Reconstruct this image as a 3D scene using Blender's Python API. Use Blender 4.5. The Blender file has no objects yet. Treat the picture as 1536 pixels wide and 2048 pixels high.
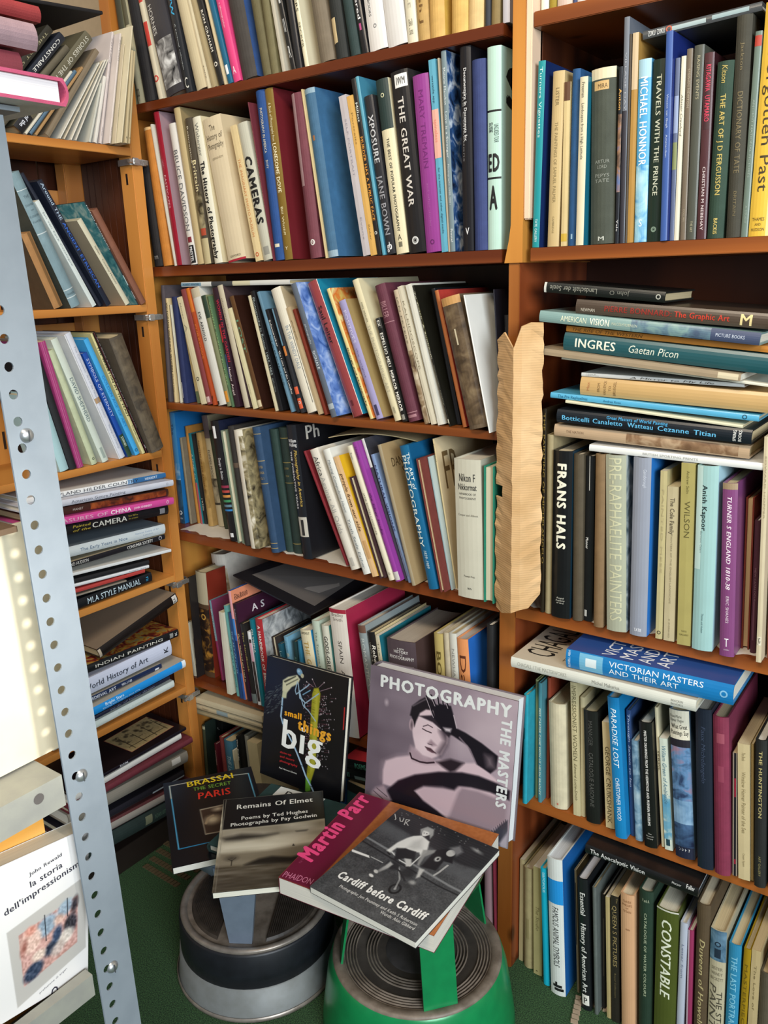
import bpy, bmesh, math, random
import numpy as np
from mathutils import Matrix, Vector
random.seed(7)
SC = bpy.context.scene
COL = SC.collection

# ---------------------------------------------------------------- camera
YAW, PIT, ROL, FPX = -.6338, -.2714, -.0315, 1678.25
CAM = Vector((0.0, -1.32, 1.4256))
_f = Vector((math.sin(YAW)*math.cos(PIT), math.cos(YAW)*math.cos(PIT), math.sin(PIT)))
_r = Vector((math.cos(YAW), -math.sin(YAW), 0)); _u = _r.cross(_f)
CR = _r*math.cos(ROL) + _u*math.sin(ROL)
CU = -_r*math.sin(ROL) + _u*math.cos(ROL)
CF = _f
cd = bpy.data.cameras.new('camera'); cam = bpy.data.objects.new('camera', cd); COL.objects.link(cam)
cd.sensor_fit = 'VERTICAL'; cd.sensor_height = 36.0; cd.lens = FPX/2048*36.0
cd.clip_start = 0.02; cd.clip_end = 50
cam.matrix_world = Matrix(((CR.x, CU.x, -CF.x, CAM.x), (CR.y, CU.y, -CF.y, CAM.y), (CR.z, CU.z, -CF.z, CAM.z), (0, 0, 0, 1)))
SC.camera = cam
# ---------------------------------------------------------------- light
SC.view_settings.view_transform = 'Standard'; SC.view_settings.look = 'None'
SC.view_settings.gamma = 1.0; SC.view_settings.use_curve_mapping = False
SC.view_settings.exposure = 0.0
w = bpy.data.worlds.new('world'); SC.world = w; w.use_nodes = True
w.node_tree.nodes['Background'].inputs[0].default_value = (0.80, 0.88, 1.0, 1)
w.node_tree.nodes['Background'].inputs[1].default_value = 0.24
def area(name, loc, target, sx, sy, power, col):
    l = bpy.data.lights.new(name, 'AREA'); l.shape = 'RECTANGLE'; l.size = sx; l.size_y = sy
    l.energy = power; l.color = col
    o = bpy.data.objects.new(name, l); COL.objects.link(o); o.location = loc
    o.rotation_euler = (Vector(target)-Vector(loc)).to_track_quat('-Z', 'Y').to_euler()
    return o
area('window_light', (2.5, -2.5, 1.95), (-.7, 0, .8), 1.9, 1.5, 185, (.86, .94, 1.0))
area('ceiling_light', (-.35, -1.5, 2.75), (-.75, 0, 1.2), 1.2, .35, 38, (1.0, .85, .66))
sp = bpy.data.lights.new('sunbeam', 'SPOT'); sp.energy = 520; sp.color = (1, .96, .9); sp.spot_size = math.radians(9); sp.spot_blend = .3
sp.shadow_soft_size = .2
SUNB = bpy.data.objects.new('sunbeam', sp); COL.objects.link(SUNB)

# ---------------------------------------------------------------- pixel helpers (turn a picture point into a point on a real plane)
def ray(p): return CF*FPX + CR*(p[0]-768) - CU*(p[1]-1024)
def ony(p, y=0.0):
    d = ray(p); return CAM + d*((y-CAM.y)/d.y)
def onx(p, x):
    d = ray(p); return CAM + d*((x-CAM.x)/d.x)
def onz(p, z):
    d = ray(p); return CAM + d*((z-CAM.z)/d.z)
CROPS = dict(px=(0, 0, 1), a0=(220, 0, 3.657), a0b=(600, 0, 3.339), a1=(280, 180, 3.84), a1b=(620, 80, 3.491), b1=(1020, 0, 2.977),
    a2=(300, 540, 4.267), a2b=(600, 540, 3.572), a3=(330, 800, 4.389), a3b=(600, 840, 3.339), b2=(1000, 540, 2.866),
    b3=(1000, 860, 2.866), b4=(1000, 1230, 2.866), b5=(1000, 1600, 2.866), a4=(360, 1080, 3.84), a4b=(640, 1140, 3.657),
    c1=(0, 0, 5.908), c2=(0, 260, 4.518), c3=(60, 620, 5.12), c4=(110, 900, 5.297), c5=(130, 1140, 5.486), c6=(150, 1380, 3.746),
    a5=(330, 1300, 7.68), sb=(500, 1280, 5.908), ph=(700, 1280, 4.267), el=(320, 1520, 4.042), pa=(560, 1560, 3.491),
    st=(200, 1680, 2.954), gr=(600, 1680, 2.954), l3=(0, 1480, 3.607), l1=(0, 600, 4.096))
def cp(c, x, y):
    a, b, s = CROPS[c]; return (a+x/s, b+y/s)

# ---------------------------------------------------------------- materials
def lin(h):
    h = h.lstrip('#'); v = [int(h[i:i+2], 16)/255 for i in (0, 2, 4)]
    return tuple(c/12.92 if c <= .04045 else ((c+.055)/1.055)**2.4 for c in v)
MC = {}
def mat(hexc, kind='j'):
    """kind: j glossy jacket, h cloth, p paper, t ink, g plain gloss, m metal, n rough paint"""
    k = (hexc, kind)
    if k in MC: return MC[k]
    if hexc[0] == '~':      # printed picture: mottled blend of colours
        cs = hexc[1:].split(','); m = bpy.data.materials.new('printed_picture'); m.use_nodes = True; nt = m.node_tree; b = nt.nodes['Principled BSDF']
        tc = nt.nodes.new('ShaderNodeTexCoord'); nz = nt.nodes.new('ShaderNodeTexNoise'); nz.inputs['Scale'].default_value = 42; nz.inputs['Detail'].default_value = 4; nz.inputs['Distortion'].default_value = .8
        rp = nt.nodes.new('ShaderNodeValToRGB'); el = rp.color_ramp.elements
        for i, c_ in enumerate(cs):
            p = .32+.36*i/max(1, len(cs)-1)
            e = el[i] if i < 2 else el.new(p)
            e.position = p; e.color = (*lin(c_), 1)
        nt.links.new(tc.outputs['Object'], nz.inputs['Vector']); nt.links.new(nz.outputs['Fac'], rp.inputs[0]); nt.links.new(rp.outputs[0], b.inputs['Base Color'])
        b.inputs['Roughness'].default_value = .35; MC[k] = m; return m
    names = dict(j='jacket', h='cloth', p='card', t='ink', g='gloss', m='metal', n='paint')
    m = bpy.data.materials.new(names[kind]+'_'+hexc.strip('#')); m.use_nodes = True
    nt = m.node_tree; b = nt.nodes['Principled BSDF']; c = lin(hexc)
    rough = dict(j=.32, h=.75, p=.5, t=.55, g=.2, m=.35, n=.5)[kind]
    b.inputs['Roughness'].default_value = rough
    b.inputs['Metallic'].default_value = .85 if kind == 'm' else 0
    b.inputs['Base Color'].default_value = (*c, 1)
    if kind in 'hpjmn':
        tc = nt.nodes.new('ShaderNodeTexCoord'); nz = nt.nodes.new('ShaderNodeTexNoise')
        nz.inputs['Scale'].default_value = dict(h=60, p=25, j=18, m=30, n=40)[kind]; nz.inputs['Detail'].default_value = 3
        mx = nt.nodes.new('ShaderNodeMix'); mx.data_type = 'RGBA'
        amt = dict(h=.22, p=.14, j=.10, m=.15, n=.12)[kind]
        mx.inputs[6].default_value = (*[max(0, v*(1-amt)) for v in c], 1)
        mx.inputs[7].default_value = (*[min(1, v*(1+amt)+.004) for v in c], 1)
        nt.links.new(tc.outputs['Object'], nz.inputs['Vector']); nt.links.new(nz.outputs['Fac'], mx.inputs[0])
        nt.links.new(mx.outputs[2], b.inputs['Base Color'])
        if kind == 'h':
            n2 = nt.nodes.new('ShaderNodeTexNoise'); n2.inputs['Scale'].default_value = 900
            bp = nt.nodes.new('ShaderNodeBump'); bp.inputs['Strength'].default_value = .25; bp.inputs['Distance'].default_value = .001
            nt.links.new(tc.outputs['Object'], n2.inputs['Vector']); nt.links.new(n2.outputs['Fac'], bp.inputs['Height']); nt.links.new(bp.outputs['Normal'], b.inputs['Normal'])
    MC[k] = m; return m
def page_mat(hexc):
    k = (hexc, 'pages')
    if k in MC: return MC[k]
    m = bpy.data.materials.new('pages_'+hexc.strip('#')); m.use_nodes = True; nt = m.node_tree; b = nt.nodes['Principled BSDF']
    c = lin(hexc); b.inputs['Roughness'].default_value = .8
    tc = nt.nodes.new('ShaderNodeTexCoord'); mp = nt.nodes.new('ShaderNodeMapping'); mp.inputs['Scale'].default_value = (1400, 6, 6)
    nz = nt.nodes.new('ShaderNodeTexNoise'); nz.inputs['Scale'].default_value = 1; nz.inputs['Detail'].default_value = 2
    mx = nt.nodes.new('ShaderNodeMix'); mx.data_type = 'RGBA'
    mx.inputs[6].default_value = (*[v*.62 for v in c], 1); mx.inputs[7].default_value = (*[min(1, v*1.12) for v in c], 1)
    nt.links.new(tc.outputs['Object'], mp.inputs[0]); nt.links.new(mp.outputs[0], nz.inputs['Vector'])
    nt.links.new(nz.outputs['Fac'], mx.inputs[0]); nt.links.new(mx.outputs[2], b.inputs['Base Color'])
    MC[k] = m; return m
def wood(name, light, dark, axis='x', gloss=.3):
    m = bpy.data.materials.new(name); m.use_nodes = True; nt = m.node_tree; b = nt.nodes['Principled BSDF']
    tc = nt.nodes.new('ShaderNodeTexCoord'); mp = nt.nodes.new('ShaderNodeMapping')
    s = [14, 14, 14]; s['xyz'.index(axis)] = .9; mp.inputs['Scale'].default_value = s
    nz = nt.nodes.new('ShaderNodeTexNoise'); nz.inputs['Scale'].default_value = 1.2; nz.inputs['Detail'].default_value = 5; nz.inputs['Distortion'].default_value = 1.2
    wv = nt.nodes.new('ShaderNodeTexWave'); wv.wave_type = 'RINGS'; wv.inputs['Scale'].default_value = .35; wv.inputs['Distortion'].default_value = 6; wv.inputs['Detail'].default_value = 2
    ad = nt.nodes.new('ShaderNodeMath'); ad.operation = 'ADD'; hf = nt.nodes.new('ShaderNodeMath'); hf.operation = 'MULTIPLY'; hf.inputs[1].default_value = .5
    rp = nt.nodes.new('ShaderNodeValToRGB'); rp.color_ramp.elements[0].position = .25; rp.color_ramp.elements[0].color = (*lin(dark), 1)
    rp.color_ramp.elements[1].position = .75; rp.color_ramp.elements[1].color = (*lin(light), 1)
    # knots
    vo = nt.nodes.new('ShaderNodeTexVoronoi'); vo.inputs['Scale'].default_value = 1; m2 = nt.nodes.new('ShaderNodeMapping')
    s2 = [9, 9, 9]; s2['xyz'.index(axis)] = 4.5; m2.inputs['Scale'].default_value = s2
    kr = nt.nodes.new('ShaderNodeValToRGB'); kr.color_ramp.elements[0].position = .05; kr.color_ramp.elements[0].color = (.16, .13, .12, 1)
    kr.color_ramp.elements[1].position = .12; kr.color_ramp.elements[1].color = (1, 1, 1, 1)
    mu = nt.nodes.new('ShaderNodeMix'); mu.data_type = 'RGBA'; mu.blend_type = 'MULTIPLY'; mu.inputs[0].default_value = .8
    L = nt.links.new
    L(tc.outputs['Object'], mp.inputs[0]); L(mp.outputs[0], nz.inputs['Vector']); L(mp.outputs[0], wv.inputs['Vector'])
    L(nz.outputs['Fac'], ad.inputs[0]); L(wv.outputs['Fac'], ad.inputs[1]); L(ad.outputs[0], hf.inputs[0]); L(hf.outputs[0], rp.inputs[0])
    L(tc.outputs['Object'], m2.inputs[0]); L(m2.outputs[0], vo.inputs['Vector']); L(vo.outputs['Distance'], kr.inputs[0])
    L(rp.outputs[0], mu.inputs[6]); L(kr.outputs[0], mu.inputs[7]); L(mu.outputs[2], b.inputs['Base Color'])
    b.inputs['Roughness'].default_value = gloss
    return m
PINE_X = wood('pine_shelf', '#9f5a26', '#753c18', 'x')
PINE_XR = wood('red_pine_shelf', '#82421e', '#5c2810', 'x')
PINE_Z = wood('pine_upright', '#c98a3e', '#a5652a', 'z')
HONEY_Y = wood('honey_pine_shelf', '#cb8a44', '#a96a2e', 'y')
HONEY_Z = wood('honey_pine_upright', '#c98842', '#a5652b', 'z')
PINE_ZR = wood('brown_pine_upright', '#a5662f', '#7f4519', 'z')
REDW = wood('red_brown_panel', '#8a4422', '#692f14', 'z', .35)
DARKW = wood('stained_shaded_panel', '#4e2613', '#32160b', 'z', .4)  # stained wood, its colour also darkened for the shade in the shelf gaps

# ---------------------------------------------------------------- mesh helpers
def link(name, me, mats=(), parent=None):
    o = bpy.data.objects.new(name, me); COL.objects.link(o)
    for m in mats: me.materials.append(m)
    if parent: o.parent = parent
    return o
def mesh(name, verts, faces, mats=(), parent=None, mi=None, smooth=False):
    me = bpy.data.meshes.new(name); me.from_pydata([tuple(v) for v in verts], [], faces)
    o = link(name, me, mats, parent)
    if mi: me.polygons.foreach_set('material_index', mi)
    if smooth: me.polygons.foreach_set('use_smooth', [True]*len(me.polygons))
    me.update(); return o
def boxes(name, bl, m, parent=None, bevel=0.0):
    """bl: list of (x0,x1,y0,y1,z0,z1)"""
    bm = bmesh.new()
    for x0, x1, y0, y1, z0, z1 in bl:
        vs = [bm.verts.new(p) for p in ((x0, y0, z0), (x1, y0, z0), (x1, y1, z0), (x0, y1, z0), (x0, y0, z1), (x1, y0, z1), (x1, y1, z1), (x0, y1, z1))]
        for f in ((3, 2, 1, 0), (4, 5, 6, 7), (0, 1, 5, 4), (1, 2, 6, 5), (2, 3, 7, 6), (3, 0, 4, 7)): bm.faces.new([vs[i] for i in f])
    if bevel: bmesh.ops.bevel(bm, geom=bm.edges[:], offset=bevel, segments=2, affect='EDGES')
    me = bpy.data.meshes.new(name); bm.to_mesh(me); bm.free()
    return link(name, me, [m] if not isinstance(m, (list, tuple)) else m, parent)
def empty(name, loc=(0, 0, 0), mw=None):
    o = bpy.data.objects.new(name, None); COL.objects.link(o); o.empty_display_size = .02
    if mw is not None: o.matrix_world = mw
    else: o.location = loc
    return o
def tag(o, label, cat, group=None):
    o['label'] = label; o['category'] = cat
    if group: o['group'] = group
    return o
def frame(P, ex, ey, ez):
    return Matrix(((ex.x, ey.x, ez.x, P.x), (ex.y, ey.y, ez.y, P.y), (ex.z, ey.z, ez.z, P.z), (0, 0, 0, 1)))

# ---------------------------------------------------------------- lettering (built-in font turned into flat meshes, glyph by glyph)
GL = {}
def _cut(v, f, ax):
    bm = bmesh.new(); vs = [bm.verts.new((x, y, 0)) for x, y in v]
    for q in f:
        try: bm.faces.new([vs[i] for i in q])
        except ValueError: pass
    lo = min(p[ax] for p in v); hi = max(p[ax] for p in v); k = math.floor(lo/.12)+1
    while k*.12 < hi:
        co = [0, 0, 0]; no = [0, 0, 0]; co[ax] = k*.12; no[ax] = 1
        bmesh.ops.bisect_plane(bm, geom=bm.verts[:]+bm.edges[:]+bm.faces[:], plane_co=co, plane_no=no); k += 1
    bm.verts.index_update(); r = ([tuple(x.co)[:2] for x in bm.verts], [tuple(x.index for x in q.verts) for q in bm.faces]); bm.free(); return r
def _conv(body, bold):
    cu = bpy.data.curves.new('f', 'FONT'); cu.body = body; cu.size = 1; cu.resolution_u = 2; cu.offset = 0
    ob = bpy.data.objects.new('f', cu); COL.objects.link(ob)
    dg = bpy.context.evaluated_depsgraph_get(); me = bpy.data.meshes.new_from_object(ob.evaluated_get(dg))
    v = [tuple(x.co)[:2] for x in me.vertices]; f = [tuple(p.vertices) for p in me.polygons]
    bpy.data.objects.remove(ob); bpy.data.curves.remove(cu); bpy.data.meshes.remove(me)
    return v, f
def glyph(c, bold, ax=None):
    k = (c, bold)
    bold = bool(bold)
    if ax is not None:
        ka = (c, bold, 'cut%d' % ax)
        if ka not in GL:
            v, f, a = glyph(c, bold); GL[ka] = ((*_cut(v, f, ax), a) if v else (v, f, a))
        return GL[ka]
    if k not in GL:
        if not hasattr(glyph, 'i0'): glyph.i0 = max(x for x, y in _conv('H', False)[0])
        v, f = ([], []) if c == ' ' else _conv(c, bold)
        adv = max(x for x, y in _conv(c+'H', False)[0]) - glyph.i0 if c != ' ' else .32
        GL[k] = (v, f, adv)
    return GL[k]
def text_geo(s, bold=False, shear=0.0, track=0.0, ax=None):
    V = []; F = []; x = 0
    for c in s:
        v, f, a = glyph(c, bold, ax); o = len(V)
        for li, (dx, dy) in enumerate(((-.05, 0), (.05, 0), (-.02, -.03), (-.02, .03), (.02, -.03), (.02, .03)) if bold == 2 else ((-.02, 0), (.02, 0)) if bold else ((0, 0),)):
            o = len(V)
            V += [(p[0]+x+dx+p[1]*shear, p[1]+dy, li) for p in v]; F += [tuple(i+o for i in q) for q in f]
        x += a+track+(.09 if bold == 2 else .03 if bold else 0)
    return V, F, max(x, .01)
for _c in "ABCDEFGHIJKLMNOPQRSTUVWXYZabcdefghijklmnopqrstuvwxyz0123456789.,:-'&/~()! ":
    glyph(_c, False); glyph(_c, True)
CAPH = .70
def flat_text(V, F, MI, s, ox, oy, w, capw, mi, style='', fn=None, ax=None, nv=(0, -1, 0)):
    """put text s into lists; baseline box starting (ox,oy), length w, cap height capw, mapped by fn(a,b)->xyz"""
    v, f, L = text_geo(s, 2 if 'B' in style else 'b' in style, .22 if 'i' in style else 0, 0.0, ax)
    n = len(V)
    for a, b, li in v:
        q = fn(ox+a/L*w, oy+b/CAPH*capw); k = li*.00007; V.append((q[0]+nv[0]*k, q[1]+nv[1]*k, q[2]+nv[2]*k))
    for q in f: F.append(tuple(i+n for i in q)); MI.append(mi)

# ---------------------------------------------------------------- the book
PAGES = ['#d9cdb0', '#cfc09a', '#e2dccb', '#c9b78e', '#e8e4d8']
NB = [0]
def book(mw, t, h, d, kind, col, texts='', side=None, pages=None, name='book', look='', sidetxt=None):
    root = empty(name, mw=mw)
    kk = kind[0]
    b = dict(h=min(.006, .2*t), j=min(.004, .14*t), p=.0006, f=min(.005, .16*t), m=.0004)[kk]
    c = dict(h=.0028, j=.0026, p=.0006, f=.0028, m=.0004)[kk]; c = min(c, t*.2)
    ov = .003 if kk in 'hjf' else 0.0003
    N = 6 if kk in 'hjf' else 2
    def yc(u):
        e = 2*u-1
        return b*e*e if kk in 'hjf' else b*abs(e)
    O = [(0, d)]+[(t*i/N, yc(i/N)) for i in range(N+1)]+[(t, d)]
    I = [(c, d)]+[(c+(t-2*c)*i/N, max(yc(i/N), 0)+c*.8+.0002) for i in range(N+1)]+[(t-c, d)]
    n = len(O); V = []; Fc = []; MI = []
    flip = kk == 'f'
    def P(x, y, z): return (t-x, d-y, z) if flip else (x, y, z)
    for z in (0, h):
        for x, y in O: V.append(P(x, y, z))
        for x, y in I: V.append(P(x, y, z))
    o0, i0, o1, i1 = 0, n, 2*n, 3*n
    for i in range(n-1):
        s = 1 if (side and (i == 0 or i == n-2)) else 0
        Fc.append((o0+i, o0+i+1, o1+i+1, o1+i)); MI.append(s)
        Fc.append((i0+i+1, i0+i, i1+i, i1+i+1)); MI.append(0)
        Fc.append((o1+i, o1+i+1, i1+i+1, i1+i)); MI.append(0)
        Fc.append((o0+i+1, o0+i, i0+i, i0+i+1)); MI.append(0)
    for e in (0, n-1):
        Fc.append((o0+e, o1+e, i1+e, i0+e)); MI.append(0)
    mk = {'h': 'h', 'j': 'j', 'p': 'p', 'f': 'h', 'm': 'p'}[kk]
    cover = mesh('cover', V, Fc, [mat(col, mk)]+([mat(side, mk)] if side else []), root, MI)
    # page block, slightly hollow fore-edge
    x0, x1 = c+.0001, t-c-.0001; y0 = b+c+.0004; y1 = d-ov-.0005
    z0, z1 = ov, h-ov; xm = (x0+x1)/2; ho = min(.003, .12*t) if kk in 'hjf' else 0
    pv = []
    for z in (z0, z1):
        for x, y in ((x0, y0), (xm, y0), (x1, y0), (x1, y1), (xm, y1-ho), (x0, y1)): pv.append(P(x, y, z))
    pf = [(0, 5, 4, 1), (1, 4, 3, 2), (6, 7, 10, 11), (7, 8, 9, 10)]+[(i, (i+1) % 6, 6+(i+1) % 6, 6+i) for i in range(6)]
    mesh('pages', pv, pf, [page_mat(pages or random.choice(PAGES))], root)
    # decals on the spine
    if texts and kk != 'f':
        def sp(x, z, e=.0004):
            u = min(max(x/t, 0), 1); return (x, yc(u)-e, z)
        for k, it in enumerate(texts.split('|')):
            q = it.split(';'); V = []; Fc = []; MI = []; VB = []; FB = []; pn = 'lettering'
            if q[0] == 'B':
                f0, f1, cc = float(q[1]), float(q[2]), q[3]
                u0, u1 = (float(q[4]), float(q[5])) if len(q) > 5 else (.0, 1.0)
                m = 0; o = len(VB); e = .0002+.00004*k
                for j in range(N+1):
                    x = t*(u0+(u1-u0)*j/N)
                    VB.append(sp(x, h*(1-f0), e)); VB.append(sp(x, h*(1-f1), e))
                for j in range(N): Fc.append((o+2*j, o+2*j+1, o+2*j+3, o+2*j+2)); MI.append(0)
                V = VB; pn = 'spine_panel'
            elif q[0] == 'O':   # small oval emblem: f, size frac, colour
                f0, r_, cc = float(q[1]), float(q[2])*t, q[3]; m = 0; o = 0; pn = 'emblem'
                ring = [(t/2+r_*math.cos(a*math.pi/6), h*(1-f0)+r_*math.sin(a*math.pi/6)) for a in range(12)]
                ring2 = [(t/2+.6*r_*math.cos(a*math.pi/6), h*(1-f0)+.6*r_*math.sin(a*math.pi/6)) for a in range(12)]
                for x, z in ring: V.append(sp(x, z))
                for x, z in ring2: V.append(sp(x, z))
                for a in range(12): Fc.append((o+a, o+(a+1) % 12, o+12+(a+1) % 12, o+12+a)); MI.append(m)
            else:
                s, f0, f1, sz, cc = q[0], float(q[1]), float(q[2]), float(q[3]), q[4]
                md = q[5] if len(q) > 5 else 'd'; uc = float(q[6]) if len(q) > 6 else .5
                m = 0; st = md[1:]
                if md[0] == 'd':
                    cap = sz*t; L = (f1-f0)*h
                    flat_text(V, Fc, MI, s, 0, 0, L, cap, m, st, lambda a, bb: sp(t*uc-cap/2+bb, h*(1-f0)-a), 1)
                elif md[0] == 'u':
                    cap = sz*t; L = (f1-f0)*h
                    flat_text(V, Fc, MI, s, 0, 0, L, cap, m, st, lambda a, bb: sp(t*uc+cap/2-bb, h*(1-f1)+a), 1)
                else:               # h : f0 = top fraction, f1 = bottom fraction, sz = width fraction
                    cap = (f1-f0)*h; L = sz*t
                    flat_text(V, Fc, MI, s, 0, 0, L, cap, m, st, lambda a, bb: sp(t*uc-L/2+a, h*(1-f1)+bb), 0)
            if Fc: mesh(pn, V, Fc, [mat(cc, 't')], root)
    if sidetxt:     # big lettering on the right hand cover face: (text, y0, z0frac, len, cap, colour, style)
        for s, a0, zf, L, cap, cc, st in sidetxt:
            V = []; Fc = []; MI = []
            flat_text(V, Fc, MI, s, a0, h*zf, L, cap, 0, st, lambda a, bb: (t+.0004, a, bb), nv=(1, 0, 0))
            mesh('cover_lettering', V, Fc, [mat(cc, 't')], root)
    NB[0] += 1
    root['_look'] = look
    return root

ROWS = {}
def add_row(rowkey, rowname, objs, group):
    """labels: look first, neighbour only where the look repeats in the row"""
    looks = [o['_look'] for o in objs]
    for i, o in enumerate(objs):
        lk = looks[i]
        lab = lk+' '+rowname
        if looks.count(lk) > 1:
            nb = looks[i-1] if i > 0 else None
            nx = looks[i+1] if i+1 < len(objs) else None
            if nb and sum(1 for j in range(1, len(looks)) if looks[j] == lk and looks[j-1] == nb) == 1: lab = f'{lk} right of {nb} {rowname}'
            elif nx and sum(1 for j in range(len(looks)-1) if looks[j] == lk and looks[j+1] == nx) == 1: lab = f'{lk} left of {nx} {rowname}'
            else: lab = f'{lk}, number {i+1} from the left, {rowname}'
        o['label'] = lab; o['category'] = 'book'; o['group'] = group
        del o['_look']

ZMAX = {}
YPOST = -.0425
def upright_row(key, rowname, group, plane, zs, items, y0=None, dmax=.235, ymin=-.03, ymax=.13, xmin=None, xmax=None):
    """items: (crop, xbl,ybl, xbr, xtl,ytl, kind, colour, look, texts, opts)"""
    R = []
    for it in items:
        cr, xbl, ybl, xbr, xtl, ytl, kind, col, look = it[:9]
        texts = it[9] if len(it) > 9 else ''; op = it[10] if len(it) > 10 else {}
        pb, pr, pt = cp(cr, xbl, ybl), cp(cr, xbr, ybl), cp(cr, xtl, ytl)
        yy = op.get('y', y0)
        if plane == 'A':
            if yy is None: yy = min(max(onz(pb, zs).y, ymin), ymax)
            un = lambda p: ony(p, yy); H = lambda v: v.x
        else:
            if yy is None: yy = 0.0
            H = lambda v: v.y
            for _ in range(20):      # spines that reach past the post stand a little proud of it
                un = lambda p: onx(p, PLC-yy)
                top_r = H(un(pt))+(H(un(pr))-H(un(pb)))
                if max(H(un(pr)), top_r, H(un(pt))) < YPOST-.001: break
                yy -= .002
            un = lambda p: onx(p, PLC-yy)
        B, Rr, T = un(pb), un(pr), un(pt)
        a0 = H(B); dz = T.z-B.z; s = (H(T)-a0)/dz
        dzs = B.z-zs
        a0 -= s*dzs          # slide along the lean down to the shelf
        w = H(Rr)-H(B); hh = T.z-zs
        if 'H' in op: hh = op['H']/math.sqrt(1+s*s)
        R.append(dict(a=a0, s=s, w=max(w, .003), h=hh, y=yy, it=it, op=op, kind=kind, col=col, look=look, texts=texts, kn=len(R)))
    def clamp(r_):
        if xmax is not None:
            if r_['a']+r_['w'] > xmax: r_['w'] = max(.003, xmax-r_['a'])
            if r_['a']+r_['w'] > xmax: r_['a'] = xmax-r_['w']
            if r_['a']+r_['w']+r_['s']*r_['h'] > xmax: r_['s'] = (xmax-r_['a']-r_['w'])/r_['h']
        if xmin is not None:
            r_['a'] = max(r_['a'], xmin)
            if r_['a']+r_['s']*r_['h'] < xmin: r_['s'] = (xmin-r_['a'])/r_['h']
    for r_ in R: clamp(r_)
    for i in range(len(R)-1):
        for j in range(i+1, min(i+(9 if key == 'C1' else 4), len(R))):
            A_, B_ = R[i], R[j]
            if A_['op'].get('lay', 0) != B_['op'].get('lay', 0): continue
            g = .0004
            w0 = A_['w']
            if B_['a']-A_['a'] < .003: B_['a'] = A_['a']+.003
            if A_['a']+A_['w'] > B_['a']-g: A_['w'] = max(.0025, B_['a']-A_['a']-g*1.2)
            Hm = min(A_['h'], B_['h'])
            ovl = A_['a']+A_['w']+A_['s']*Hm - (B_['a']+B_['s']*Hm) + g*2
            if ovl > 0:
                cut = min(ovl, A_['w']*.3); A_['w'] -= cut; ovl -= cut
                if ovl > 0: B_['s'] += ovl/Hm
    objs = []
    for r_ in R:
        clamp(r_)
        s = r_['s']; cs = 1/math.sqrt(1+s*s); t = r_['w']*cs; h = r_['h']/cs
        if key in ZMAX: h = min(h, (ZMAX[key]-zs-.0025)/cs-t*abs(s))
        op = r_['op']; d = op.get('d', min(dmax, max(.12, .74*h)))
        if plane == 'A': d = min(d, DEPTH-.004-r_['y'])
        else: d = min(d, .196-r_['y'])
        if plane == 'A':
            ez = Vector((s*cs, 0, cs)); ex = Vector((cs, 0, -s*cs)); ey = Vector((0, 1, 0)); P = Vector((r_['a'], r_['y'], zs))
        else:
            ez = Vector((0, s*cs, cs)); ex = Vector((0, cs, -s*cs)); ey = Vector((-1, 0, 0)); P = Vector((PLC-r_['y'], r_['a'], zs))
        # rest on the shelf: rotate about the lower corner
        if s > 0:
            P.z += t*s*cs; P += (Vector((1, 0, 0)) if plane == 'A' else Vector((0, 1, 0)))*(s*t*s*cs)
        P.z += .0006
        o = book(frame(P, ex, ey, ez), t, h, d, r_['kind'], r_['col'], r_['texts'], op.get('side'), op.get('pages'), look=r_['look'], sidetxt=op.get('st'))
        objs.append(o)
    add_row(key, rowname, objs, group)
    return objs

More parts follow.
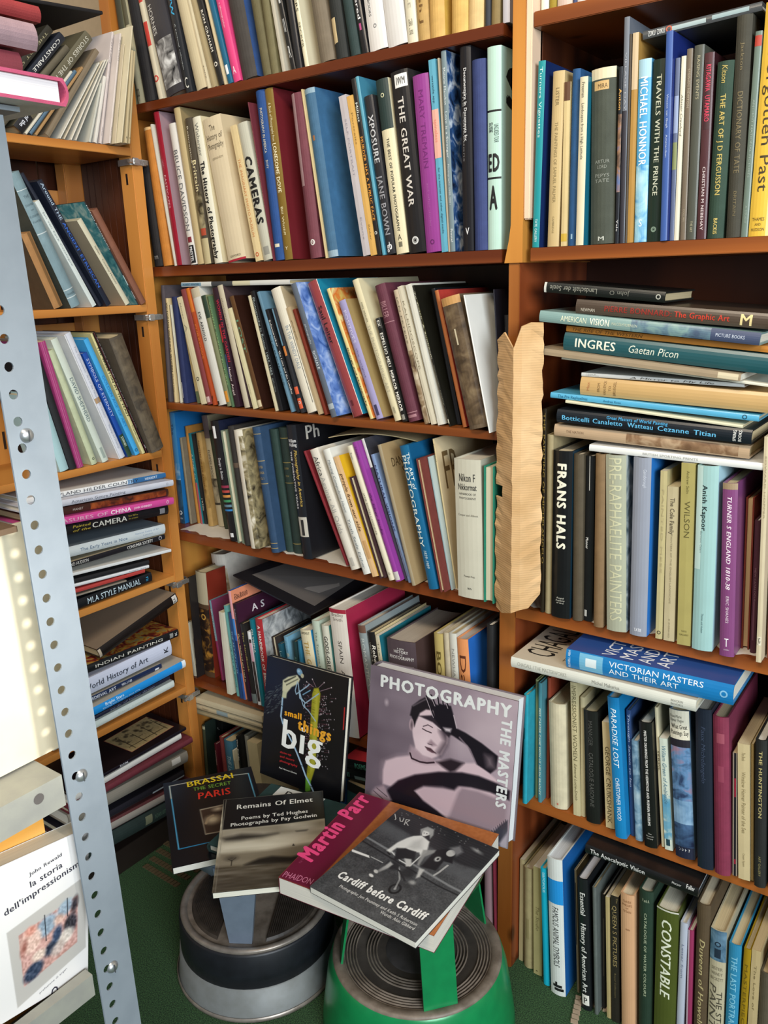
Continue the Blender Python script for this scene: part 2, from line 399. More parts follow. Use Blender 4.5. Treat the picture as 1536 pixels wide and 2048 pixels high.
def flat_pile(rowname, group, plane, items, y0=0.0, dmax=.22):
    """items: (crop, xl, yl_top, yl_bot, xr, yr_top, yr_bot, kind, colour, look, texts, opts) top one first"""
    R = []
    for it in items:
        cr, xl, ylt, ylb, xr, yrt, yrb, kind, col, look = it[:10]
        texts = it[10] if len(it) > 10 else ''; op = it[11] if len(it) > 11 else {}
        yy = op.get('y', y0); pts = [cp(cr, xl, ylt), cp(cr, xl, ylb), cp(cr, xr, yrt), cp(cr, xr, yrb)]
        if plane == 'A': un = lambda p: ony(p, yy)
        else:
            for _ in range(25):
                un = lambda p: onx(p, PLC-yy)
                if max(un(pts[2]).y, un(pts[3]).y) < YPOST-.001: break
                yy -= .002
        TL, BL, TR, BR = [un(p)+Vector((0, 0, op.get('dz', 0))) for p in pts]
        ez = (BL-BR); h = ez.length; ez = ez/h
        ey = Vector((0, 1, 0)) if plane == 'A' else Vector((-1, 0, 0))
        ex = ey.cross(ez); ex.normalize()
        t = max(((TL-BL).dot(ex)+(TR-BR).dot(ex))/2-.0008, .003)
        R.append(dict(BL=BL, BR=BR, t=t, h=h, ex=ex, ey=ey, ez=ez, yy=yy, op=op, a=(kind, col, texts, look)))
    H = (lambda v: v.x) if plane == 'A' else (lambda v: v.y)
    for i in range(len(R)):
        for j in range(i+1, min(i+4, len(R))):
            A_, B_ = R[i], R[j]
            lo = max(H(A_['BL']), H(B_['BL'])); hi = min(H(A_['BR']), H(B_['BR']))
            if hi <= lo: continue
            zb = lambda r, q: r['BL'].z+(r['BR'].z-r['BL'].z)*(q-H(r['BL']))/(H(r['BR'])-H(r['BL']))
            ov = max(zb(B_, q)+B_['t']/max(.3, B_['ex'].z)-zb(A_, q) for q in (lo, hi))+.0005
            if ov > 0:
                cut = min(ov, B_['t']*.35); B_['t'] -= cut; ov -= cut
                if ov > 0: B_['BL'] = B_['BL']-Vector((0, 0, ov)); B_['BR'] = B_['BR']-Vector((0, 0, ov))
    objs = []
    for r_ in R:
        op = r_['op']; d = op.get('d', min(dmax, .76*r_['h'])); kind, col, texts, look = r_['a']
        if plane == 'C': d = min(d, .196-r_['yy'])
        else: d = min(d, DEPTH-.004-r_['yy'])
        objs.append(book(frame(r_['BR']+r_['ex']*.0004, r_['ex'], r_['ey'], r_['ez']), r_['t'], r_['h'], d, kind, col, texts, op.get('side'), op.get('pages'), look=look, sidetxt=op.get('st')))
    add_row('', rowname, objs, group)
    return objs
# ================================================================ room and bookcases
ZA = dict(S1=1.8095, S2=1.4665, S3=1.1545, S4=.8316, S5=.428)
DEPTH = .285
XL, XD0, XD1, XR = -1.667, -.706, -.673, -.10
PLC = -1.593
# floor: green carpet with pale stitched stripes
def carpet():
    m = bpy.data.materials.new('green_carpet'); m.use_nodes = True; nt = m.node_tree; b = nt.nodes['Principled BSDF']; L = nt.links.new
    tc = nt.nodes.new('ShaderNodeTexCoord'); nz = nt.nodes.new('ShaderNodeTexNoise'); nz.inputs['Scale'].default_value = 420; nz.inputs['Detail'].default_value = 5
    rp = nt.nodes.new('ShaderNodeValToRGB'); rp.color_ramp.elements[0].position = .35; rp.color_ramp.elements[0].color = (*lin('#0d2412'), 1)
    rp.color_ramp.elements[1].position = .72; rp.color_ramp.elements[1].color = (*lin('#466b3e'), 1)
    L(tc.outputs['Object'], nz.inputs['Vector']); L(nz.outputs['Fac'], rp.inputs[0])
    bp = nt.nodes.new('ShaderNodeBump'); bp.inputs['Strength'].default_value = .6; bp.inputs['Distance'].default_value = .003
    L(nz.outputs['Fac'], bp.inputs['Height']); L(bp.outputs['Normal'], b.inputs['Normal'])
    L(rp.outputs[0], b.inputs['Base Color']); b.inputs['Roughness'].default_value = .95
    return m
def plain(name, hexc, rough=.8):
    m = bpy.data.materials.new(name); m.use_nodes = True; b = m.node_tree.nodes['Principled BSDF']
    b.inputs['Base Color'].default_value = (*lin(hexc), 1); b.inputs['Roughness'].default_value = rough; return m
fl = boxes('floor', [(-2.6, 2.4, -3.4, .34, -.05, 0)], carpet()); fl['kind'] = 'structure'
wb = boxes('wall_back', [(-2.6, 2.4, .30, .36, 0, 2.8)], mat('#b9a68a', 'n')); wb['kind'] = 'structure'
wl = boxes('wall_left', [(-2.60, -2.54, -3.4, .30, 0, 2.8)], mat('#b9a68a', 'n')); wl['kind'] = 'structure'
# stitched carpet stripes (woven border)
for nm, pts, sc_ in (('a', [((1148, 2048), (1160, 1990)), ((1160, 1998), (1290, 2048))], '#a5917a'), ('b', [((290, 1731), (362, 1775)), ((303, 1716), (382, 1760)), ((316, 1700), (402, 1745)), ((329, 1685), (420, 1728))], '#57482f')):
    sm = mat(sc_, 'h')
    for k, (p0, p1) in enumerate(pts):
        A_, B_ = onz(p0, .001), onz(p1, .001); dr = (B_-A_); Ln = dr.length; dr /= Ln; sd = Vector((-dr.y, dr.x, 0))
        V = []; Fc = []; n = int(Ln/.012)
        for i in range(n):
            o = len(V); q = A_+dr*(i*.012)
            for a, bb in ((0, -.008), (.009, -.006), (.0095, .008), (.001, .007)): V.append(q+dr*a+sd*bb+Vector((0, 0, .0022)))
            for a, bb in ((0, -.008), (.009, -.006), (.0095, .008), (.001, .007)): V.append(q+dr*a+sd*bb-Vector((0, 0, .0009)))
            Fc += [(o, o+1, o+2, o+3), (o, o+4, o+5, o+1), (o+1, o+5, o+6, o+2), (o+2, o+6, o+7, o+3), (o+3, o+7, o+4, o)]
        s_ = mesh('carpet_stitching', V, Fc, [sm], fl); s_['kind'] = 'stuff'

# ---- middle and right bookcases (one built-in run, split at the divider)
def shelf(par, x0, x1, z, m, th=.0215, y0=0.0):
    return boxes('shelf', [(x0, x1, y0, DEPTH, z-th, z)], m, par, .0012)
bcA = empty('bookcase', (XL-.03, 0, 0)); bcA.location = (0, 0, 0)
tag(bcA, 'varnished pine bookcase in the middle, five shelves packed with photography books', 'bookcase')
boxes('side_panel', [(XL-.034, XL, -.0, DEPTH, 0, 2.25)], PINE_Z, bcA, .001)
boxes('back_panel', [(XL-.034, XD1-.001, DEPTH, DEPTH+.008, 0, 2.25)], DARKW, bcA)
for z, m, th in ((ZA['S1'], PINE_XR, .0185), (ZA['S2'], PINE_XR, .0215), (ZA['S3'], PINE_X, .016), (ZA['S4'], PINE_XR, .0235), (ZA['S5'], PINE_XR, .0225), (2.165, PINE_XR, .02)):
    shelf(bcA, XL+.0005, XD0-.0005, z, m, th)
shelf(bcA, XL+.0005, XD0-.0005, .06, PINE_XR, .06, .02)
# divider: broad face-frame above, thinner board in the middle, thick lower part
boxes('divider', [(XD0+.013, XD1-.001, 0, DEPTH, .86, ZA['S2']-.0225)], PINE_ZR, bcA, .001)
boxes('divider', [(XD0, XD1-.001, 0, DEPTH, 0, .8585)], PINE_ZR, bcA, .001)
boxes('side_cladding', [(XD1-.0009, XD1-.0001, .004, DEPTH, .0, ZA['S2']-.0225)], REDW, bcA)
V = [(-.699, -.001), (-.691, .035), (-.6875, .06), (-.687, .9), (-.6655, .9), (-.6655, -.001)]   # foot of the upper post flares to the left
vs = [(x, y, ZA['S2']-.0215+z) for y in (-.004, DEPTH-.002) for x, z in V]; n = len(V)
mesh('divider', vs, [tuple(range(n)), tuple(range(2*n-1, n-1, -1))]+[(i, i+n, (i+1) % n+n, (i+1) % n) for i in range(n)], [PINE_Z], bcA)
boxes('sun_painted_strip', [(-.6652, -.6545, -.003, .030, ZA['S2']+.045, ZA['S1']+.35)], mat('#e4c6aa', 'j'), bcA, .002)['label'] = 'right side of the post, sunlight painted in as a pale tone'  # direct sun on the post's side, put into the pale colour
bcB = empty('bookcase', (0, 0, 0)); tag(bcB, 'varnished pine bookcase on the right, art books upright and in flat piles', 'bookcase')
bx0 = XD1
for z, m, th in ((1.8145, PINE_X, .022), (ZA['S2'], PINE_X, .0215)):
    shelf(bcB, -.6535 if z > 1.2 else bx0, XR-.02, z, m, th)
for z, m, th in ((.827, PINE_X, .0225), (.428, PINE_X, .0225)):
    shelf(bcB, bx0, XR-.02, z, m, th)
boxes('side_panel', [(XR-.0195, XR, 0, DEPTH, 0, 2.25)], PINE_Z, bcB, .001)
boxes('back_panel', [(XD1, XR, DEPTH, DEPTH+.008, 0, 2.25)], DARKW, bcB)
boxes('side_panel', [(-.6535, -.652, .031, DEPTH-.001, ZA['S2'], 2.25)], DARKW, bcB)

# ---- left bookcase
bcC = empty('bookcase', (0, 0, 0)); tag(bcC, 'narrow honey pine bookcase on the left, clipped to its neighbour by steel hose clips', 'bookcase')
CZ = dict(C1=1.7156, C2=1.3845, C3=1.0470, C4=.7300, C5=.4245)
cy0, cy1 = -.72, -.041
for k, z in CZ.items():
    boxes('shelf', [(PLC-.20, PLC, cy0, cy1, z-.0165, z)], HONEY_Y, bcC, .001)
boxes('plinth', [(PLC-.20, PLC-.03, cy0, cy1, .0, .066)], mat('#1d130d', 'n'), bcC, .001)
boxes('post', [(PLC-.045, PLC, -.0405, -.0115, 0, 1.85)], HONEY_Z, bcC, .002)
boxes('post', [(PLC-.235, PLC-.2005, -.075, -.0115, 0, 1.83)], HONEY_Z, bcC, .002)
boxes('post', [(PLC-.235, PLC-.2005, -.345, -.275, 0, 1.83)], HONEY_Z, bcC, .002)
boxes('post', [(PLC-.045, PLC, cy0-.03, cy0-.0005, 0, 1.85)], HONEY_Z, bcC, .002)
for i in range(7):      # tongue-and-groove boards of the end
    x0 = PLC-.2-.0+i*.0222
    boxes('board', [(x0+.0006, x0+.0216, -.030, -.020, .0, 1.80)], DARKW, bcC, .0012)
for i in range(8):      # boards closing the back
    y0 = cy0+i*.088
    boxes('back_board', [(PLC-.268, PLC-.2575, y0+.001, y0+.086, .0, 1.98)], DARKW, bcC, .001)
for zz in (1.60, 1.30, .98, .66, .36):
    boxes('back_slat', [(PLC-.256, PLC-.2355, cy0, -.012, zz, zz+.045)], HONEY_Y, bcC, .001)
for zz in (1.66, 1.42, 1.33, 1.10, .95, .78, .62):      # hinge-like slots in the rear post
    boxes('slot', [(PLC-.2004, PLC-.1996, -.318, -.312, zz-.02, zz+.02)], mat('#2a1a10', 'p'), bcC)
for zz in (1.655, 1.325, 1.0, .69, .385):
    boxes('slot', [(PLC-.026, PLC-.020, -.0412, -.0404, zz-.013, zz+.010)], mat('#1d120b', 'p'), bcC)

# hose clips
def clip(px, py):
    P = onx((px, py), PLC+.004); z = P.z
    root = empty('hose_clip', (PLC, -.012, z))
    m = mat('#c9c9c6', 'm'); V = []; Fc = []; n = 28; hw = .0062
    # band: rounded loop round both posts (plan view)
    pts = []
    x0, x1, ya, yb = -.050, .0035, -.034, .014
    for k in range(n):
        a = 2*math.pi*k/n; ca, sa = math.cos(a), math.sin(a)
        q = 5.0; rr = (abs(ca)**q+abs(sa)**q)**(-1/q)
        pts.append(((x0+x1)/2+(x1-x0)/2*ca*rr, (ya+yb)/2+(yb-ya)/2*sa*rr))
    for x, y in pts:
        for zz in (-hw, hw): V.append((x, y, zz))
    for x, y in pts:
        cx, cy = (x0+x1)/2, (ya+yb)/2
        for zz in (-hw, hw): V.append((cx+(x-cx)*.965, cy+(y-cy)*.965, zz))
    for k in range(n):
        a, b2 = 2*k, 2*((k+1) % n); o = 2*n
        Fc += [(a, b2, b2+1, a+1), (a+o, a+1+o, b2+1+o, b2+o), (a+1, b2+1, b2+1+o, a+1+o), (a, a+o, b2+o, b2)]
    mesh('band', V, Fc, [m], root)
    # screw housing with thread
    boxes('screw_housing', [(.0036, .0125, -.034, -.016, -.0075, .0075)], m, root, .0025)
    bl = [(.0036, .0062, -.0155+i*.0022, -.0155+i*.0022+.0011, -hw*.8, hw*.8) for i in range(12)]
    boxes('thread', bl, m, root)
    V = []; Fc = []
    for k in range(10):
        a = 2*math.pi*k/10
        for yy in (-.044, -.034): V.append((.0085+.0042*math.cos(a), yy, .0042*math.sin(a)))
    for k in range(10): Fc.append((2*k, 2*k+1, 2*((k+1) % 10)+1, 2*((k+1) % 10)))
    Fc.append(tuple(range(0, 20, 2)))
    mesh('screw', V, Fc, [m], root)
    return root
cl = [clip(265, 323), clip(298, 635), clip(357, 1168), clip(379, 1394)]
for c_, wd in zip(cl, ('topmost', 'second from top', 'second from bottom', 'lowest')):
    tag(c_, f'steel hose clip round the honey pine post, {wd} of the four', 'clip', 'hose clips on the left bookcase post')

ZMAX.update(A1=1.791, A2=1.445, A3=1.1385, A4=.8081, A4b=.8081, A5=.4055, B1=1.7925, B3=1.44, B4=.8045, B5=.4055, C2=1.699, C3=1.368, C1=9)
# white shelf paper
for x0, x1, z, yb, lab in ((XL+.05, -.70, ZA['S4'], .275, 'off-white lining paper on the fourth shelf of the middle bookcase'),
                       (-.66, XR-.03, .827, .27, 'off-white lining paper on the third shelf of the right bookcase')):
    V = []; n = 60
    for i in range(n+1):
        x = x0+(x1-x0)*i/n; yy = .012+.006*math.sin(i*.7)+.004*math.sin(i*2.3)
        V += [(x, yy, z+.0004), (x, yb, z+.0004)]
    o = mesh('shelf_paper', V, [(2*i, 2*i+2, 2*i+3, 2*i+1) for i in range(n)], [mat('#d8d2c4', 'p')]); tag(o, lab, 'paper')
    s_ = o.modifiers.new('t', 'SOLIDIFY'); s_.thickness = .0003

# ================================================================ books: middle bookcase
MB = 'books in the middle bookcase, '
upright_row('A0', 'on top row of middle bookcase', MB+'top row', 'A', ZA['S1'], [
 ('px',258,207,274,224,0,'j','#6b6a52','grey-green patterned spine','B;.2;.5;#3b3a2c|B;.62;.7;#a2402a',{'H':.3}),
 ('px',275,203,287,238,0,'j','#a9a184','pale patterned book','bp;.86;.95;.6;#15130f;h|B;.1;.45;#54503c',{'H':.29}),
 ('a0',240,720,345,112,0,'h','#121014','thick plain black book','',{'H':.31,'side':'#151317'}),
 ('a0',347,705,393,196,0,'j','#c9bfa6','cream spine with red squares','B;.18;.35;#b8392f;.1;.95|B;.48;.64;#b8392f;.1;.95|O;.86;.5;#b8392f',{'H':.3}),
 ('a0',400,680,535,245,0,'j','#38363a','black-and-white photo spine','CHRIS;.2;.36;.22;#d8d4cc;d;.2|HORNES;.4;.6;.22;#d8d4cc;d;.2|B;.02;.34;~#1b1b1d,#4a4a4c,#2a2a2c;.35;.95|B;.64;.95;~#1c1c1e,#8a8886,#dddddb;.05;.95',{'H':.31}),
 ('a0',545,660,618,412,0,'j','#25272b','black book with blue lettering','TUTMWWW;.0;.5;.42;#3aa2cf;db|A personal collection;.55;.85;.12;#bfc4c4;d|C;.9;.97;.5;#d8d6cc;h',{'H':.3}),
 ('a0',624,655,708,463,0,'j','#c4b694','wide cream book','',{'H':.29}),
 ('a0',710,632,738,565,0,'p','#d2c6a6','slim cream book','zone;.84;.93;.5;#6b6250;d',{'H':.29}),
 ('a0',742,622,784,590,0,'p','#a99873','tan book with a worn spine','',{'H':.24}),
 ('a0',788,608,828,615,0,'j','#22201f','black book with pinkish picture','RON GRAHAM;.5;.78;.42;#d8d2c4;db|B;.2;.42;#9c8084|O;.86;.3;#d8d2c4',{'H':.3}),
 ('a0',832,603,853,692,0,'p','#c9b893','narrow buff book','',{'H':.28}),
 ('a0',856,597,892,708,0,'j','#1d5f7e','teal blue book','the Past;.0;.32;.5;#b9d7de;dbi|B;.88;.94;#e8ecec;.25;.75',{'H':.3}),
 ('a0',896,583,950,768,0,'j','#d8447c','bright pink book','NINI;.2;.46;.72;#f2dfe6;db|a photographer;.5;.66;.2;#f2c8d6;d|A;.9;.95;.4;#f2dfe6;h',{'H':.3}),
 ('a0',955,560,1062,850,0,'h','#3b3632','thick charcoal book with blue boards','',{'H':.29,'side':'#2a4a80'}),
 ('a0',1110,535,1168,1020,0,'h','#5d5638','olive cloth book','',{'H':.28,'side':'#6a6242'}),
 ('a0',1170,520,1245,1098,0,'h','#696242','thick olive cloth book','',{'H':.28}),
 ('a0',1250,468,1284,1172,0,'p','#b9b3a2','pale grey book','',{'H':.27}),
 ('a0',1308,440,1345,1216,0,'j','#1c1c1c','black book with white marks','B;.35;.42;#9a9a98;.3;.7|B;.5;.56;#bdbdbb;.3;.7|II;.66;.75;.5;#b9b9b6;h|R;.84;.92;.5;#cfcfcb;h',{'H':.27}),
 ('a0',1347,437,1408,1282,0,'j','#232326','plain black jacketed book','',{'H':.27}),
 ('a0',1416,446,1446,1342,0,'j','#d9d2b4','cream book with black names','DOUGLAS JEFFERS;.2;.66;.5;#3b3730;db|SECKER;.72;.88;.4;#4b463b;d',{'H':.28,'side':'#d5cdb0','st':[('PHO',.02,.72,.07,.028,'#2a2824','b')]}),
 ('a0b',125,410,218,60,0,'h','#6e6352','taupe cloth book','',{'H':.28,'side':'#776a57'}),
 ('a0b',232,372,325,180,0,'h','#1b1f1d','black book with torn label','B;.75;.9;#cdb98e;.0;.45|O;.3;.35;#8fa694',{'H':.28}),
 ('a0b',330,352,405,275,0,'h','#1f3433','dark green cloth book','',{'H':.28}),
 ('a0b',408,335,452,352,0,'j','#17171b','narrow black book with white title','Photographers Lettered;.1;.8;.4;#e3e3e3;db|B;.82;.86;#b04a80;.3;.6',{'H':.28}),
 ('a0b',458,318,578,418,0,'j','#d6d3cf','thick white book','History;.15;.42;.2;#3a3a3a;d;.3|BOOKS;.7;.8;.15;#666666;d;.3|O;.86;.09;#777777',{'H':.28}),
 ('a0b',582,300,712,545,0,'j','#cfcdca','second thick white book','O;.62;.17;#a8a8a8',{'H':.27}),
 ('a0b',715,268,780,693,0,'j','#d5cfb8','cream book with faint title','CASTLE;.55;.8;.3;#a7a190;d|Bell;.86;.9;.4;#6a6556;h|Sons;.91;.95;.4;#6a6556;h',{'H':.27}),
 ('a0b',783,255,858,766,0,'h','#b08f55','tan annual','The British J;.3;.9;.3;#6b4c22;db',{'H':.25}),
 ('a0b',860,225,958,852,0,'h','#c39d59','ochre annual with yellow side','The Br;.35;.7;.3;#5f421c;db',{'H':.24,'side':'#c9a043'}),
 ('a0b',1004,202,1113,1003,0,'h','#c9a45c','light ochre annual','The Br;.4;.74;.3;#6a4c22;db',{'H':.25,'side':'#c7a152'}),
 ('a0b',1116,180,1230,1118,0,'h','#cfb27c','pale tan annual','The B;.4;.66;.28;#6a4c2a;db',{'H':.24}),
 ('a0b',1235,143,1268,1235,0,'h','#2d3038','slim navy book','',{'H':.22}),
 ('a0b',1273,130,1330,1275,0,'h','#7d6a40','khaki book with pale edge','B;.8;.83;#2b2418',{'H':.22}),
 ('a0b',1352,110,1398,1352,0,'j','#b8b6bd','lilac-white book end','',{'H':.2}),
], y0=.008, xmin=XL+.001, xmax=-.689)

upright_row('A1', 'on second row of middle bookcase', MB+'second row', 'A', ZA['S2'], [
 ('a1',100,1347,163,-15,560,'h','#131012','black book behind the post','stern;.88;.93;.5;#8e8a84;h'),
 ('a1',166,1350,262,12,300,'h','#b8752a','orange book with a torn spine','B;.0;.02;#d8b27a',{'side':'#a8651f'}),
 ('a1',264,1346,276,78,268,'m','#cfcbbd','thin pale pamphlet',''),
 ('a1',277,1346,318,93,155,'j','#8e1529','tall crimson book','EASTSCAPES;.4;.62;.3;#d2a0a6;d',{'side':'#9a7f86'}),
 ('a1',386,1340,434,213,268,'j','#d3cec6','white book with a grey name','BRUCE DAVIDSON;.18;.76;.62;#5a5a5c;d|B;.8;.84;#7c2a33;.2;.8|B;.86;.99;#17171a;.15;.9|PRESTEL;.87;.98;.4;#e8e8e8;db'),
 ('a1',438,1345,486,250,138,'j','#b8a479','tan book with a sloping top','',{'side':'#8d7c58'}),
 ('a1',490,1335,563,338,225,'j','#4a4236','brown photo-covered book','Reinventing;.05;.3;.3;#d0c7ae;db;.3|Brittain;.28;.5;.5;#cdbf95;db;.6|B;.5;.75;~#2b2416,#7d7256,#b5a77f;.05;.95|B;.75;.8;#a8482f;.2;.9|B;.82;1;#b5a77f'),
 ('a1',568,1340,630,370,225,'j','#d9d5c1','white history book, bold black title','Wisberger;.04;.26;.42;#77776f;d|The History of Photography;.3;.97;.5;#1a1a1a;dB',{'side':'#d4c7a2'}),
 ('a1',672,1330,812,470,240,'j','#d2c2a2','broad cream history book','The;.05;.09;.3;#4f4536;h|History of;.11;.15;.85;#4f4536;h|Photography;.17;.21;.85;#4f4536;h|GERNSHEIM;.27;.285;.6;#8b7d64;h|OXFORD;.955;.97;.6;#4b3f30;h|B;.985;1;#a41f33',{'side':'#cdbb98'}),
 ('a1',893,1340,942,690,285,'p','#d8c292','buff book with an orange title','THE IMAGINARY PHOTO MUSEUM;.24;.82;.42;#c9854c;d|O;.95;.28;#c0522c'),
 ('a1',945,1330,1026,735,272,'j','#b9b7a6','grey-white book titled CAMERAS','CAMERAS;.24;.74;.66;#141414;dB|B;.9;.96;#8f8e84;.3;.8'),
 ('a1',1024,1326,1031,826,98,'j','#6b2f38','maroon book with a red title','A VICTORIAN PORTRAIT;.17;.66;.5;#a85a5a;d'),
 ('a1',1032,1330,1106,866,-60,'h','#17437f','tall royal blue book','PHOTOGRAPHY IN AMERICA;.1;.36;.26;#d7d0b6;d|DOTY;.4;.45;.22;#d7d0b6;d|B;.9;.92;#d7d0b6;.25;.75'),
 ('a1',1108,1322,1170,940,-72,'j','#7a6126','tall gold book','A Book of Photographs from;.08;.3;.3;#e0d6b0;di|LONESOME DOVE;.31;.6;.42;#ece3c0;db|Bill Wittliff;.68;.85;.26;#ddd2a8;d|Y;.92;.94;.3;#ece3c0;h',{'side':'#6a1f26'}),
 ('a1',1298,1300,1422,1148,38,'h','#6b3540','mauve leather book','B;.0;.55;#a4868a;.0;.4|N;.885;.91;.22;#d8d2cc;hb|O;.9;.2;#d8d2cc',{'side':'#5a2430'}),
 ('a1',1426,1300,1436,1205,5,'m','#cdb889','thin buff leaflet',''),
 ('a1',1438,1302,1516,1250,5,'h','#39617f','thick worn blue cloth book','B;.27;.3;#a06a3c;.3;.5|B;.0;.03;#7e98a8|B;.96;1;#8aa0ae',{'side':'#33648c','d':.2}),
 ('a1b',374,1525,425,198,400,'p','#b9b2b4','lilac-white book','SELF PORTRAIT;.14;.5;.25;#96919a;d|Evans;.75;.9;.25;#96919a;d'),
 ('a1b',426,1520,468,254,400,'p','#d0a458','mustard yellow book','Portraits;.1;.3;.3;#8f713c;d|Rinker;.8;.9;.3;#8f713c;d'),
 ('a1b',470,1515,504,284,278,'j','#1e1c1c','black book with orange title','Millett;.13;.24;.5;#cfd6cf;db|MURDER HAS A PUBLIC FACE;.32;.8;.55;#cf8b33;db|O;.87;.3;#cfd0c8'),
 ('a1b',506,1512,527,315,262,'j','#5c9cb0','slim pale turquoise book','',{'side':'#3f7f99'}),
 ('a1b',535,1506,594,372,402,'j','#26262a','black-and-grey book with a woman name','XPOSURE;.12;.42;.6;#bdbdbf;db|JANE BOWN;.5;.88;.6;#8b8b90;db|gb;.92;.97;.6;#e8e8e8;hb'),
 ('a1b',598,1490,682,450,290,'j','#d8ceac','cream book with dark green head','B;.0;.28;#1f3230|O;.09;.14;#c9c7a2|THE BEST OF POPULAR PHOTOGRAPHY;.33;.87;.22;#2f2a22;db|A;.885;.92;.3;#2f2a22;h|B;.93;.96;#6f6a58;.35;.65'),
 ('a1b',686,1482,802,553,235,'j','#191718','thick black war history','B;.02;.09;#e2e2de;.25;.95|IWM;.035;.075;.5;#191718;hb;.6|THE GREAT WAR;.14;.74;.34;#c9c3bb;db|O;.93;.2;#c8c8c6|O;.93;.1;#8d8d8b',{'side':'#2c2a2a'}),
 ('a1b',806,1468,912,708,258,'j','#8c3a86','magenta cloth book','MARY TREMAIN;.08;.52;.3;#6d2269;d|and other stories;.6;.85;.14;#a75aa0;d|O;.94;.14;#5f1c5c',{'side':'#7e1f62'}),
 ('a1b',920,1486,964,825,145,'p','#5aa0b8','pale blue and pink book','versatile app;.08;.22;.3;#234b5c;d|B;.25;.5;#d9a594|spineless;.3;.42;.5;#d98876;db|for the internet and other digital media;.55;.9;.3;#234b5c;d'),
 ('a1b',966,1482,976,889,130,'m','#a89c86','thin greige booklet',''),
 ('a1b',978,1476,1012,908,15,'j','#728389','tall grey-blue book','Melanie Manchot;.08;.26;.42;#d5dcdc;d|Love is a Stranger;.29;.52;.42;#d5dcdc;d|Photographs 1998-2001;.55;.76;.3;#c2caca;d|Prestel;.88;.95;.4;#e0e4e4;d',{'side':'~#10182c,#2d4f80,#c0ccd8'}),
 ('a1b',1066,1452,1138,1040,45,'j','#121116','black documentary book','Documentaire In Documenta Inc;.1;.45;.26;#d9d9d9;db|The Collections;.2;.55;.14;#8e8e90;d;.3|V;.88;.915;.35;#d8d8d8;hb'),
 ('a1b',1144,1468,1232,1122,145,'h','#2c3a6c','navy cloth book',''),
 ('a1b',1238,1465,1330,1232,55,'j','#b3d2c5','large mint book, black capitals','B;.3;.31;#16181a|SUSIE;.36;.41;.3;#2b3232;db;.3|UNGUIDED TOUR;.37;.46;.3;#2b3232;d;.7|ED;.515;.6;.9;#17191b;hB|B;.63;.64;#16181a|A;.675;.79;.6;#17191b;hB',{'side':'#a9c9bd','st':[('SY',.02,.72,.16,.06,'#17191b','B')]}),
], y0=.006, xmin=XL+.001, xmax=-.7005)

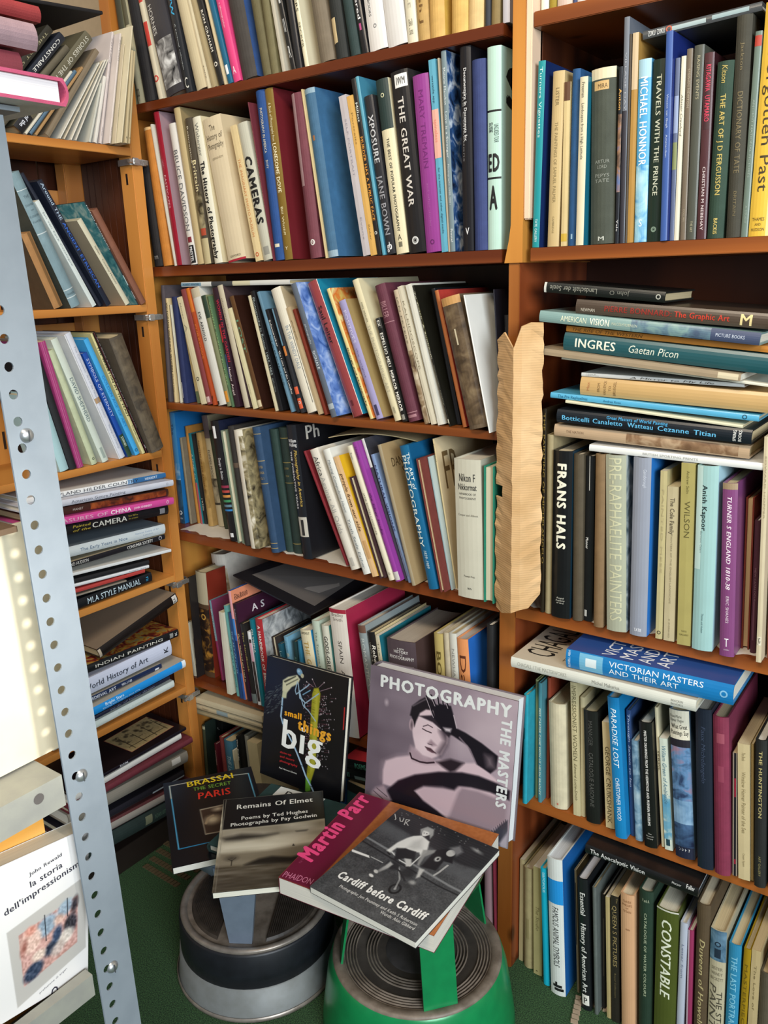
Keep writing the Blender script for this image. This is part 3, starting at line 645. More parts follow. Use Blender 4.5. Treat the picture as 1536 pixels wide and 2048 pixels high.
upright_row('A2', 'on third row of middle bookcase', MB+'third row', 'A', ZA['S3'], [
 ('a2',146,1075,193,85,135,'h','#4a4247','tall dim grey book',''),
 ('a2',198,1078,240,80,245,'j','#cdb98c','cream book with black capitals','VICTORIAN WORKING WOMEN;.04;.7;.5;#1b1a18;db|Michael Hiley;.72;.9;.42;#1b1a18;d'),
 ('a2',246,1072,264,126,300,'j','#cfcab4','slim cream and slate book','B;.0;1;#38465a;.0;.55'),
 ('a2',268,1076,330,165,232,'h','#16234f','navy book','B;.8;.95;#b9bfc9;.1;.4'),
 ('a2',388,1084,414,205,458,'p','#b5a271','tan paperback with green stripe','B;.02;.15;#5e7466|B;.85;1;#5f6b4c',{'y':.02}),
 ('a2',425,1090,468,228,240,'p','#cfc4a0','cream paperback','Notes;.05;.2;.3;#8d8670;d|A;.25;.32;.5;#8d8670;d|O;.76;.3;#3a362c'),
 ('a2',470,1092,514,255,175,'j','#7e3b3c','dusty maroon book','B;.93;.98;#c7a9a4;.2;.8'),
 ('a2',520,1100,552,300,165,'j','#a3441d','rust-red book','B;.0;.2;#c26a22|FURROWS;.3;.6;.4;#d57a37;d|y;.9;.95;.5;#2b1a12;hb'),
 ('a2',566,1125,640,335,170,'j','#ccc9bf','white book, grey head','EVE ARNOLD;.2;.45;.28;#3f3f3f;db|B;.0;.08;#b9ae95|B;.96;.99;#2a2a2a;.0;.3'),
 ('a2',642,1118,682,430,228,'j','#7b7f5d','moss green book','B;.0;.2;#283a2c|B;.86;.96;#cf8a2f;.1;.8'),
 ('a2',684,1120,706,485,230,'j','#4f6b4c','leafy green book','WOMENS GARDEN PICTURES;.05;.8;.4;#9fc27f;d'),
 ('a2',708,1122,778,520,160,'j','#2b1620','plum book with red title','WOMEN IN THE GARDEN;.1;.62;.34;#a91c36;db;.7|B;.3;.45;#c03a3a;.0;.4|Heather;.66;.78;.34;#d9c9c4;db|Angel;.8;.9;.34;#d9c9c4;db|B;.55;.75;#3a4a78;.0;.4'),
 ('a2',790,1132,858,540,142,'j','#bcb29a','tall grey-cream book','photographs;.1;.35;.25;#8a806c;d',{'side':'#4a3a3c'}),
 ('a2',862,1118,903,655,335,'p','#d4cba2','ivory paperback','spiro;.75;.86;.3;#a39a7a;d'),
 ('a2',906,1118,946,672,235,'j','#5a3c1f','brown book with green letters','LOST;.2;.5;.5;#5f8b6e;db|B;.92;.98;#cdbf9c;.1;.9',{'side':'#2b140c','d':.2}),
 ('a2',1062,1168,1086,835,225,'m','#cfc5a4','thin ivory brochure',''),
 ('a2',1090,1178,1128,850,190,'j','#151517','black exhibition book','Photography in Boston 1955-1985;.05;.7;.5;#8d9896;db|deCordova;.72;.84;.3;#8d9896;d',{'side':'#101012'}),
 ('a2',1200,1210,1238,908,195,'j','#5f8296','steel-blue book','MARKINGS;.35;.78;.4;#26424e;d'),
 ('a2',1246,1205,1274,975,345,'j','#17181b','black camera manual','Schauwecker;.1;.36;.5;#e4e2dc;db|The Leica and the Leicaflex;.4;.82;.5;#e4e2dc;db'),
 ('a2',1280,1205,1328,1035,338,'j','#27282c','black, blue and orange book','B;.0;.35;#6f9cb5;.0;.5|B;.36;.45;#c87a3a;.2;.8|B;.75;.82;#cf5a38|B;.86;.96;#cf5a38|O;.9;.3;#c9c9c4'),
 ('a2',1334,1216,1424,1000,178,'j','#d8d2c0','thick white book, grey title','IN THE WINDY DALE;.3;.65;.32;#8b96a0;d;.6|B;.3;.93;#22221f;.84;.88',{'side':'#b9a98a'}),
 ('a2',1430,1212,1468,1160,330,'p','#b8a27e','buff paperback','photograph;.12;.3;.3;#5d503a;d'),
 ('a2',1474,1202,1504,1212,345,'h','#7c2a14','rust cloth book',''),
 ('a2b',220,1052,262,-71,109,'j','#59626e','slate spine with blue sky cover','photographs;.3;.45;.3;#c4ccd2;d|SIGNALE;.5;.64;.5;#c4ccd2;db|B;.9;.94;#9aa4a8',{'side':'~#3a5a9c,#6a8ac8,#a8bce0','y':-.012}),
 ('a2b',368,1034,445,48,102,'j','#8a3b3c','brick-red book with teal boards','B;.0;1;#e0cfc4;.0;.04|B;.0;1;#e0cfc4;.96;1|Saul Leiter;.18;.46;.42;#221416;db|B;.88;.92;#5d2226;.3;.55',{'side':'#1e7f9c'}),
 ('a2b',486,1026,512,188,142,'j','#d8c98a','pale yellow book, coloured side','George and photography;.45;.9;.4;#3b3320;db',{'side':'~#c8b060,#d06a2a,#e0d090'}),
 ('a2b',536,1050,590,272,232,'j','#9a93ba','lavender book','POSITIVES;.08;.36;.4;#c9c4dc;d|the origins;.4;.65;.2;#6a6390;d|B;.88;.97;#3d3a58;.3;.7',{'side':'#a08a5c'}),
 ('a2b',668,1058,715,370,80,'j','#d2c8a4','cream book with faded capitals','MIKE WEAVER;.16;.3;.26;#77705a;d|THE PHOTOGRAPHIC ART;.32;.8;.45;#a9a189;d|HERBERT;.9;.95;.3;#77705a;d'),
 ('a2b',728,1082,764,535,352,'j','#171614','black book, white condensed title','B;.0;.1;#2b2a28|EX;.02;.08;.5;#dedad0;db|ESPELHO MEU;.14;.47;.62;#e6e2d6;db|MIRROR MIRROR;.5;.9;.62;#e6e2d6;db|B;.93;.98;#8d8a80;.2;.8'),
 ('a2b',772,1095,850,525,120,'h','#5a2636','burgundy leather book','B;.27;.275;#9a6d74|B;.93;.935;#a77a80|BILLER;.12;.24;.5;#9a6d74;db|B;.95;.97;#9a6d74;.1;.9'),
 ('a2b',882,1072,930,665,150,'j','#b9aa90','beige book, mottled brown foot','B;.45;1;~#4a3828,#8a7458,#cfc3aa|JAN PETERS;.05;.4;.3;#6a6050;d'),
 ('a2b',934,1092,970,692,125,'p','#cdc5ae','oatmeal paperback','KALEIDOSCOPE;.1;.6;.4;#8a806a;d'),
 ('a2b',986,1116,1030,752,112,'p','#d3d1c4','off-white paperback','B;.1;.95;#6a6a64;.05;.1'),
 ('a2b',1064,1114,1116,802,114,'j','#17160f','black book with blackletter title','To Catch;.04;.24;.5;#e4e2c8;db|A Sunbeam;.27;.52;.5;#e4e2c8;db|Victorian reality;.56;.85;.22;#c9c7ac;d|B;.1;.45;#6f6a1c;.82;.9|B;.95;.98;#c8c6ae;.2;.8'),
 ('a2b',1122,1114,1150,935,138,'j','#18181c','narrow black book','',{'y':.03}),
 ('a2b',1162,1126,1190,958,152,'h','#a8602e','orange-brown book','',{'side':'#a32c22'}),
 ('a2b',1200,1134,1340,995,214,'h','#5d4c38','old brown book with scuffed leather','B;.06;.97;~#3f3224,#5d4c38,#7a684e|B;.0;.06;#b98c54|B;.24;.36;#c3b79a;.42;.5',{'y':-.012}),
 ('a2b',1350,1166,1408,1166,182,'j','#e9eae4','white slipcased book','',{'side':'#dcdcd6','y':-.02}),
 ('a2b',1418,1160,1462,1357,142,'j','#1d1b24','tall glossy black book','Collected;.08;.2;.12;#b9b9bd;d;.3',{'y':.02}),
 ('a2b',1470,1150,1500,1440,325,'h','#1b1b20','small black book in the corner','B;.1;.3;#4c4c52;.1;.2',{'y':.04}),
], y0=.008, xmin=XL+.001, xmax=XD0+.012)
flat_pile('lying on the third row of middle bookcase', MB+'third row', 'A', [
 ('a2',267,112,146,1190,70,124,'j','#cfd0ca','long thin white book','B;.0;.2;#6f93a8;.15;.85|ALBERT RENGER;.02;.18;.4;#23404e;db|B;.3;.5;#3f4144|B;.5;.66;#c9c3a4'),
], y0=.012, dmax=.2)

upright_row('A3', 'on fourth row of middle bookcase', MB+'fourth row', 'A', ZA['S4'], [
 ('a3',126,1080,196,22,108,'j','#3c7ba8','tall sky-blue book','The;.1;.2;.4;#1d4d70;db|B;.45;.62;~#3c7ba8,#a8bcc4|B;.6;1;~#1c3448,#35586f|O;.9;.28;#e4e8e8|PHAIDON;.945;.96;.5;#c9ced0;h',{'side':'#1d6aa8'}),
 ('a3',214,1087,272,96,332,'h','#857a63','drab khaki book','',{'side':'#6a604e'}),
 ('a3',280,1082,312,148,230,'h','#a8722c','ochre-orange book',''),
 ('a3',315,1088,342,184,292,'p','#1f6f78','teal and pink paperback','A Middle Art;.22;.5;.5;#d5dcd2;di|B;.54;1;#a8505a'),
 ('a3',346,1090,368,230,300,'m','#262424','thin black pamphlet','1930s;.7;.85;.5;#c8c0ac;d'),
 ('a3',374,1108,458,262,290,'h','#a3824a','mottled tan book','PAINTERS OF THE BAUHAUS;.08;.62;.3;#6b3f1c;db|B;.3;.8;~#8a6a34,#a3824a,#6b5026;.2;1|B;.0;1;#b9a068;.0;.25'),
 ('a3',464,1112,512,300,140,'j','#b3a688','tall pale photographic spine','B;.0;.2;#6b5a58|POMPEII MODERN;.3;.6;.4;#4c4336;d|B;.56;.78;~#3b352b,#b3a688|B;.78;.8;#3b352b'),
 ('a3',518,1132,548,378,270,'h','#2b3420','very dark green book',''),
 ('a3',564,1240,632,388,190,'j','#131315','black design book','B;.04;.14;#e9e9e6;.25;.6|Design in Britain;.3;.48;.3;#dedede;d|B;.53;.55;#8e2b45|B;.57;.59;#b1443c|B;.61;.63;#c98a42|B;.65;.67;#3d8a5a|B;.69;.71;#5f7f8c|B;.73;.745;#2f7fc0|B;.93;.965;#e3e3e3;.3;.7',{'side':'#1b2036'}),
 ('a3',640,1258,688,487,270,'f','#6f7a66','grey-green boards, pages outward','',{'pages':'#d6d0b4'}),
 ('a3',694,1278,745,540,235,'h','#2b2622','very dark brown book','B;.3;.34;#5a4a3c'),
 ('a3',748,1304,822,592,268,'j','#ddd6c4','white book with a ragged edge','B;.05;1;~#2a2622,#8f8362,#ddd6c4;.6;1',{'side':'~#3a3226,#8f8362,#b9a87c'}),
 ('a3',924,1342,1044,752,245,'h','#22405f','blue cloth, gilt bands','B;.05;.055;#a58f5a|B;.26;.265;#a58f5a|SUTER;.3;.32;.5;#a58f5a;h|GEORGIA;.345;.365;.6;#a58f5a;h|VOL 1;.39;.41;.5;#a58f5a;h|B;.44;.445;#a58f5a|B;.92;.925;#a58f5a|B;.96;.965;#a58f5a'),
 ('a3',1054,1332,1115,905,262,'h','#1d352f','bottle-green cloth book',''),
 ('a3',1120,1345,1192,985,245,'h','#1a2c26','green-black book, gilt bands','B;.08;.085;#8f7d45|B;.27;.275;#8f7d45|SUTER;.31;.325;.5;#8f7d45;h|1914;.37;.385;.4;#8f7d45;h|B;.43;.435;#8f7d45|B;.92;.925;#8f7d45'),
 ('a3',1204,1378,1284,1054,225,'j','#17191f','black American photography book','William;.1;.125;.8;#dedede;hb|Welling;.13;.155;.8;#dedede;hb|THE FORMATIVE YEARS;.19;.62;.24;#dedede;db;.22|Photography in America;.18;.6;.26;#b79a4a;dbi;.72|B;.68;.83;#b9b4a8;.05;.95|B;.7;.82;#2a2928;.35;.65',{'side':'#17171b','y':-.004,'st':[('Ph',.03,.88,.05,.03,'#b9b4aa','b')]}),
 ('a3b',308,976,326,20,214,'h','#85202c','thin crimson board',''),
 ('a3b',338,1008,400,60,206,'j','#d8d2c4','white book with grey Africa title','Africa;.06;.22;.5;#3a3a3a;d|Against All Odds;.23;.7;.5;#a9a6a0;d|B;.9;.97;#b4b0a6;.35;.7'),
 ('a3b',425,1048,478,146,206,'j','#dcdcd4','glossy white book','Moving Compulsive Henri;.08;.5;.32;#6f7a80;di|Truth Seale Esther;.55;.95;.32;#6f7a80;di'),
 ('a3b',487,1057,530,222,252,'p','#e0b987','peach paperback, yellow side','people from our side;.14;.62;.5;#57391f;dbi|B;.7;.85;#caa06c;.2;.8',{'side':'#d9ac1c'}),
 ('a3b',536,1064,572,330,385,'f','#3a2023','dark boards, pages outward','',{'pages':'#d3c8a8'}),
 ('a3b',598,1086,634,310,180,'j','#dcd5bc','ivory book with small capitals','Bown;.05;.1;.4;#8f8a7c;d|JANE BOWN CAVENDER;.35;.66;.3;#7a7568;d|O;.95;.2;#8f8a7c'),
 ('a3b',638,1084,700,345,155,'j','#8e3a92','bright purple book','Unseen;.03;.12;.4;#4f1c58;di|the Silver Studio;.36;.66;.42;#4f1c58;dbi|B;.93;.99;#c2bcb8'),
 ('a3b',702,1078,722,408,130,'j','#3a3a42','dark grey book','B;.0;.2;#c9c9c4'),
 ('a3b',724,1090,748,470,235,'j','#7c93b8','powder-blue book','NATURAL VISIONS;.08;.6;.55;#2c3a5c;db|B;.65;.95;#6e7684;.3;.6'),
 ('a3b',748,1110,772,515,170,'j','#9c8f74','taupe book with brown boards','',{'side':'#a58d66','st':[('DANCE',.02,.83,.06,.018,'#4c3b22',''),('of',.05,.78,.02,.016,'#4c3b22','')]}),
 ('a3b',860,1142,922,660,178,'j','#125e86','petrol-blue art photography book','The ART of;.05;.3;.3;#e0e6e0;d;.76|PHOTOGRAPHY;.06;.7;.5;#e8ecdf;d;.3|1839-1989;.72;.85;.3;#c2cfd0;di',{'side':'#0f5580'}),
 ('a3b',944,1172,1014,775,262,'f','#6f2f28','russet boards, pages outward','',{'pages':'#d8c39c'}),
 ('a3b',1016,1182,1044,850,250,'j','#8fa6a8','pale grey-blue book','',{'side':'#b7c4c0','y':.0}),
 ('a3b',1045,1160,1053,884,128,'m','#d0bd8f','slim tan booklet','Fraenkel;.03;.15;.5;#6a5a3a;d',{'side':'#d3bf98','y':.012,'st':[('FR',.015,.66,.06,.075,'#6a5433','')]}),
 ('a3b',1052,1205,1222,1022,258,'j','#c3c0ae','thick grey-white camera handbook','Nikon F;.1;.155;.62;#2b2b2a;hb|Nikkormat;.17;.215;.7;#2b2b2a;hb|HANDBOOK OF;.235;.25;.64;#3c3c3a;h|PHOTOGRAPHY;.265;.28;.64;#3c3c3a;h|Cooper and Abbott;.385;.4;.75;#6a655a;h|Fountain Press;.83;.845;.42;#4a473f;h|kh;.92;.935;.16;#2b2b2a;hb',{'side':'#b9b6a4'}),
 ('a3b',1228,1220,1306,1228,308,'f','#1c8066','emerald boards, pages outward','',{'pages':'#c9c3a6'}),
], ymin=-.02, xmin=XL+.001, xmax=XD0-.001)

upright_row('A4b', 'at the back of fifth row, middle bookcase', MB+'fifth row', 'A', ZA['S5'], [
 ('a4',345,1000,372,188,225,'h','#8e4a4c','brick-pink cloth book','',{'y':.10}),
 ('a4',376,1000,480,224,108,'h','#c2b294','torn white-backed book','B;.0;.12;#ded8cc|B;.12;.9;~#8a7860,#c2b294,#e0d8c8',{'y':.10,'side':'#d8d2c6'}),
], xmin=XL+.001)
upright_row('A4', 'on fifth row of middle bookcase', MB+'fifth row', 'A', ZA['S5'], [
 ('a4',106,1045,126,30,640,'m','#c9c2ac','thin off-white booklet','',{'d':.085}),
 ('a4',130,1058,172,58,288,'j','#1e1a1a','speckled black book','B;.2;.3;#5a5246;.2;.5|B;.5;.6;#6a6252;.4;.8|B;.8;.86;#b9ad94;.2;.6',{'d':.09}),
 ('a4',184,1040,292,84,232,'j','#4d3a28','ornate gilt and black book','B;.0;.3;#a99f85|B;.34;.95;~#1c1410,#2b1d16,#a8772f|O;.42;.22;#b78b3f',{'y':.025,'side':'#7a2a1c','d':.07}),
 ('a4',318,1078,334,202,462,'j','#6b8f9a','teal and magenta book','BRUSH PAINTING;.1;.5;.4;#d8d8d8;d|B;.5;1;#8a2c58',{'side':'#7d3a5c','d':.08}),
 ('a4',364,1202,412,296,552,'p','#cfc9b4','ivory paperback','',{'d':.095}),
 ('a4',438,1200,456,335,505,'m','#62a09c','thin aqua booklet','THE ART OF BIRDS;.4;.9;.5;#1d4a50;d',{'d':.095}),
 ('a4',458,1225,486,365,560,'j','#22406e','navy art book','THE ART OF LOUIS;.2;.7;.4;#8ab0c0;di',{'d':.095}),
 ('a4',490,1258,514,366,392,'j','#2f5aa0','pink-headed blue book','B;.0;.25;#d79aa0|B;.25;.4;#3f7fc0|B;.45;.75;#1b2d58',{'side':'#e08e6c','st':[('The British',.01,.93,.045,.008,'#3b2320','b'),('Exhibition',.01,.91,.045,.008,'#3b2320','b')]}),
 ('a4',520,1262,556,400,490,'j','#2a1622','aubergine book','Roberts;.05;.16;.3;#b9aab2;d|Three Hundred and Land in;.3;.8;.4;#c6b98e;db',{'side':'#3d1a30','st':[('A S',.05,.86,.045,.018,'#d8d2d4','b')]}),
 ('a4',560,1282,596,440,640,'j','#23201f','black book, silver foot','The Handbook;.1;.6;.3;#b7a35c;d|B;.88;1;#6b7674'),
 ('a4',600,1288,622,512,705,'j','#dcdcdc','white-edged photo book','B;.1;.95;#3a2f2c;.3;1|B;.15;.4;#c99aa6;.3;1'),
 ('a4',626,1300,652,528,612,'j','#146a78','teal guide book','OLYMPIA;.1;.38;.45;#c9d0c4;db'),
 ('a4',662,1305,738,568,606,'j','#a32a30','red handbook','A HANDBOOK OF BIRDS;.07;.75;.36;#e8e2da;db',{'side':'~#5a5d60,#a0a3a4,#c9cac8'}),
 ('a4',800,1310,834,694,742,'f','#2a201c','black boards, pages up','',{'pages':'#d8cdb0','y':.01}),
 ('a4',846,1310,878,745,800,'j','#1d4f60','small teal book','Luca;.1;.25;.5;#9ac0c4;d',{'y':.01}),
 ('a4',882,1310,912,792,742,'j','#6fa0b8','light-blue shaded book','CUTHE;.05;.2;.3;#3a6478;d|O;.24;.3;#d8c89a',{'y':.01}),
 ('a4',918,1310,948,858,780,'j','#20383a','small dark teal book','ANN;.2;.35;.5;#52766c;db',{'y':.01}),
 ('a4',952,1310,976,898,772,'j','#2f6f8c','small mid-blue book','',{'y':.01}),
 ('a4',1014,1310,1094,914,690,'j','#ddd3b0','cream book with gold lettering','LAMSVELT;.02;.045;.8;#3b3324;hb|THE GLORY;.12;.6;.42;#b3924a;db',{'side':'#2a86b8','y':.005}),
 ('a4',1098,1310,1152,1004,620,'j','#b9c6b4','greenish-white book','The Treatise to Country;.1;.7;.25;#6b7c6e;d',{'y':.005}),
 ('a4',1162,1310,1216,1080,655,'j','#d3d2c0','white book with black italics','GODS-GREEVE;.1;.5;.5;#2f2a26;db',{'side':'#5aa39c','y':.0}),
 ('a4',1226,1312,1350,1136,524,'j','#dcd4c8','big white book on Spain','Bradley;.03;.055;.7;#7a7066;h|Smith;.065;.09;.6;#7a7066;h|SPAIN;.24;.42;.22;#4c443c;d|A HISTORY;.47;.85;.22;#4c443c;d|B;.0;.03;#9c2438',{'side':'#a32846','y':-.012}),
 ('a4b',388,1200,442,270,405,'j','#8b9596','grey book, pale lettering','B;.0;.06;#6a4a3c|ROMANTICS REALISTS;.1;.8;.4;#c3cac4;d',{'y':-.012}),
 ('a4b',446,1200,500,340,455,'j','#1d1a19','black book below tan page edges','Robert;.1;.3;.4;#e2ddd0;dbi;.7|works 1936;.08;.4;.2;#b9b2a2;d;.3',{'y':-.012,'side':'#c9b68a'}),
 ('a4b',504,1200,532,404,480,'p','#cfc7aa','thin cream paperback','The Art;.05;.3;.4;#7c735a;d',{'side':'#1c6a78','y':-.012}),
 ('a4b',540,1200,745,480,500,'j','#52454a','very thick brown-grey history','A NEW;.06;.075;.25;#d3cfca;hb|HISTORY;.08;.105;.5;#e3dfda;hb|OF;.112;.122;.12;#d3cfca;h|PHOTOGRAPHY;.128;.155;.85;#e3dfda;hb|B;.2;.205;#b9b3ae;.1;.9|B;.2;.4;#8a8084;.1;.9',{'side':'#4d3a36','y':-.014,'pages':'#bfb4a4'}),
 ('a4b',870,1200,932,828,462,'j','#b3a062','khaki-gold book','BOO;.12;.42;.5;#5b4c1c;db',{'y':-.004}),
 ('a4b',936,1200,978,896,456,'h','#b9ad92','beige book, perforated edge','B;.05;.9;#8e8268;.05;.15',{'y':-.004}),
 ('a4b',982,1200,1034,940,462,'j','#c9c8bc','grey-white monograph','NEWHALL;.1;.35;.35;#8a8880;d|ANSEL;.45;.7;.4;#8a8880;d',{'y':-.006}),
 ('a4b',1040,1200,1120,994,500,'j','#d98f5a','orange-spined book with blue boards','DavidB;.1;.65;.55;#5a2a14;d',{'side':'#2b6cc0','y':-.008,'pages':'#bdb6b0'}),
 ('a4b',1215,1200,1262,1215,400,'h','#0f0f10','black rounded album','',{'y':.0}),
], ymin=-.015, xmin=XL+.001, xmax=XD0-.001)
# ================================================================ books: right bookcase
RB = 'books in the right bookcase, '
upright_row('B0', 'on top row of right bookcase', RB+'top row', 'A', 1.8145, [
 ('px',1081,24,1096,1084,-150,'j','#d9dcca','white book end','',{'H':.24}),
 ('px',1098,17,1112,1101,-150,'h','#8f7a1c','olive-yellow book end','',{'H':.24}),
 ('px',1113,15,1145,1116,-150,'j','#c4b0a2','pinkish white book end','',{'H':.25}),
 ('px',1146,8,1153,1149,-150,'h','#39456b','narrow blue book end','',{'H':.25}),
 ('px',1154,6,1170,1157,-150,'j','#d0c8c4','pale grey book end','',{'H':.25}),
], y0=.02, xmin=-.6515, xmax=XR-.021)
upright_row('B1', 'on second row of right bookcase', RB+'second row', 'A', ZA['S2'], [
 ('b1',129,1475,169,167,368,'j','#1c8a90','teal book with navy boards','Turners Vignettes;.03;.4;.4;#bfe0de;d|TATE GALLERY;.84;.97;.35;#d0e6e4;d',{'side':'#142a5c','y':.002}),
 ('b1',219,1470,300,254,430,'j','#bfa878','cream book on a painter','LISTER;.09;.19;.3;#7a6844;d|THE PAINTINGS OF SAMUEL PALMER;.28;.74;.26;#8b7850;d|CAMBRIDGE;.82;.92;.16;#8b7850;d'),
 ('b1',302,1466,336,324,492,'p','#cbb684','ivory book with brown head','B;.0;.11;#5a3a26|B;.92;.97;#c2a23c'),
 ('b1',343,1462,387,371,415,'h','#164a78','marine blue book','B;.93;.96;#8fb0c4;.4;.6'),
 ('b1',389,1462,440,416,462,'j','#d3c9ab','white book with teal boards','Freeman;.03;.12;.4;#5b594c;d|Landscapes from a High Latitude;.15;.48;.34;#5b594c;d',{'side':'#1a6a80','y':.0}),
 ('b1',472,1450,612,479,420,'h','#3c4238','very thick grey-green volume','B;.0;.06;#d3c8a8|B;.07;.12;#c4a36c;.15;.75|MIRA;.085;.11;.4;#4a3a22;h|ARTUR;.51;.53;.6;#8a8f86;h|LORD;.54;.56;.4;#8a8f86;h|PEPYS;.59;.61;.6;#8a8f86;h|TATE;.62;.64;.6;#8a8f86;h|M;.955;.98;.3;#b9bdb4;hb'),
 ('b1',624,1446,646,650,400,'j','#1d2128','narrow dark pictorial book','Anton;.12;.24;.7;#d0a050;db|B;.26;.7;~#1d2128,#8e6b50,#2a6aa8|Yale;.86;.93;.5;#d8d8d8;d'),
 ('b1',650,1444,680,681,106,'j','#6c727c','tall slate-grey book','VILLAGE DAY;.15;.4;.3;#a9aeb6;d|B;.4;1;#2b2a34;.0;.9'),
 ('b1',684,1442,694,713,205,'h','#4e4438','thin brown book',''),
 ('b1',697,1443,735,732,200,'p','#a8803e','ochre book with cream head','B;.0;.26;#c4ae8c'),
 ('b1',737,1440,808,766,360,'j','#4f9fce','sky-blue book, white capitals','B;.0;.1;#9fc4d4|MICHAEL HONNOR;.09;.57;.6;#e6eff2;db|B;.57;1;~#3f8fc8,#8fc2d8,#b8dce8|S;.87;.91;.3;#e8f2f4;h'),
 ('b1',812,1437,890,853,360,'j','#16291f','dark green royal travel book','TRAVELS;.08;.3;.36;#c4c9b4;db|WITH THE PRINCE;.32;.74;.36;#c4c9b4;db|O;.93;.2;#7a9080|O;.93;.1;#7a9080'),
 ('b1',893,1432,945,930,190,'j','#3a5796','tall blue glossy book','Vincent van Gogh;.29;.45;.26;#b9c6e0;d|Amsterdam;.48;.59;.26;#b9c6e0;d',{'side':'#1c2c70','y':-.004}),
 ('b1',949,1430,974,986,350,'j','#5b6580','muted blue-grey book','B;.2;.4;#8c9ab8|B;.45;.6;#7c8456'),
 ('b1',976,1430,1009,1022,338,'p','#d8d3bc','ivory book with grey script','Alistair Crawford;.2;.42;.5;#77766a;di'),
 ('b1',1012,1425,1044,1054,295,'j','#6f6353','warm grey book','STEPHEN NEWTON;.1;.3;.4;#a89c86;d|COLLINS;.83;.9;.3;#a89c86;d'),
 ('b1',1047,1420,1105,1098,275,'j','#4b4d44','grey-olive book','RAISING EVENTS;.05;.27;.3;#a9a284;d|THE ART;.9;.96;.25;#a9a284;d'),
 ('b1',1108,1415,1164,1158,320,'j','#4a2a2e','plum book, scarlet lettering','B;.05;.4;#3a1c22;.2;.8|KITAGAWA;.06;.2;.5;#c93a55;db|UTAMARO;.22;.36;.5;#c93a55;db|CHRISTIAN M NEBEHAY;.6;.95;.3;#c7b9b9;db',{'side':'#35171c'}),
 ('b1',1170,1410,1278,1233,372,'h','#223c2e','dark green book, gilt lettering','Kitson;.02;.12;.34;#b9a55a;di|THE ART OF J D FERGUSSON;.18;.75;.32;#b9a55a;db|BACKIS;.88;.975;.24;#c9b466;db'),
 ('b1',1283,1403,1370,1350,98,'h','#37352a','tall olive-black book','Jackson;.12;.24;.22;#6f6448;db|DICTIONARY OF TATE;.33;.7;.36;#6f6448;db|BRITAIN;.78;.9;.2;#6f6448;d'),
 ('b1',1374,1398,1412,1462,190,'j','#66766c','grey-green book with red dot','B;.02;.07;#a8382a|ANCIENT NATIONAL PICTURES;.32;.7;.3;#93a096;d|A STUDY;.84;.93;.3;#93a096;d'),
 ('b1',1416,1396,1570,1523,15,'j','#d9b13f','broad golden-yellow book','Forgotten Past;.2;.8;.5;#3a2f1a;d;.55|THAMES;.915;.93;.6;#5f4c22;h;.45|AND;.94;.952;.3;#5f4c22;h;.45|HUDSON;.962;.976;.66;#5f4c22;h;.45'),
 ('px',1556,466,1590,1576,10,'j','#3a4a54','dark blue-grey book','',{}),
], y0=.008, xmin=-.6515, xmax=XR-.021)
flat_pile('lying on second row of right bookcase', RB+'second row', 'A', [
 ('b1',790,178,238,1500,10,62,'j','#45484a','silver-grey striped book','ZOKU;.05;.115;.6;#d8dcdc;db|ZOKU;.13;.2;.6;#d8dcdc;db|B;.26;.55;#9fb0b2;.2;.7|B;.6;.9;#8ea2a6;.3;.8|O;.235;.4;#b8604a',{'d':.2}),
], y0=.012)
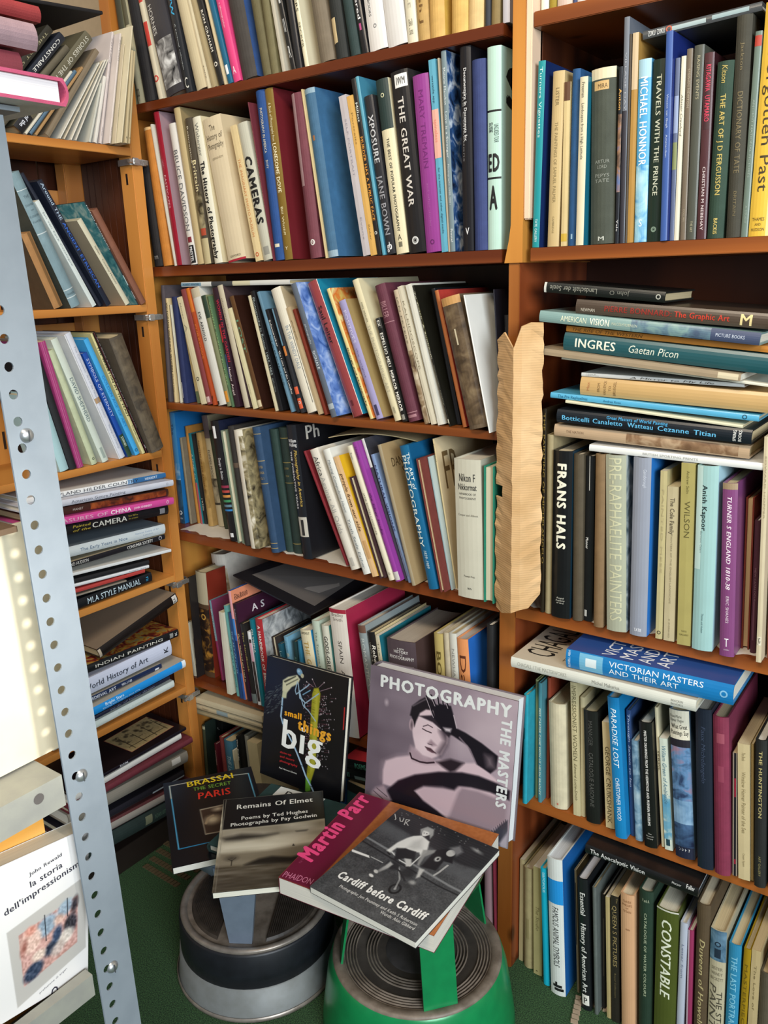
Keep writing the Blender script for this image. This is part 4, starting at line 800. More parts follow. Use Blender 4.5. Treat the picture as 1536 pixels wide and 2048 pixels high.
flat_pile('in the tall flat pile, right bookcase', RB+'flat pile', 'A', [
 ('b2',250,70,128,940,120,190,'j','#161a18','black book, upside-down title','Landschaft der Seele;.05;.46;.5;#8b8b80;u|John O;.56;.72;.4;#6f6f66;u|O;.95;.25;#a9a99e|B;.0;.02;#c8c8c0',{'d':.15}),
 ('b2',430,168,248,1560,248,345,'j','#4a3d32','brown book with red title','NEWMAN;.03;.11;.24;#c9bfae;d;.3|PIERRE BONNARD:;.16;.52;.4;#8e2a20;db|The Graphic Art;.53;.8;.4;#c23a26;db|M;.845;.91;.75;#d9c78e;db',{'y':.0}),
 ('b2',222,222,296,1484,335,435,'j','#7e9c98','pale green painting survey','AMERICAN;.11;.24;.5;#dfe3c8;d|VISION;.255;.35;.6;#eef0dc;db|MALCOLM ROBINSON;.36;.48;.25;#c9d0b8;d|B;.45;1;~#7e9c98,#5f7a88,#3f4a66|B;.8;1;#3f4a66|PICTURE BOOKS;.82;.94;.28;#c3cbd8;d',{'y':-.012}),
 ('b2',378,316,352,1560,440,478,'p','#b8772a','orange paperback','THE RISE OF THE WESTERN;.03;.4;.6;#6f4614;di',{'y':.008}),
 ('b2',358,362,458,1560,480,606,'j','#1f4f55','dark teal book with large capitals','INGRES;.06;.275;.5;#e2e3d0;db|Gaetan Picon;.335;.58;.42;#d3d8c8;di',{'y':-.006}),
 ('b2',212,440,482,1375,596,640,'p','#9c8a70','frayed grey-brown portfolio','B;.9;.99;#d0c3a4;.1;.9',{'y':-.015,'d':.2}),
 ('b2',352,498,512,1540,640,672,'m','#d9d6c4','thin white journal','',{'y':.0}),
 ('b2',466,530,604,1400,640,668,'j','#c3c6c4','pale grey book with script title','PERLE;.03;.1;.2;#8a8c88;d;.7|HESSING;.03;.12;.2;#8a8c88;d;.35|A Mirror to My Life;.32;.83;.5;#3c3a36;di',{'y':.006}),
 ('b2',455,608,716,1560,690,826,'j','#c19e68','sand-coloured jacketed book','FROM;.1;.115;.5;#7d5f38;h|VAN EYCK;.135;.15;.8;#7d5f38;h|TO;.165;.178;.3;#7d5f38;h|BRUEGEL;.19;.205;.8;#7d5f38;h|Max;.04;.055;.5;#b0764c;h',{'y':.0}),
 ('b2',288,672,728,1482,814,866,'j','#55a8cc','turquoise paperback','The Pre Raphaelites;.04;.2;.55;#26688a;d|Andrea Rose;.28;.37;.4;#26688a;d|O;.94;.4;#1d4f68',{'y':-.004}),
 ('b2',374,744,762,1390,868,908,'p','#d6d2b4','ivory pamphlet','',{'y':-.008,'d':.2}),
 ('b2',322,772,872,1436,900,1003,'j','#121a22','black painters compendium, blue lettering','Great Masters of World Painting;.28;.6;.24;#3f9ed0;db;.78|Botticelli;.03;.19;.36;#64b8e2;db;.42|Canaletto;.205;.37;.36;#64b8e2;db;.42|Watteau;.395;.53;.36;#64b8e2;db;.42|Cezanne;.55;.71;.36;#64b8e2;db;.42|Titian;.73;.84;.36;#64b8e2;db;.42|SPRING;.915;.93;.8;#e2e2dc;hb|BOOKS;.94;.955;.8;#e2e2dc;hb',{'y':-.014}),
 ('b2',308,880,950,1425,1010,1086,'j','#b49a7c','mottled parchment book','THE NATION;.07;.17;.22;#7d6650;d|B;.4;.95;~#b49a7c,#8a6c50,#5f4430;.1;.9',{'y':-.004}),
 ('b2',510,988,1038,1512,1120,1152,'j','#dfe0dc','long white book','BRITISH SPORTING PRINTS;.33;.65;.34;#a0a09c;d',{'y':-.008}),
], y0=0, dmax=.215)
upright_row('B3', 'on third row of right bookcase', RB+'third row', 'A', .827, [
 ('b3',232,935,250,246,-120,'j','#2a2114','black book with gold capitals','THE PAINTING OF MICHELANGELO;.02;.75;.6;#8f7434;db',{'y':.0}),
 ('b3',256,1008,290,268,28,'h','#9a8c68','beige jacketed book','',{'y':.0}),
 ('b3',290,1052,404,303,118,'j','#0e0f11','glossy black painter monograph','FRANS HALS;.07;.58;.46;#e6e3cf;dB|Royal;.87;.88;.4;#c8c6b8;hi|Academy;.885;.895;.5;#c8c6b8;hi|of Arts;.9;.91;.4;#c8c6b8;hi',{'side':'#123040','y':-.008,'d':.2}),
 ('b3',412,1062,468,420,140,'h','#4c4230','brown-black cloth book','',{'y':-.004}),
 ('b3',478,1040,526,492,150,'j','#16181a','slim black book','Manner;.48;.55;.34;#e3e3e0;db;.3|B;.93;.97;#c9c9c4;.1;.4|B;.0;.2;#d0d0cc;.45;.52',{'y':.004}),
 ('b3',532,1145,606,545,140,'h','#7b6140','plain tan-brown book','',{'y':-.012}),
 ('b3',608,1198,720,602,145,'j','#a5a893','thick sage-grey book','PRE-RAPHAELITE PAINTERS;.01;.94;.62;#c7c6a4;d',{'side':'~#4c5a60,#8a9494,#c0c4bc','y':-.014,'d':.2}),
 ('b3',738,1182,836,762,158,'j','#8e93a0','lavender-grey book with blue boards','Gainsborough;.06;.16;.18;#c8ccd6;di;.7|TATE;.955;.973;.44;#eceef2;hb',{'side':'#2a78c8','y':-.012,'d':.21}),
 ('b3',890,1188,932,920,235,'p','#b9ad7e','khaki paperback','PAINTED MESS;.1;.6;.3;#a89c74;d|O;.96;.3;#4a4432',{'y':-.004}),
 ('b3',936,1198,998,960,325,'p','#b9ac88','sand paperback','The Cole Family;.07;.3;.4;#5c5240;db|PAINTERS OF THE ENGLISH LANDSCAPE;.3;.75;.16;#8d8266;d|D EVERSHED;.85;.98;.14;#8d8266;d',{'y':-.004}),
 ('b3',1014,1206,1092,1040,190,'p','#a59a5c','olive-khaki book','Andrew Selin;.04;.16;.2;#6a6234;d|WILSON;.2;.4;.4;#5c552c;d|TATE;.915;.925;.4;#5c552c;h|GALLERY;.935;.945;.7;#5c552c;h',{'y':-.008}),
 ('b3',1095,1262,1212,1130,205,'j','#98bdba','large pale aqua book','Anish Kapoor;.1;.34;.24;#1f3032;db;.42|Germano Celant;.34;.46;.1;#5a7a7c;d;.3|Thames and Hudson;.79;.9;.1;#4a6a6c;d;.5|B;.0;.55;#bcd6d0;.0;.3',{'side':'#b5dbe6','y':-.014,'d':.18}),
 ('b3',1255,1270,1380,1275,305,'j','#7c4272','purple jacketed book','B;.0;.035;#9a8468|TURNER S ENGLAND 1810-38;.07;.6;.3;#ead9e4;dbi|ERIC SHANES;.64;.8;.2;#e0cdd9;d|T;.89;.94;.3;#f0eaee;hb|CASSELL;.955;.963;.4;#d9c7d3;h',{'y':-.016,'d':.18}),
 ('b3',1384,1170,1430,1412,388,'f','#7a2c18','russet boards with cream pages outward','',{'pages':'#d9b98a','y':.03}),
 ('b3',1434,1185,1466,1460,520,'h','#47202e','wine-coloured book','NEW CATALOGUE;.35;.6;.3;#8c6a72;d|B;.6;.9;#6a4450;.3;.6',{'y':.02}),
 ('b3',1468,1285,1520,1515,40,'p','#c8bb9c','tall buff book','EDWARD HOPPER;.08;.35;.3;#a59878;d|B;.88;.92;#d8d0b8;.1;.9|JG;.885;.91;.5;#2c2a24;hb',{'y':-.01,'d':.17}),
 ('b3',1528,1250,1590,1560,150,'h','#8c4a34','terracotta book at the frame edge','',{'y':.01}),
], ymin=-.02, xmin=XD1+.0008, xmax=XR-.021)
flat_pile('lying on fourth row of right bookcase', RB+'fourth row', 'A', [
 ('b4',376,200,302,1332,400,525,'j','#1776b4','thick bright blue book','RUSSELL ASH;.015;.03;.9;#d9e8f2;hb|B;.09;.24;#6fb0cf;.05;.95|B;.13;.2;#d8e4e6;.3;.75|VICTORIAN MASTERS;.28;.84;.27;#e8f0f4;d;.72|AND THEIR ART;.28;.7;.27;#e8f0f4;d;.35|O;.95;.18;#7fb6d8',{'side':'#2a4c8e','y':-.05,'d':.19,'st':[('VICTORIAN',.012,.70,.15,.024,'#e8ecf2',''),('MASTERS',.012,.59,.13,.024,'#e8ecf2',''),('AND THEIR',.012,.48,.14,.024,'#e8ecf2',''),('ART',.012,.37,.06,.024,'#e8ecf2','')]}),
 ('b4',62,250,300,1120,480,560,'j','#d3d4c8','cream-white book below it','CHAGALL / THE MASTERWORKS;.04;.33;.36;#a9aaa0;d|Michel Makarius;.47;.62;.34;#8a8b84;d|BRACKEN;.88;.94;.2;#8a8b84;d;.6|BOOKS;.88;.94;.2;#8a8b84;d;.3',{'side':'#cfc4ae','y':-.055,'d':.21,'st':[('CHAGALL',.03,.80,.15,.055,'#1a1816',''),('THE MASTERWORKS',.03,.70,.15,.012,'#6b6252','')]}),
], y0=-.05)
upright_row('B4', 'on fourth row of right bookcase', RB+'fourth row', 'A', .428, [
 ('b4',126,1120,190,136,455,'h','#1c9db0','bright turquoise cloth book','B;.3;.4;#14707e;.2;.45',{'side':'#1c93a6','y':-.02,'d':.2,'pages':'#d8cfa8'}),
 ('b4',202,1062,216,200,370,'j','#8f9a6c','narrow sage book','',{'y':.01}),
 ('b4',218,1112,258,220,390,'j','#4a8590','slim marbled teal book','MISS CARTER CAME WITH US HELEN BRADLEY;.2;.93;.5;#d8dcc4;dbi',{'y':.0}),
 ('b4',262,1100,278,272,360,'h','#8a3518','narrow rust-orange book','',{'y':.02}),
 ('b4',286,1155,380,272,500,'h','#c7bd9f','thick ivory cloth book','B;.945;.965;#c0705c;.45;.55',{'y':.0,'d':.2}),
 ('b4',422,1190,462,402,385,'p','#c3b78e','cream paperback with large capitals','IMPRESSIONIST WOMEN;.02;.58;.6;#6f6748;d|Edward Lucie-Smith;.6;.88;.4;#6f6748;di',{'y':.0}),
 ('b4',466,1230,492,460,470,'p','#bdb08a','slim yellowed paperback','',{'y':.004}),
 ('b4',494,1270,574,474,545,'j','#171816','thick black paperback','MANAGER;.08;.3;.3;#4a4a46;d|CATALOGUE RAISONNE;.36;.85;.3;#55554f;d',{'y':-.006,'d':.2,'pages':'#c9bd9c'}),
 ('b4',608,1252,658,584,612,'p','#cdb98c','tan book with an italic name','GEORGE CRUIKSHANK;.22;.95;.5;#5c4f33;d',{'y':-.002}),
 ('b4',664,1350,742,612,470,'j','#167bb4','cobalt blue book, slanted','PARADISE LOST;.07;.48;.46;#e8f0f4;di|CHRISTOPHER WOOD;.56;.87;.36;#e0ebf2;d',{'y':-.02,'d':.18}),
 ('b4',750,1325,776,722,545,'j','#2c4470','slim dusky blue paperback','Through Saxon to Ian;.02;.6;.4;#b9c6dc;di',{'y':.0}),
 ('b4',780,1390,822,752,720,'j','#6f90a8','pale blue pictorial paperback','B;.03;.98;~#3f6480,#7f9fb4,#b0c4cc',{'y':-.008}),
 ('b4',830,1420,904,792,612,'j','#101110','black drawing catalogue','MASTER DRAWINGS FROM THE HERMITAGE AND PUSHKIN MUSEUMS;.06;.82;.2;#e3e1da;db|The;.88;.89;.3;#c9c7be;h|Museum;.9;.91;.6;#c9c7be;h|Library;.92;.93;.5;#c9c7be;h',{'y':-.016,'d':.19,'pages':'#e8e6da'}),
 ('b4',930,1396,946,886,530,'p','#d2c8a6','thin cream book','SERPIL;.3;.45;.6;#4a4436;d',{'y':.0}),
 ('b4',950,1430,996,912,705,'p','#c9d2c4','pale paperback with blue foot','William Green of Ambleside;.06;.58;.5;#4a7488;di|B;.5;.9;~#c9d2c4,#6fa3b8,#4f90b4|B;.9;.96;#20404c;.2;.7',{'y':-.004}),
 ('b4',1008,1462,1120,966,540,'j','#5f7890','illustrated painting guide','B;.0;.19;#d8d2bd|Rose-Marie;.03;.05;.6;#6a675c;h;.35|Rainer Hagen;.055;.075;.7;#6a675c;h;.4|What Great;.09;.12;.8;#2a2a28;hb|Paintings Say;.13;.16;.9;#2a2a28;hb|B;.19;.25;#201c26|B;.24;.6;~#2c3c5c,#5f86ae,#96798c|B;.6;.76;~#5a80a4,#8fb0cc|B;.76;.92;~#1c2440,#4a6a90|B;.92;1;#1b2036|TASCHEN;.93;.95;.7;#e6e6e6;hb',{'y':-.012,'d':.2}),
 ('b4',1130,1512,1222,1116,535,'j','#1b2230','midnight blue book','Faux Michelangelo;.1;.45;.26;#39445a;di',{'y':-.02,'d':.17,'pages':'#c9c5ba'}),
 ('b4',1228,1525,1318,1216,580,'h','#78243f','crimson cloth slipcase','B;.1;.16;#96495a;.25;.75|B;.3;.4;#8a3a50;.3;.7',{'side':'#6f1f3c','y':-.02,'d':.2}),
 ('b4',1332,1535,1362,1334,790,'m','#8f8474','ragged split-spined booklet','B;.0;1;#17131a;.3;.75|B;.2;.35;#8f1d33;.35;.7|B;.86;.9;#8f1d33;.35;.7',{'y':-.008}),
 ('b4',1366,1550,1436,1362,735,'p','#c4b389','faded cream paperback','The Book;.06;.12;.3;#8c7d58;d|Winslow Homer Painter of the Sea;.2;.65;.34;#857650;d|Cooper Square;.8;.9;.2;#8c7d58;d',{'y':-.01}),
 ('b4',1438,1555,1452,1440,740,'p','#a98f5c','slim straw paperback','',{'y':-.004}),
 ('b4',1454,1560,1530,1462,715,'h','#141512','black book, gilt museum name','THE HUNTINGTON;.07;.52;.3;#b9ab72;db|ART GALLERY;.78;.92;.2;#8f8558;d',{'y':-.016}),
 ('b4',1534,1575,1600,1536,650,'h','#1e2c30','dark book at the frame edge','',{'y':-.01}),
], ymin=-.03, xmin=XD1+.0008, xmax=XR-.021)
flat_pile('lying over floor row of right bookcase', RB+'floor row', 'A', [
 ('b4',486,1320,1365,1132,1562,1625,'j','#121213','glossy black book, white title','The Apocalyptic Vision;.05;.55;.5;#dcdcd8;db|Harper;.78;.86;.24;#c9c9c4;d;.65|Fuller;.9;.97;.4;#d8d8d4;db;.8',{'y':-.035,'d':.17,'pages':'#d5dde2'}),
], y0=-.03)
upright_row('B5', 'on floor row of right bookcase', RB+'floor row', 'A', .0, [
 ('b5',72,850,92,76,300,'j','#1d5a7c','blue book with khaki head','B;.0;.12;#9c8f66',{'y':.06}),
 ('b5',104,960,128,104,335,'p','#b0a277','tan yellowed paperback','',{'y':.03}),
 ('b5',134,1008,186,134,385,'h','#a3956a','wide fawn cloth book','B;.5;.7;#93865c;.3;.6',{'y':.02}),
 ('b5',192,1040,240,190,380,'p','#b0a471','khaki book with script title','The Studio;.35;.58;.4;#7a7048;di|B;.96;.97;#5c5434;.3;.5',{'y':.015}),
 ('b5',250,1098,284,230,388,'j','#19b0cc','cyan paperback','SIRPOPOLIS;.03;.2;.4;#a9e2ea;db',{'y':.0}),
 ('b5',290,1118,374,266,325,'j','#d9ddd8','white book with cyan band','B;.15;.32;#1f8ed6|FAMOUS ANIMAL SYMBOLS;.34;.78;.4;#2b2d2c;di|B;.9;.92;#1c1c1c;.35;.5|B;.92;.94;#1c1c1c;.2;.8|B;.945;.965;#1c1c1c;.3;.9',{'side':'#1a62a8','y':-.01,'d':.19,'pages':'#d9dde0'}),
 ('b5',440,1050,452,425,400,'h','#8a7d5c','thin dark-edged book','B;.1;.6;#1f1c16;.2;.6',{'y':.02}),
 ('b5',462,1140,520,440,445,'j','#17191c','black American art history','Essential;.1;.27;.5;#e3e3dc;db|History of American Art;.33;.86;.5;#e3e3dc;db|B;.88;.96;#e3e0d6;.15;.85|P;.9;.945;.4;#1c1c1c;hb',{'y':-.012,'d':.2,'pages':'#cfcdd0'}),
 ('b5',540,1180,580,528,500,'h','#59605c','grey cloth book','',{'y':-.01}),
 ('b5',584,1135,604,582,540,'h','#1d1a18','narrow blackish book','B;.2;.7;#4a4238;.4;.7',{'y':.01}),
 ('b5',612,1180,636,604,555,'p','#b3a06f','narrow parchment paperback','',{'y':-.004}),
 ('b5',640,1200,686,632,545,'p','#252019','black palace pictures book','The;.01;.05;.2;#8f7d50;d;.8|QUEEN S PICTURES;.07;.55;.5;#a08c5c;d|Royal Collectors;.6;.8;.2;#7a6c48;d',{'y':-.006}),
 ('b5',694,1255,772,688,532,'j','#d0a27a','salmon-tan jacketed book','CLAUDE;.04;.055;.6;#8f6440;h|PHILLIPS;.065;.08;.7;#8f6440;h|OF;.09;.1;.2;#8f6440;h|TITIAN;.11;.125;.6;#8f6440;h|B;.24;.25;#a47a58;.4;.7',{'y':-.014,'d':.2,'pages':'#e0d0b0'}),
 ('b5',790,1240,870,794,512,'h','#15301f','dark green cloth book','V and A;.05;.07;.5;#b9c2a4;h|CATALOGUE OF WATER COLOURS;.14;.7;.18;#a9b394;db|B;.9;1;#cdbf9c;.55;1',{'y':-.012,'d':.2,'pages':'#d0c8b0'}),
 ('b5',876,1350,1000,896,612,'j','#4a5320','big olive green book','CONSTABLE;.06;.6;.46;#dfe3cc;dbi|B;.0;.01;#c9c8b8',{'y':-.018,'d':.21,'pages':'#d3cdb8'}),
 ('b5',1008,1340,1058,1034,700,'j','#b0b6c4','pale lilac paperback','Letter from;.15;.4;.3;#6f7890;d',{'y':-.014}),
 ('b5',1064,1330,1096,1078,745,'j','#93335a','magenta-edged paperback','B;.0;1;#c9b4c0;.0;.3',{'y':-.012}),
 ('b5',1104,1370,1180,1128,590,'h','#4f3f28','tall brown cloth book','Duveen of Howell;.2;.72;.4;#b0a274;dbi',{'y':-.016,'d':.2}),
 ('b5',1184,1390,1276,1206,735,'j','#b5ac90','ivory book with portrait head','B;.0;.2;~#34546c,#6a8aa0|O;.09;.2;#1d2c3c|B;.12;.18;#1d2c3c;.3;.7|SISTER;.24;.26;.7;#77705c;h|WENDY;.275;.295;.7;#77705c;h|BECKETT;.31;.33;.8;#77705c;h|THE STORY;.4;.75;.34;#3c382e;d;.7|PAINTING;.35;.85;.4;#4c463a;di;.3',{'y':-.018,'d':.21,'pages':'#cbb991'}),
 ('b5',1284,1390,1356,1312,820,'j','#2f83aa','mid-blue book, faded title','THE LAST PORTRAIT;.08;.6;.5;#7fc0d8;db',{'y':-.018,'d':.2,'pages':'#cbb991'}),
 ('b5',1362,1400,1408,1398,850,'j','#9a7c14','mustard book','MASTERPIECES;.1;.6;.4;#6a560e;d',{'y':-.018}),
 ('b5',1412,1405,1466,1444,855,'p','#b8a478','sand-toned paperback','The Love of;.1;.4;.25;#7f6f4c;d',{'y':-.018,'pages':'#c0a87c'}),
 ('b5',1470,1420,1560,1492,985,'h','#4f4736','dark olive-brown book','',{'y':-.018,'pages':'#b59e74'}),
 ('b5',1564,1440,1600,1566,900,'h','#6a3a2a','brown book past the frame edge','',{'y':-.018}),
], ymin=-.03, xmin=XD1+.0008, xmax=XR-.021)
upright_row('A5', 'on bottom row of middle bookcase', MB+'bottom row', 'A', .06, [
 ('a5',640,2900,740,520,1150,'h','#4c5238','moss-green book, torn head','B;.0;.05;#cfc9a4',{'y':.05}),
 ('a5',745,2900,850,605,1120,'j','#27332c','dark landscape-printed book','Monet;.03;.2;.3;#a9b5a8;d',{'y':.05}),
 ('a5',860,2900,960,760,1075,'j','#131312','black book deep in the row','L;.1;.13;.3;#b9b9b0;h',{'y':.08}),
 ('a5',905,2900,1000,750,1440,'j','#4c101c','small wine-red paperback','compa;.1;.35;.5;#c9a9a0;di',{'y':.01}),
 ('a5',1005,2900,1065,820,1335,'h','#7a2f2c','brick-red hardback','',{'y':.02}),
 ('a5',1070,2900,1195,885,1378,'j','#3f6c80','blue-green paperback','THE LAKE;.2;.5;.4;#a9c4c8;di',{'y':.005}),
 ('a5',1200,2900,1260,1030,1545,'p','#c3b898','small cream paperback','B;.15;.4;#2b2722;.3;.7',{'y':.0}),
 ('a5',1262,2900,1390,1085,1332,'j','#0f0f0f','black Spanish museum guide','The Prado;.03;.3;.46;#e0ddd0;db',{'y':.01}),
 ('a5',1395,2900,1450,1205,1310,'h','#8a8678','grey worn book','',{'y':.03}),
 ('a5',1455,2900,1600,1255,1400,'p','#b5a67e','buff notebook','',{'y':.01}),
 ('sb',560,3600,640,560,1660,'j','#2a3a30','green book behind the insect book','',{'y':.02}),
 ('sb',1010,3600,1080,1040,1600,'j','#3a74ac','small blue paperback','B;.1;.25;#d0dde6;.2;.7',{'y':.0}),
 ('sb',1120,3600,1370,1150,1690,'p','#2a5a5c','small teal-topped paperback','B;.0;.1;#1c1a16',{'y':-.004,'pages':'#c9b48c'}),
 ('px',968,1930,988,968,1700,'j','#a8868a','pale pink record sleeve','',{'y':.0}),
 ('px',989,1930,1000,984,1690,'h','#7a1c30','deep red book by the divider','',{'y':-.004}),
], ymin=-.01, xmin=XL+.001, xmax=XD0-.001)
flat_pile('on top of bottom row, middle bookcase', MB+'bottom row', 'A', [
 ('a5',476,722,812,1495,1030,1120,'p','#c9bb9a','long buff board portfolio','',{'y':-.012,'d':.24}),
 ('a5',480,832,905,1490,1120,1210,'j','#c0b08e','long beige book, blue patch','Edward;.1;.2;.4;#8a7c60;d|B;.33;.5;#8a9a9c;.1;.9|Rowlandson Drawn;.6;.9;.3;#a8987a;d',{'y':-.006,'d':.24}),
 ('a5',484,915,985,1485,1215,1290,'h','#a3916c','long tan cloth book','',{'y':.004,'d':.24}),
 ('sb',1090,1500,1640,1440,1580,1720,'j','#15181c','black book with pale emblem','B;.45;.8;#9fb5b5;.2;.5|II;.2;.3;.4;#6fb09c;db',{'y':-.004,'d':.16}),
], y0=0)
flat_pile('between the two displayed books, bottom row', MB+'bottom row', 'A', [
 ('sb',1110,1250,1365,1440,1300,1430,'j','#131516','black book with green lettering','POEMS;.4;.8;.5;#4fa08a;db',{'y':-.03,'d':.15,'side':'#cf3a44','dz':-.034}),
], y0=0)

# ================================================================ books: left bookcase (spines face +x)
LB = 'books in the left bookcase, '
def crow(key, z, items, **k): return upright_row(key, k.pop('nm'), k.pop('g'), 'C', z, items, **k)
crow('C1', CZ['C1'], [
 ('c1',-420,1555,-290,520,350,'j','#2e2c25','black-olive book, pale lettering','THE ART OF THE LIBRARY;.05;.9;.3;#8a8468;db'),
 ('c1',-270,1560,-125,655,440,'j','#20242e','blue-black book','CONSTABLE Landscape;.05;.7;.4;#c9c9c4;db'),
 ('c1',-110,1563,35,742,575,'h','#575040','plain olive-grey book',''),
 ('c1',100,1568,265,930,432,'j','#5f5a48','thick grey book, white lettering','STORIES OF THE NORTHERN;.03;.75;.4;#b9b6a8;db|B;.85;1;#15151a|of the;.87;.97;.4;#d8dce6;db'),
 ('c1',285,1590,330,830,852,'m','#c9c4b4','slim cream booklet',''),
 ('c1',332,1597,398,870,850,'h','#4a6478','slate-blue book',''),
 ('c1',402,1605,450,935,800,'m','#a07d52','thin brown paper folder',''),
 ('c1',520,1612,700,1075,600,'p','#7a6c58','taupe soft magazine',''),
 ('c1',705,1640,742,1043,720,'m','#cfcdc2','white magazine','photoworks;.05;.25;.5;#8a887e;d'),
 ('c1',755,1650,788,1100,700,'m','#c6bca6','buff magazine','journal;.1;.25;.5;#7e765e;d'),
 ('c1',838,1655,872,1140,690,'m','#d3cfc2','second white magazine','issue;.1;.25;.5;#8a887e;d'),
 ('c1',893,1665,925,1180,690,'m','#c8c4b8','grey-white magazine','issue;.1;.3;.5;#8a887e;d'),
 ('c1',1055,1660,1085,1120,980,'m','#bdbdb2','small pale magazine',''),
 ('c1',1115,1658,1148,1184,900,'m','#d2cec6','small white magazine',''),
 ('c1',1180,1668,1240,1240,362,'p','#c7bcb8','tall lilac-white magazine','ZEITUNG;.05;.28;.5;#6f6864;di|art summer;.35;.55;.2;#9a928e;d|Parkett;.85;.93;.3;#4a4444;d'),
 ('c1',1290,1680,1358,1376,390,'p','#c9beb8','second lilac-white magazine','ZEITUNG;.05;.25;.5;#77706c;di|autumn;.35;.5;.2;#9a928e;d|Parkett;.85;.93;.3;#4a4444;d'),
 ('c1',1362,1690,1402,1450,520,'m','#c2b59a','cream magazine, small title','Exhibition;.6;.85;.4;#4a4438;d'),
 ('c1',1405,1698,1430,1495,292,'m','#cfc4a6','tall thin cream folder',''),
 ('c1',1480,1704,1518,1516,590,'p','#b8a884','straw-coloured booklet','O;.94;.3;#3a3426'),
 ('c1',1522,1708,1540,1542,600,'p','#b09f7a','darker straw booklet','O;.94;.3;#3a3426'),
], nm='on top shelf of left bookcase', g=LB+'top shelf')
flat_pile('lying over top shelf of left bookcase', LB+'top shelf', 'C', [
 ('c1',-500,-170,-125,1218,122,172,'h','#0d0b0f','large black portfolio','',{'d':.2,'y':.0}),
], y0=.02)
crow('C2', CZ['C2'], [
 ('c2',500,1622,592,200,950,'h','#a07444','ragged brown leather book','B;.0;1;#7a5a36;.5;.8',{'side':'#4a3c28'}),
 ('c2',670,1640,806,90,400,'h','#78919a','large grey-blue book','B;.12;.125;#c3ced0|THE;.16;.18;.5;#4c6068;h|DRAWINGS;.22;.235;.8;#4c6068;h|OF;.26;.27;.3;#4c6068;h|FLORENTINE;.3;.315;.9;#4c6068;h|PAINTERS;.34;.355;.8;#4c6068;h|B;.43;.437;#c3ced0|B;.86;.867;#c3ced0|PHAIDON;.89;.905;.7;#3c5058;h|B;.92;.927;#c3ced0',{'side':'#3c4038'}),
 ('c2',845,1614,888,305,652,'p','#ccd6d4','slim white book','Jan van Eyck Catalogue;.1;.6;.3;#7a8688;d'),
 ('c2',897,1592,962,190,400,'h','#121a2c','tall navy-black book','',{'y':.015}),
 ('c2',968,1592,1018,338,468,'j','#1a2030','black book with blue lettering','Around THE;.02;.3;.5;#9fb4c8;db|ANCIENT;.32;.55;.5;#2f62c0;db|ETRUSCAN;.57;.85;.5;#2f62c0;db'),
 ('c2',1138,1582,1186,700,822,'j','#c9c4ac','ivory book with dark titles','Italian;.3;.4;.3;#5c5848;d|Country Houses;.45;.75;.3;#5c5848;d',{'side':'#9c917c'}),
 ('c2',1240,1572,1268,758,652,'j','#26343a','thin teal-black book','HENRI ROUSSEAU;.03;.45;.5;#c4d3d4;db|TASCHEN;.86;.94;.5;#e2e6e6;db|B;.7;.8;#9fb4b6;.1;.7',{'side':'~#2f6a74,#4f8a90,#a0b8b0'}),
 ('c2',1276,1566,1332,822,732,'h','#7a4c38','plain brown book',''),
], nm='on second shelf of left bookcase', g=LB+'second shelf')
crow('C3', CZ['C3'], [
 ('c3',310,1640,404,60,900,'j','#a9ccd2','pale aqua book',''),
 ('c3',412,1622,486,30,470,'h','#15171c','black cloth book',''),
 ('c3',492,1618,578,95,335,'p','#a23a74','magenta book with creased spine','B;.0;1;#c98aaa;.3;.34|B;.0;1;#c98aaa;.6;.64'),
 ('c3',637,1580,714,158,428,'h','#b9c2a0','pale green book','O;.95;.2;#3a4430'),
 ('c3',742,1546,810,218,312,'j','#c9d3c8','pale green-white wildlife book','DAVID SHEPHERD;.3;.66;.5;#4c6068;d|B;.88;.97;#9aa8a0;.3;.7'),
 ('c3',918,1535,930,350,262,'m','#d6d8dc','thin white catalogue',''),
 ('c3',934,1530,988,366,250,'j','#cdd0da','lavender-white book','The Collections;.1;.3;.3;#8f94a4;d|Art of the Nineteenth Century;.32;.66;.3;#8f94a4;d|B;.5;.54;#a98a66|Paintings and Drawings;.72;.92;.3;#8f94a4;d'),
 ('c3',1002,1496,1050,540,455,'j','#1d4aa0','royal blue book, green foot','SYMBOLS OF ETERNITY;.05;.6;.5;#b9c8e6;d|B;.78;1;#24402c|STEWART;.8;.9;.5;#c9d6c4;db'),
 ('c3',1082,1482,1132,552,310,'j','#43a3dc','azure book','GOLDEN AGE OF ART;.3;.75;.5;#2576b0;d|O;.96;.3;#12486c'),
 ('c3',1145,1452,1180,622,250,'j','#cfc58e','yellow-white fine art book','B;.0;.3;#2a2418;.5;1|THE SKELETON AT THE FEAST;.1;.68;.62;#1c1814;db|Catholic;.75;.9;.5;#4a4438;d'),
 ('c3',1186,1440,1240,652,230,'j','#141314','black psychology book','Sex or Symbol? Erotic Images of Greece and Rome;.04;.6;.3;#c9c6c0;d|B;.0;1;#b03a4c;.0;.05|Catherine Johns;.63;.78;.25;#a9a6a0;d|B;.93;.96;#8a8a8a;.3;.7'),
 ('c3',1250,1425,1385,825,300,'h','#4f4538','thick embossed brown book','B;.02;.98;~#3f3830,#5a4f40,#6a5e4c;.05;.95'),
], nm='on third shelf of left bookcase', g=LB+'third shelf')
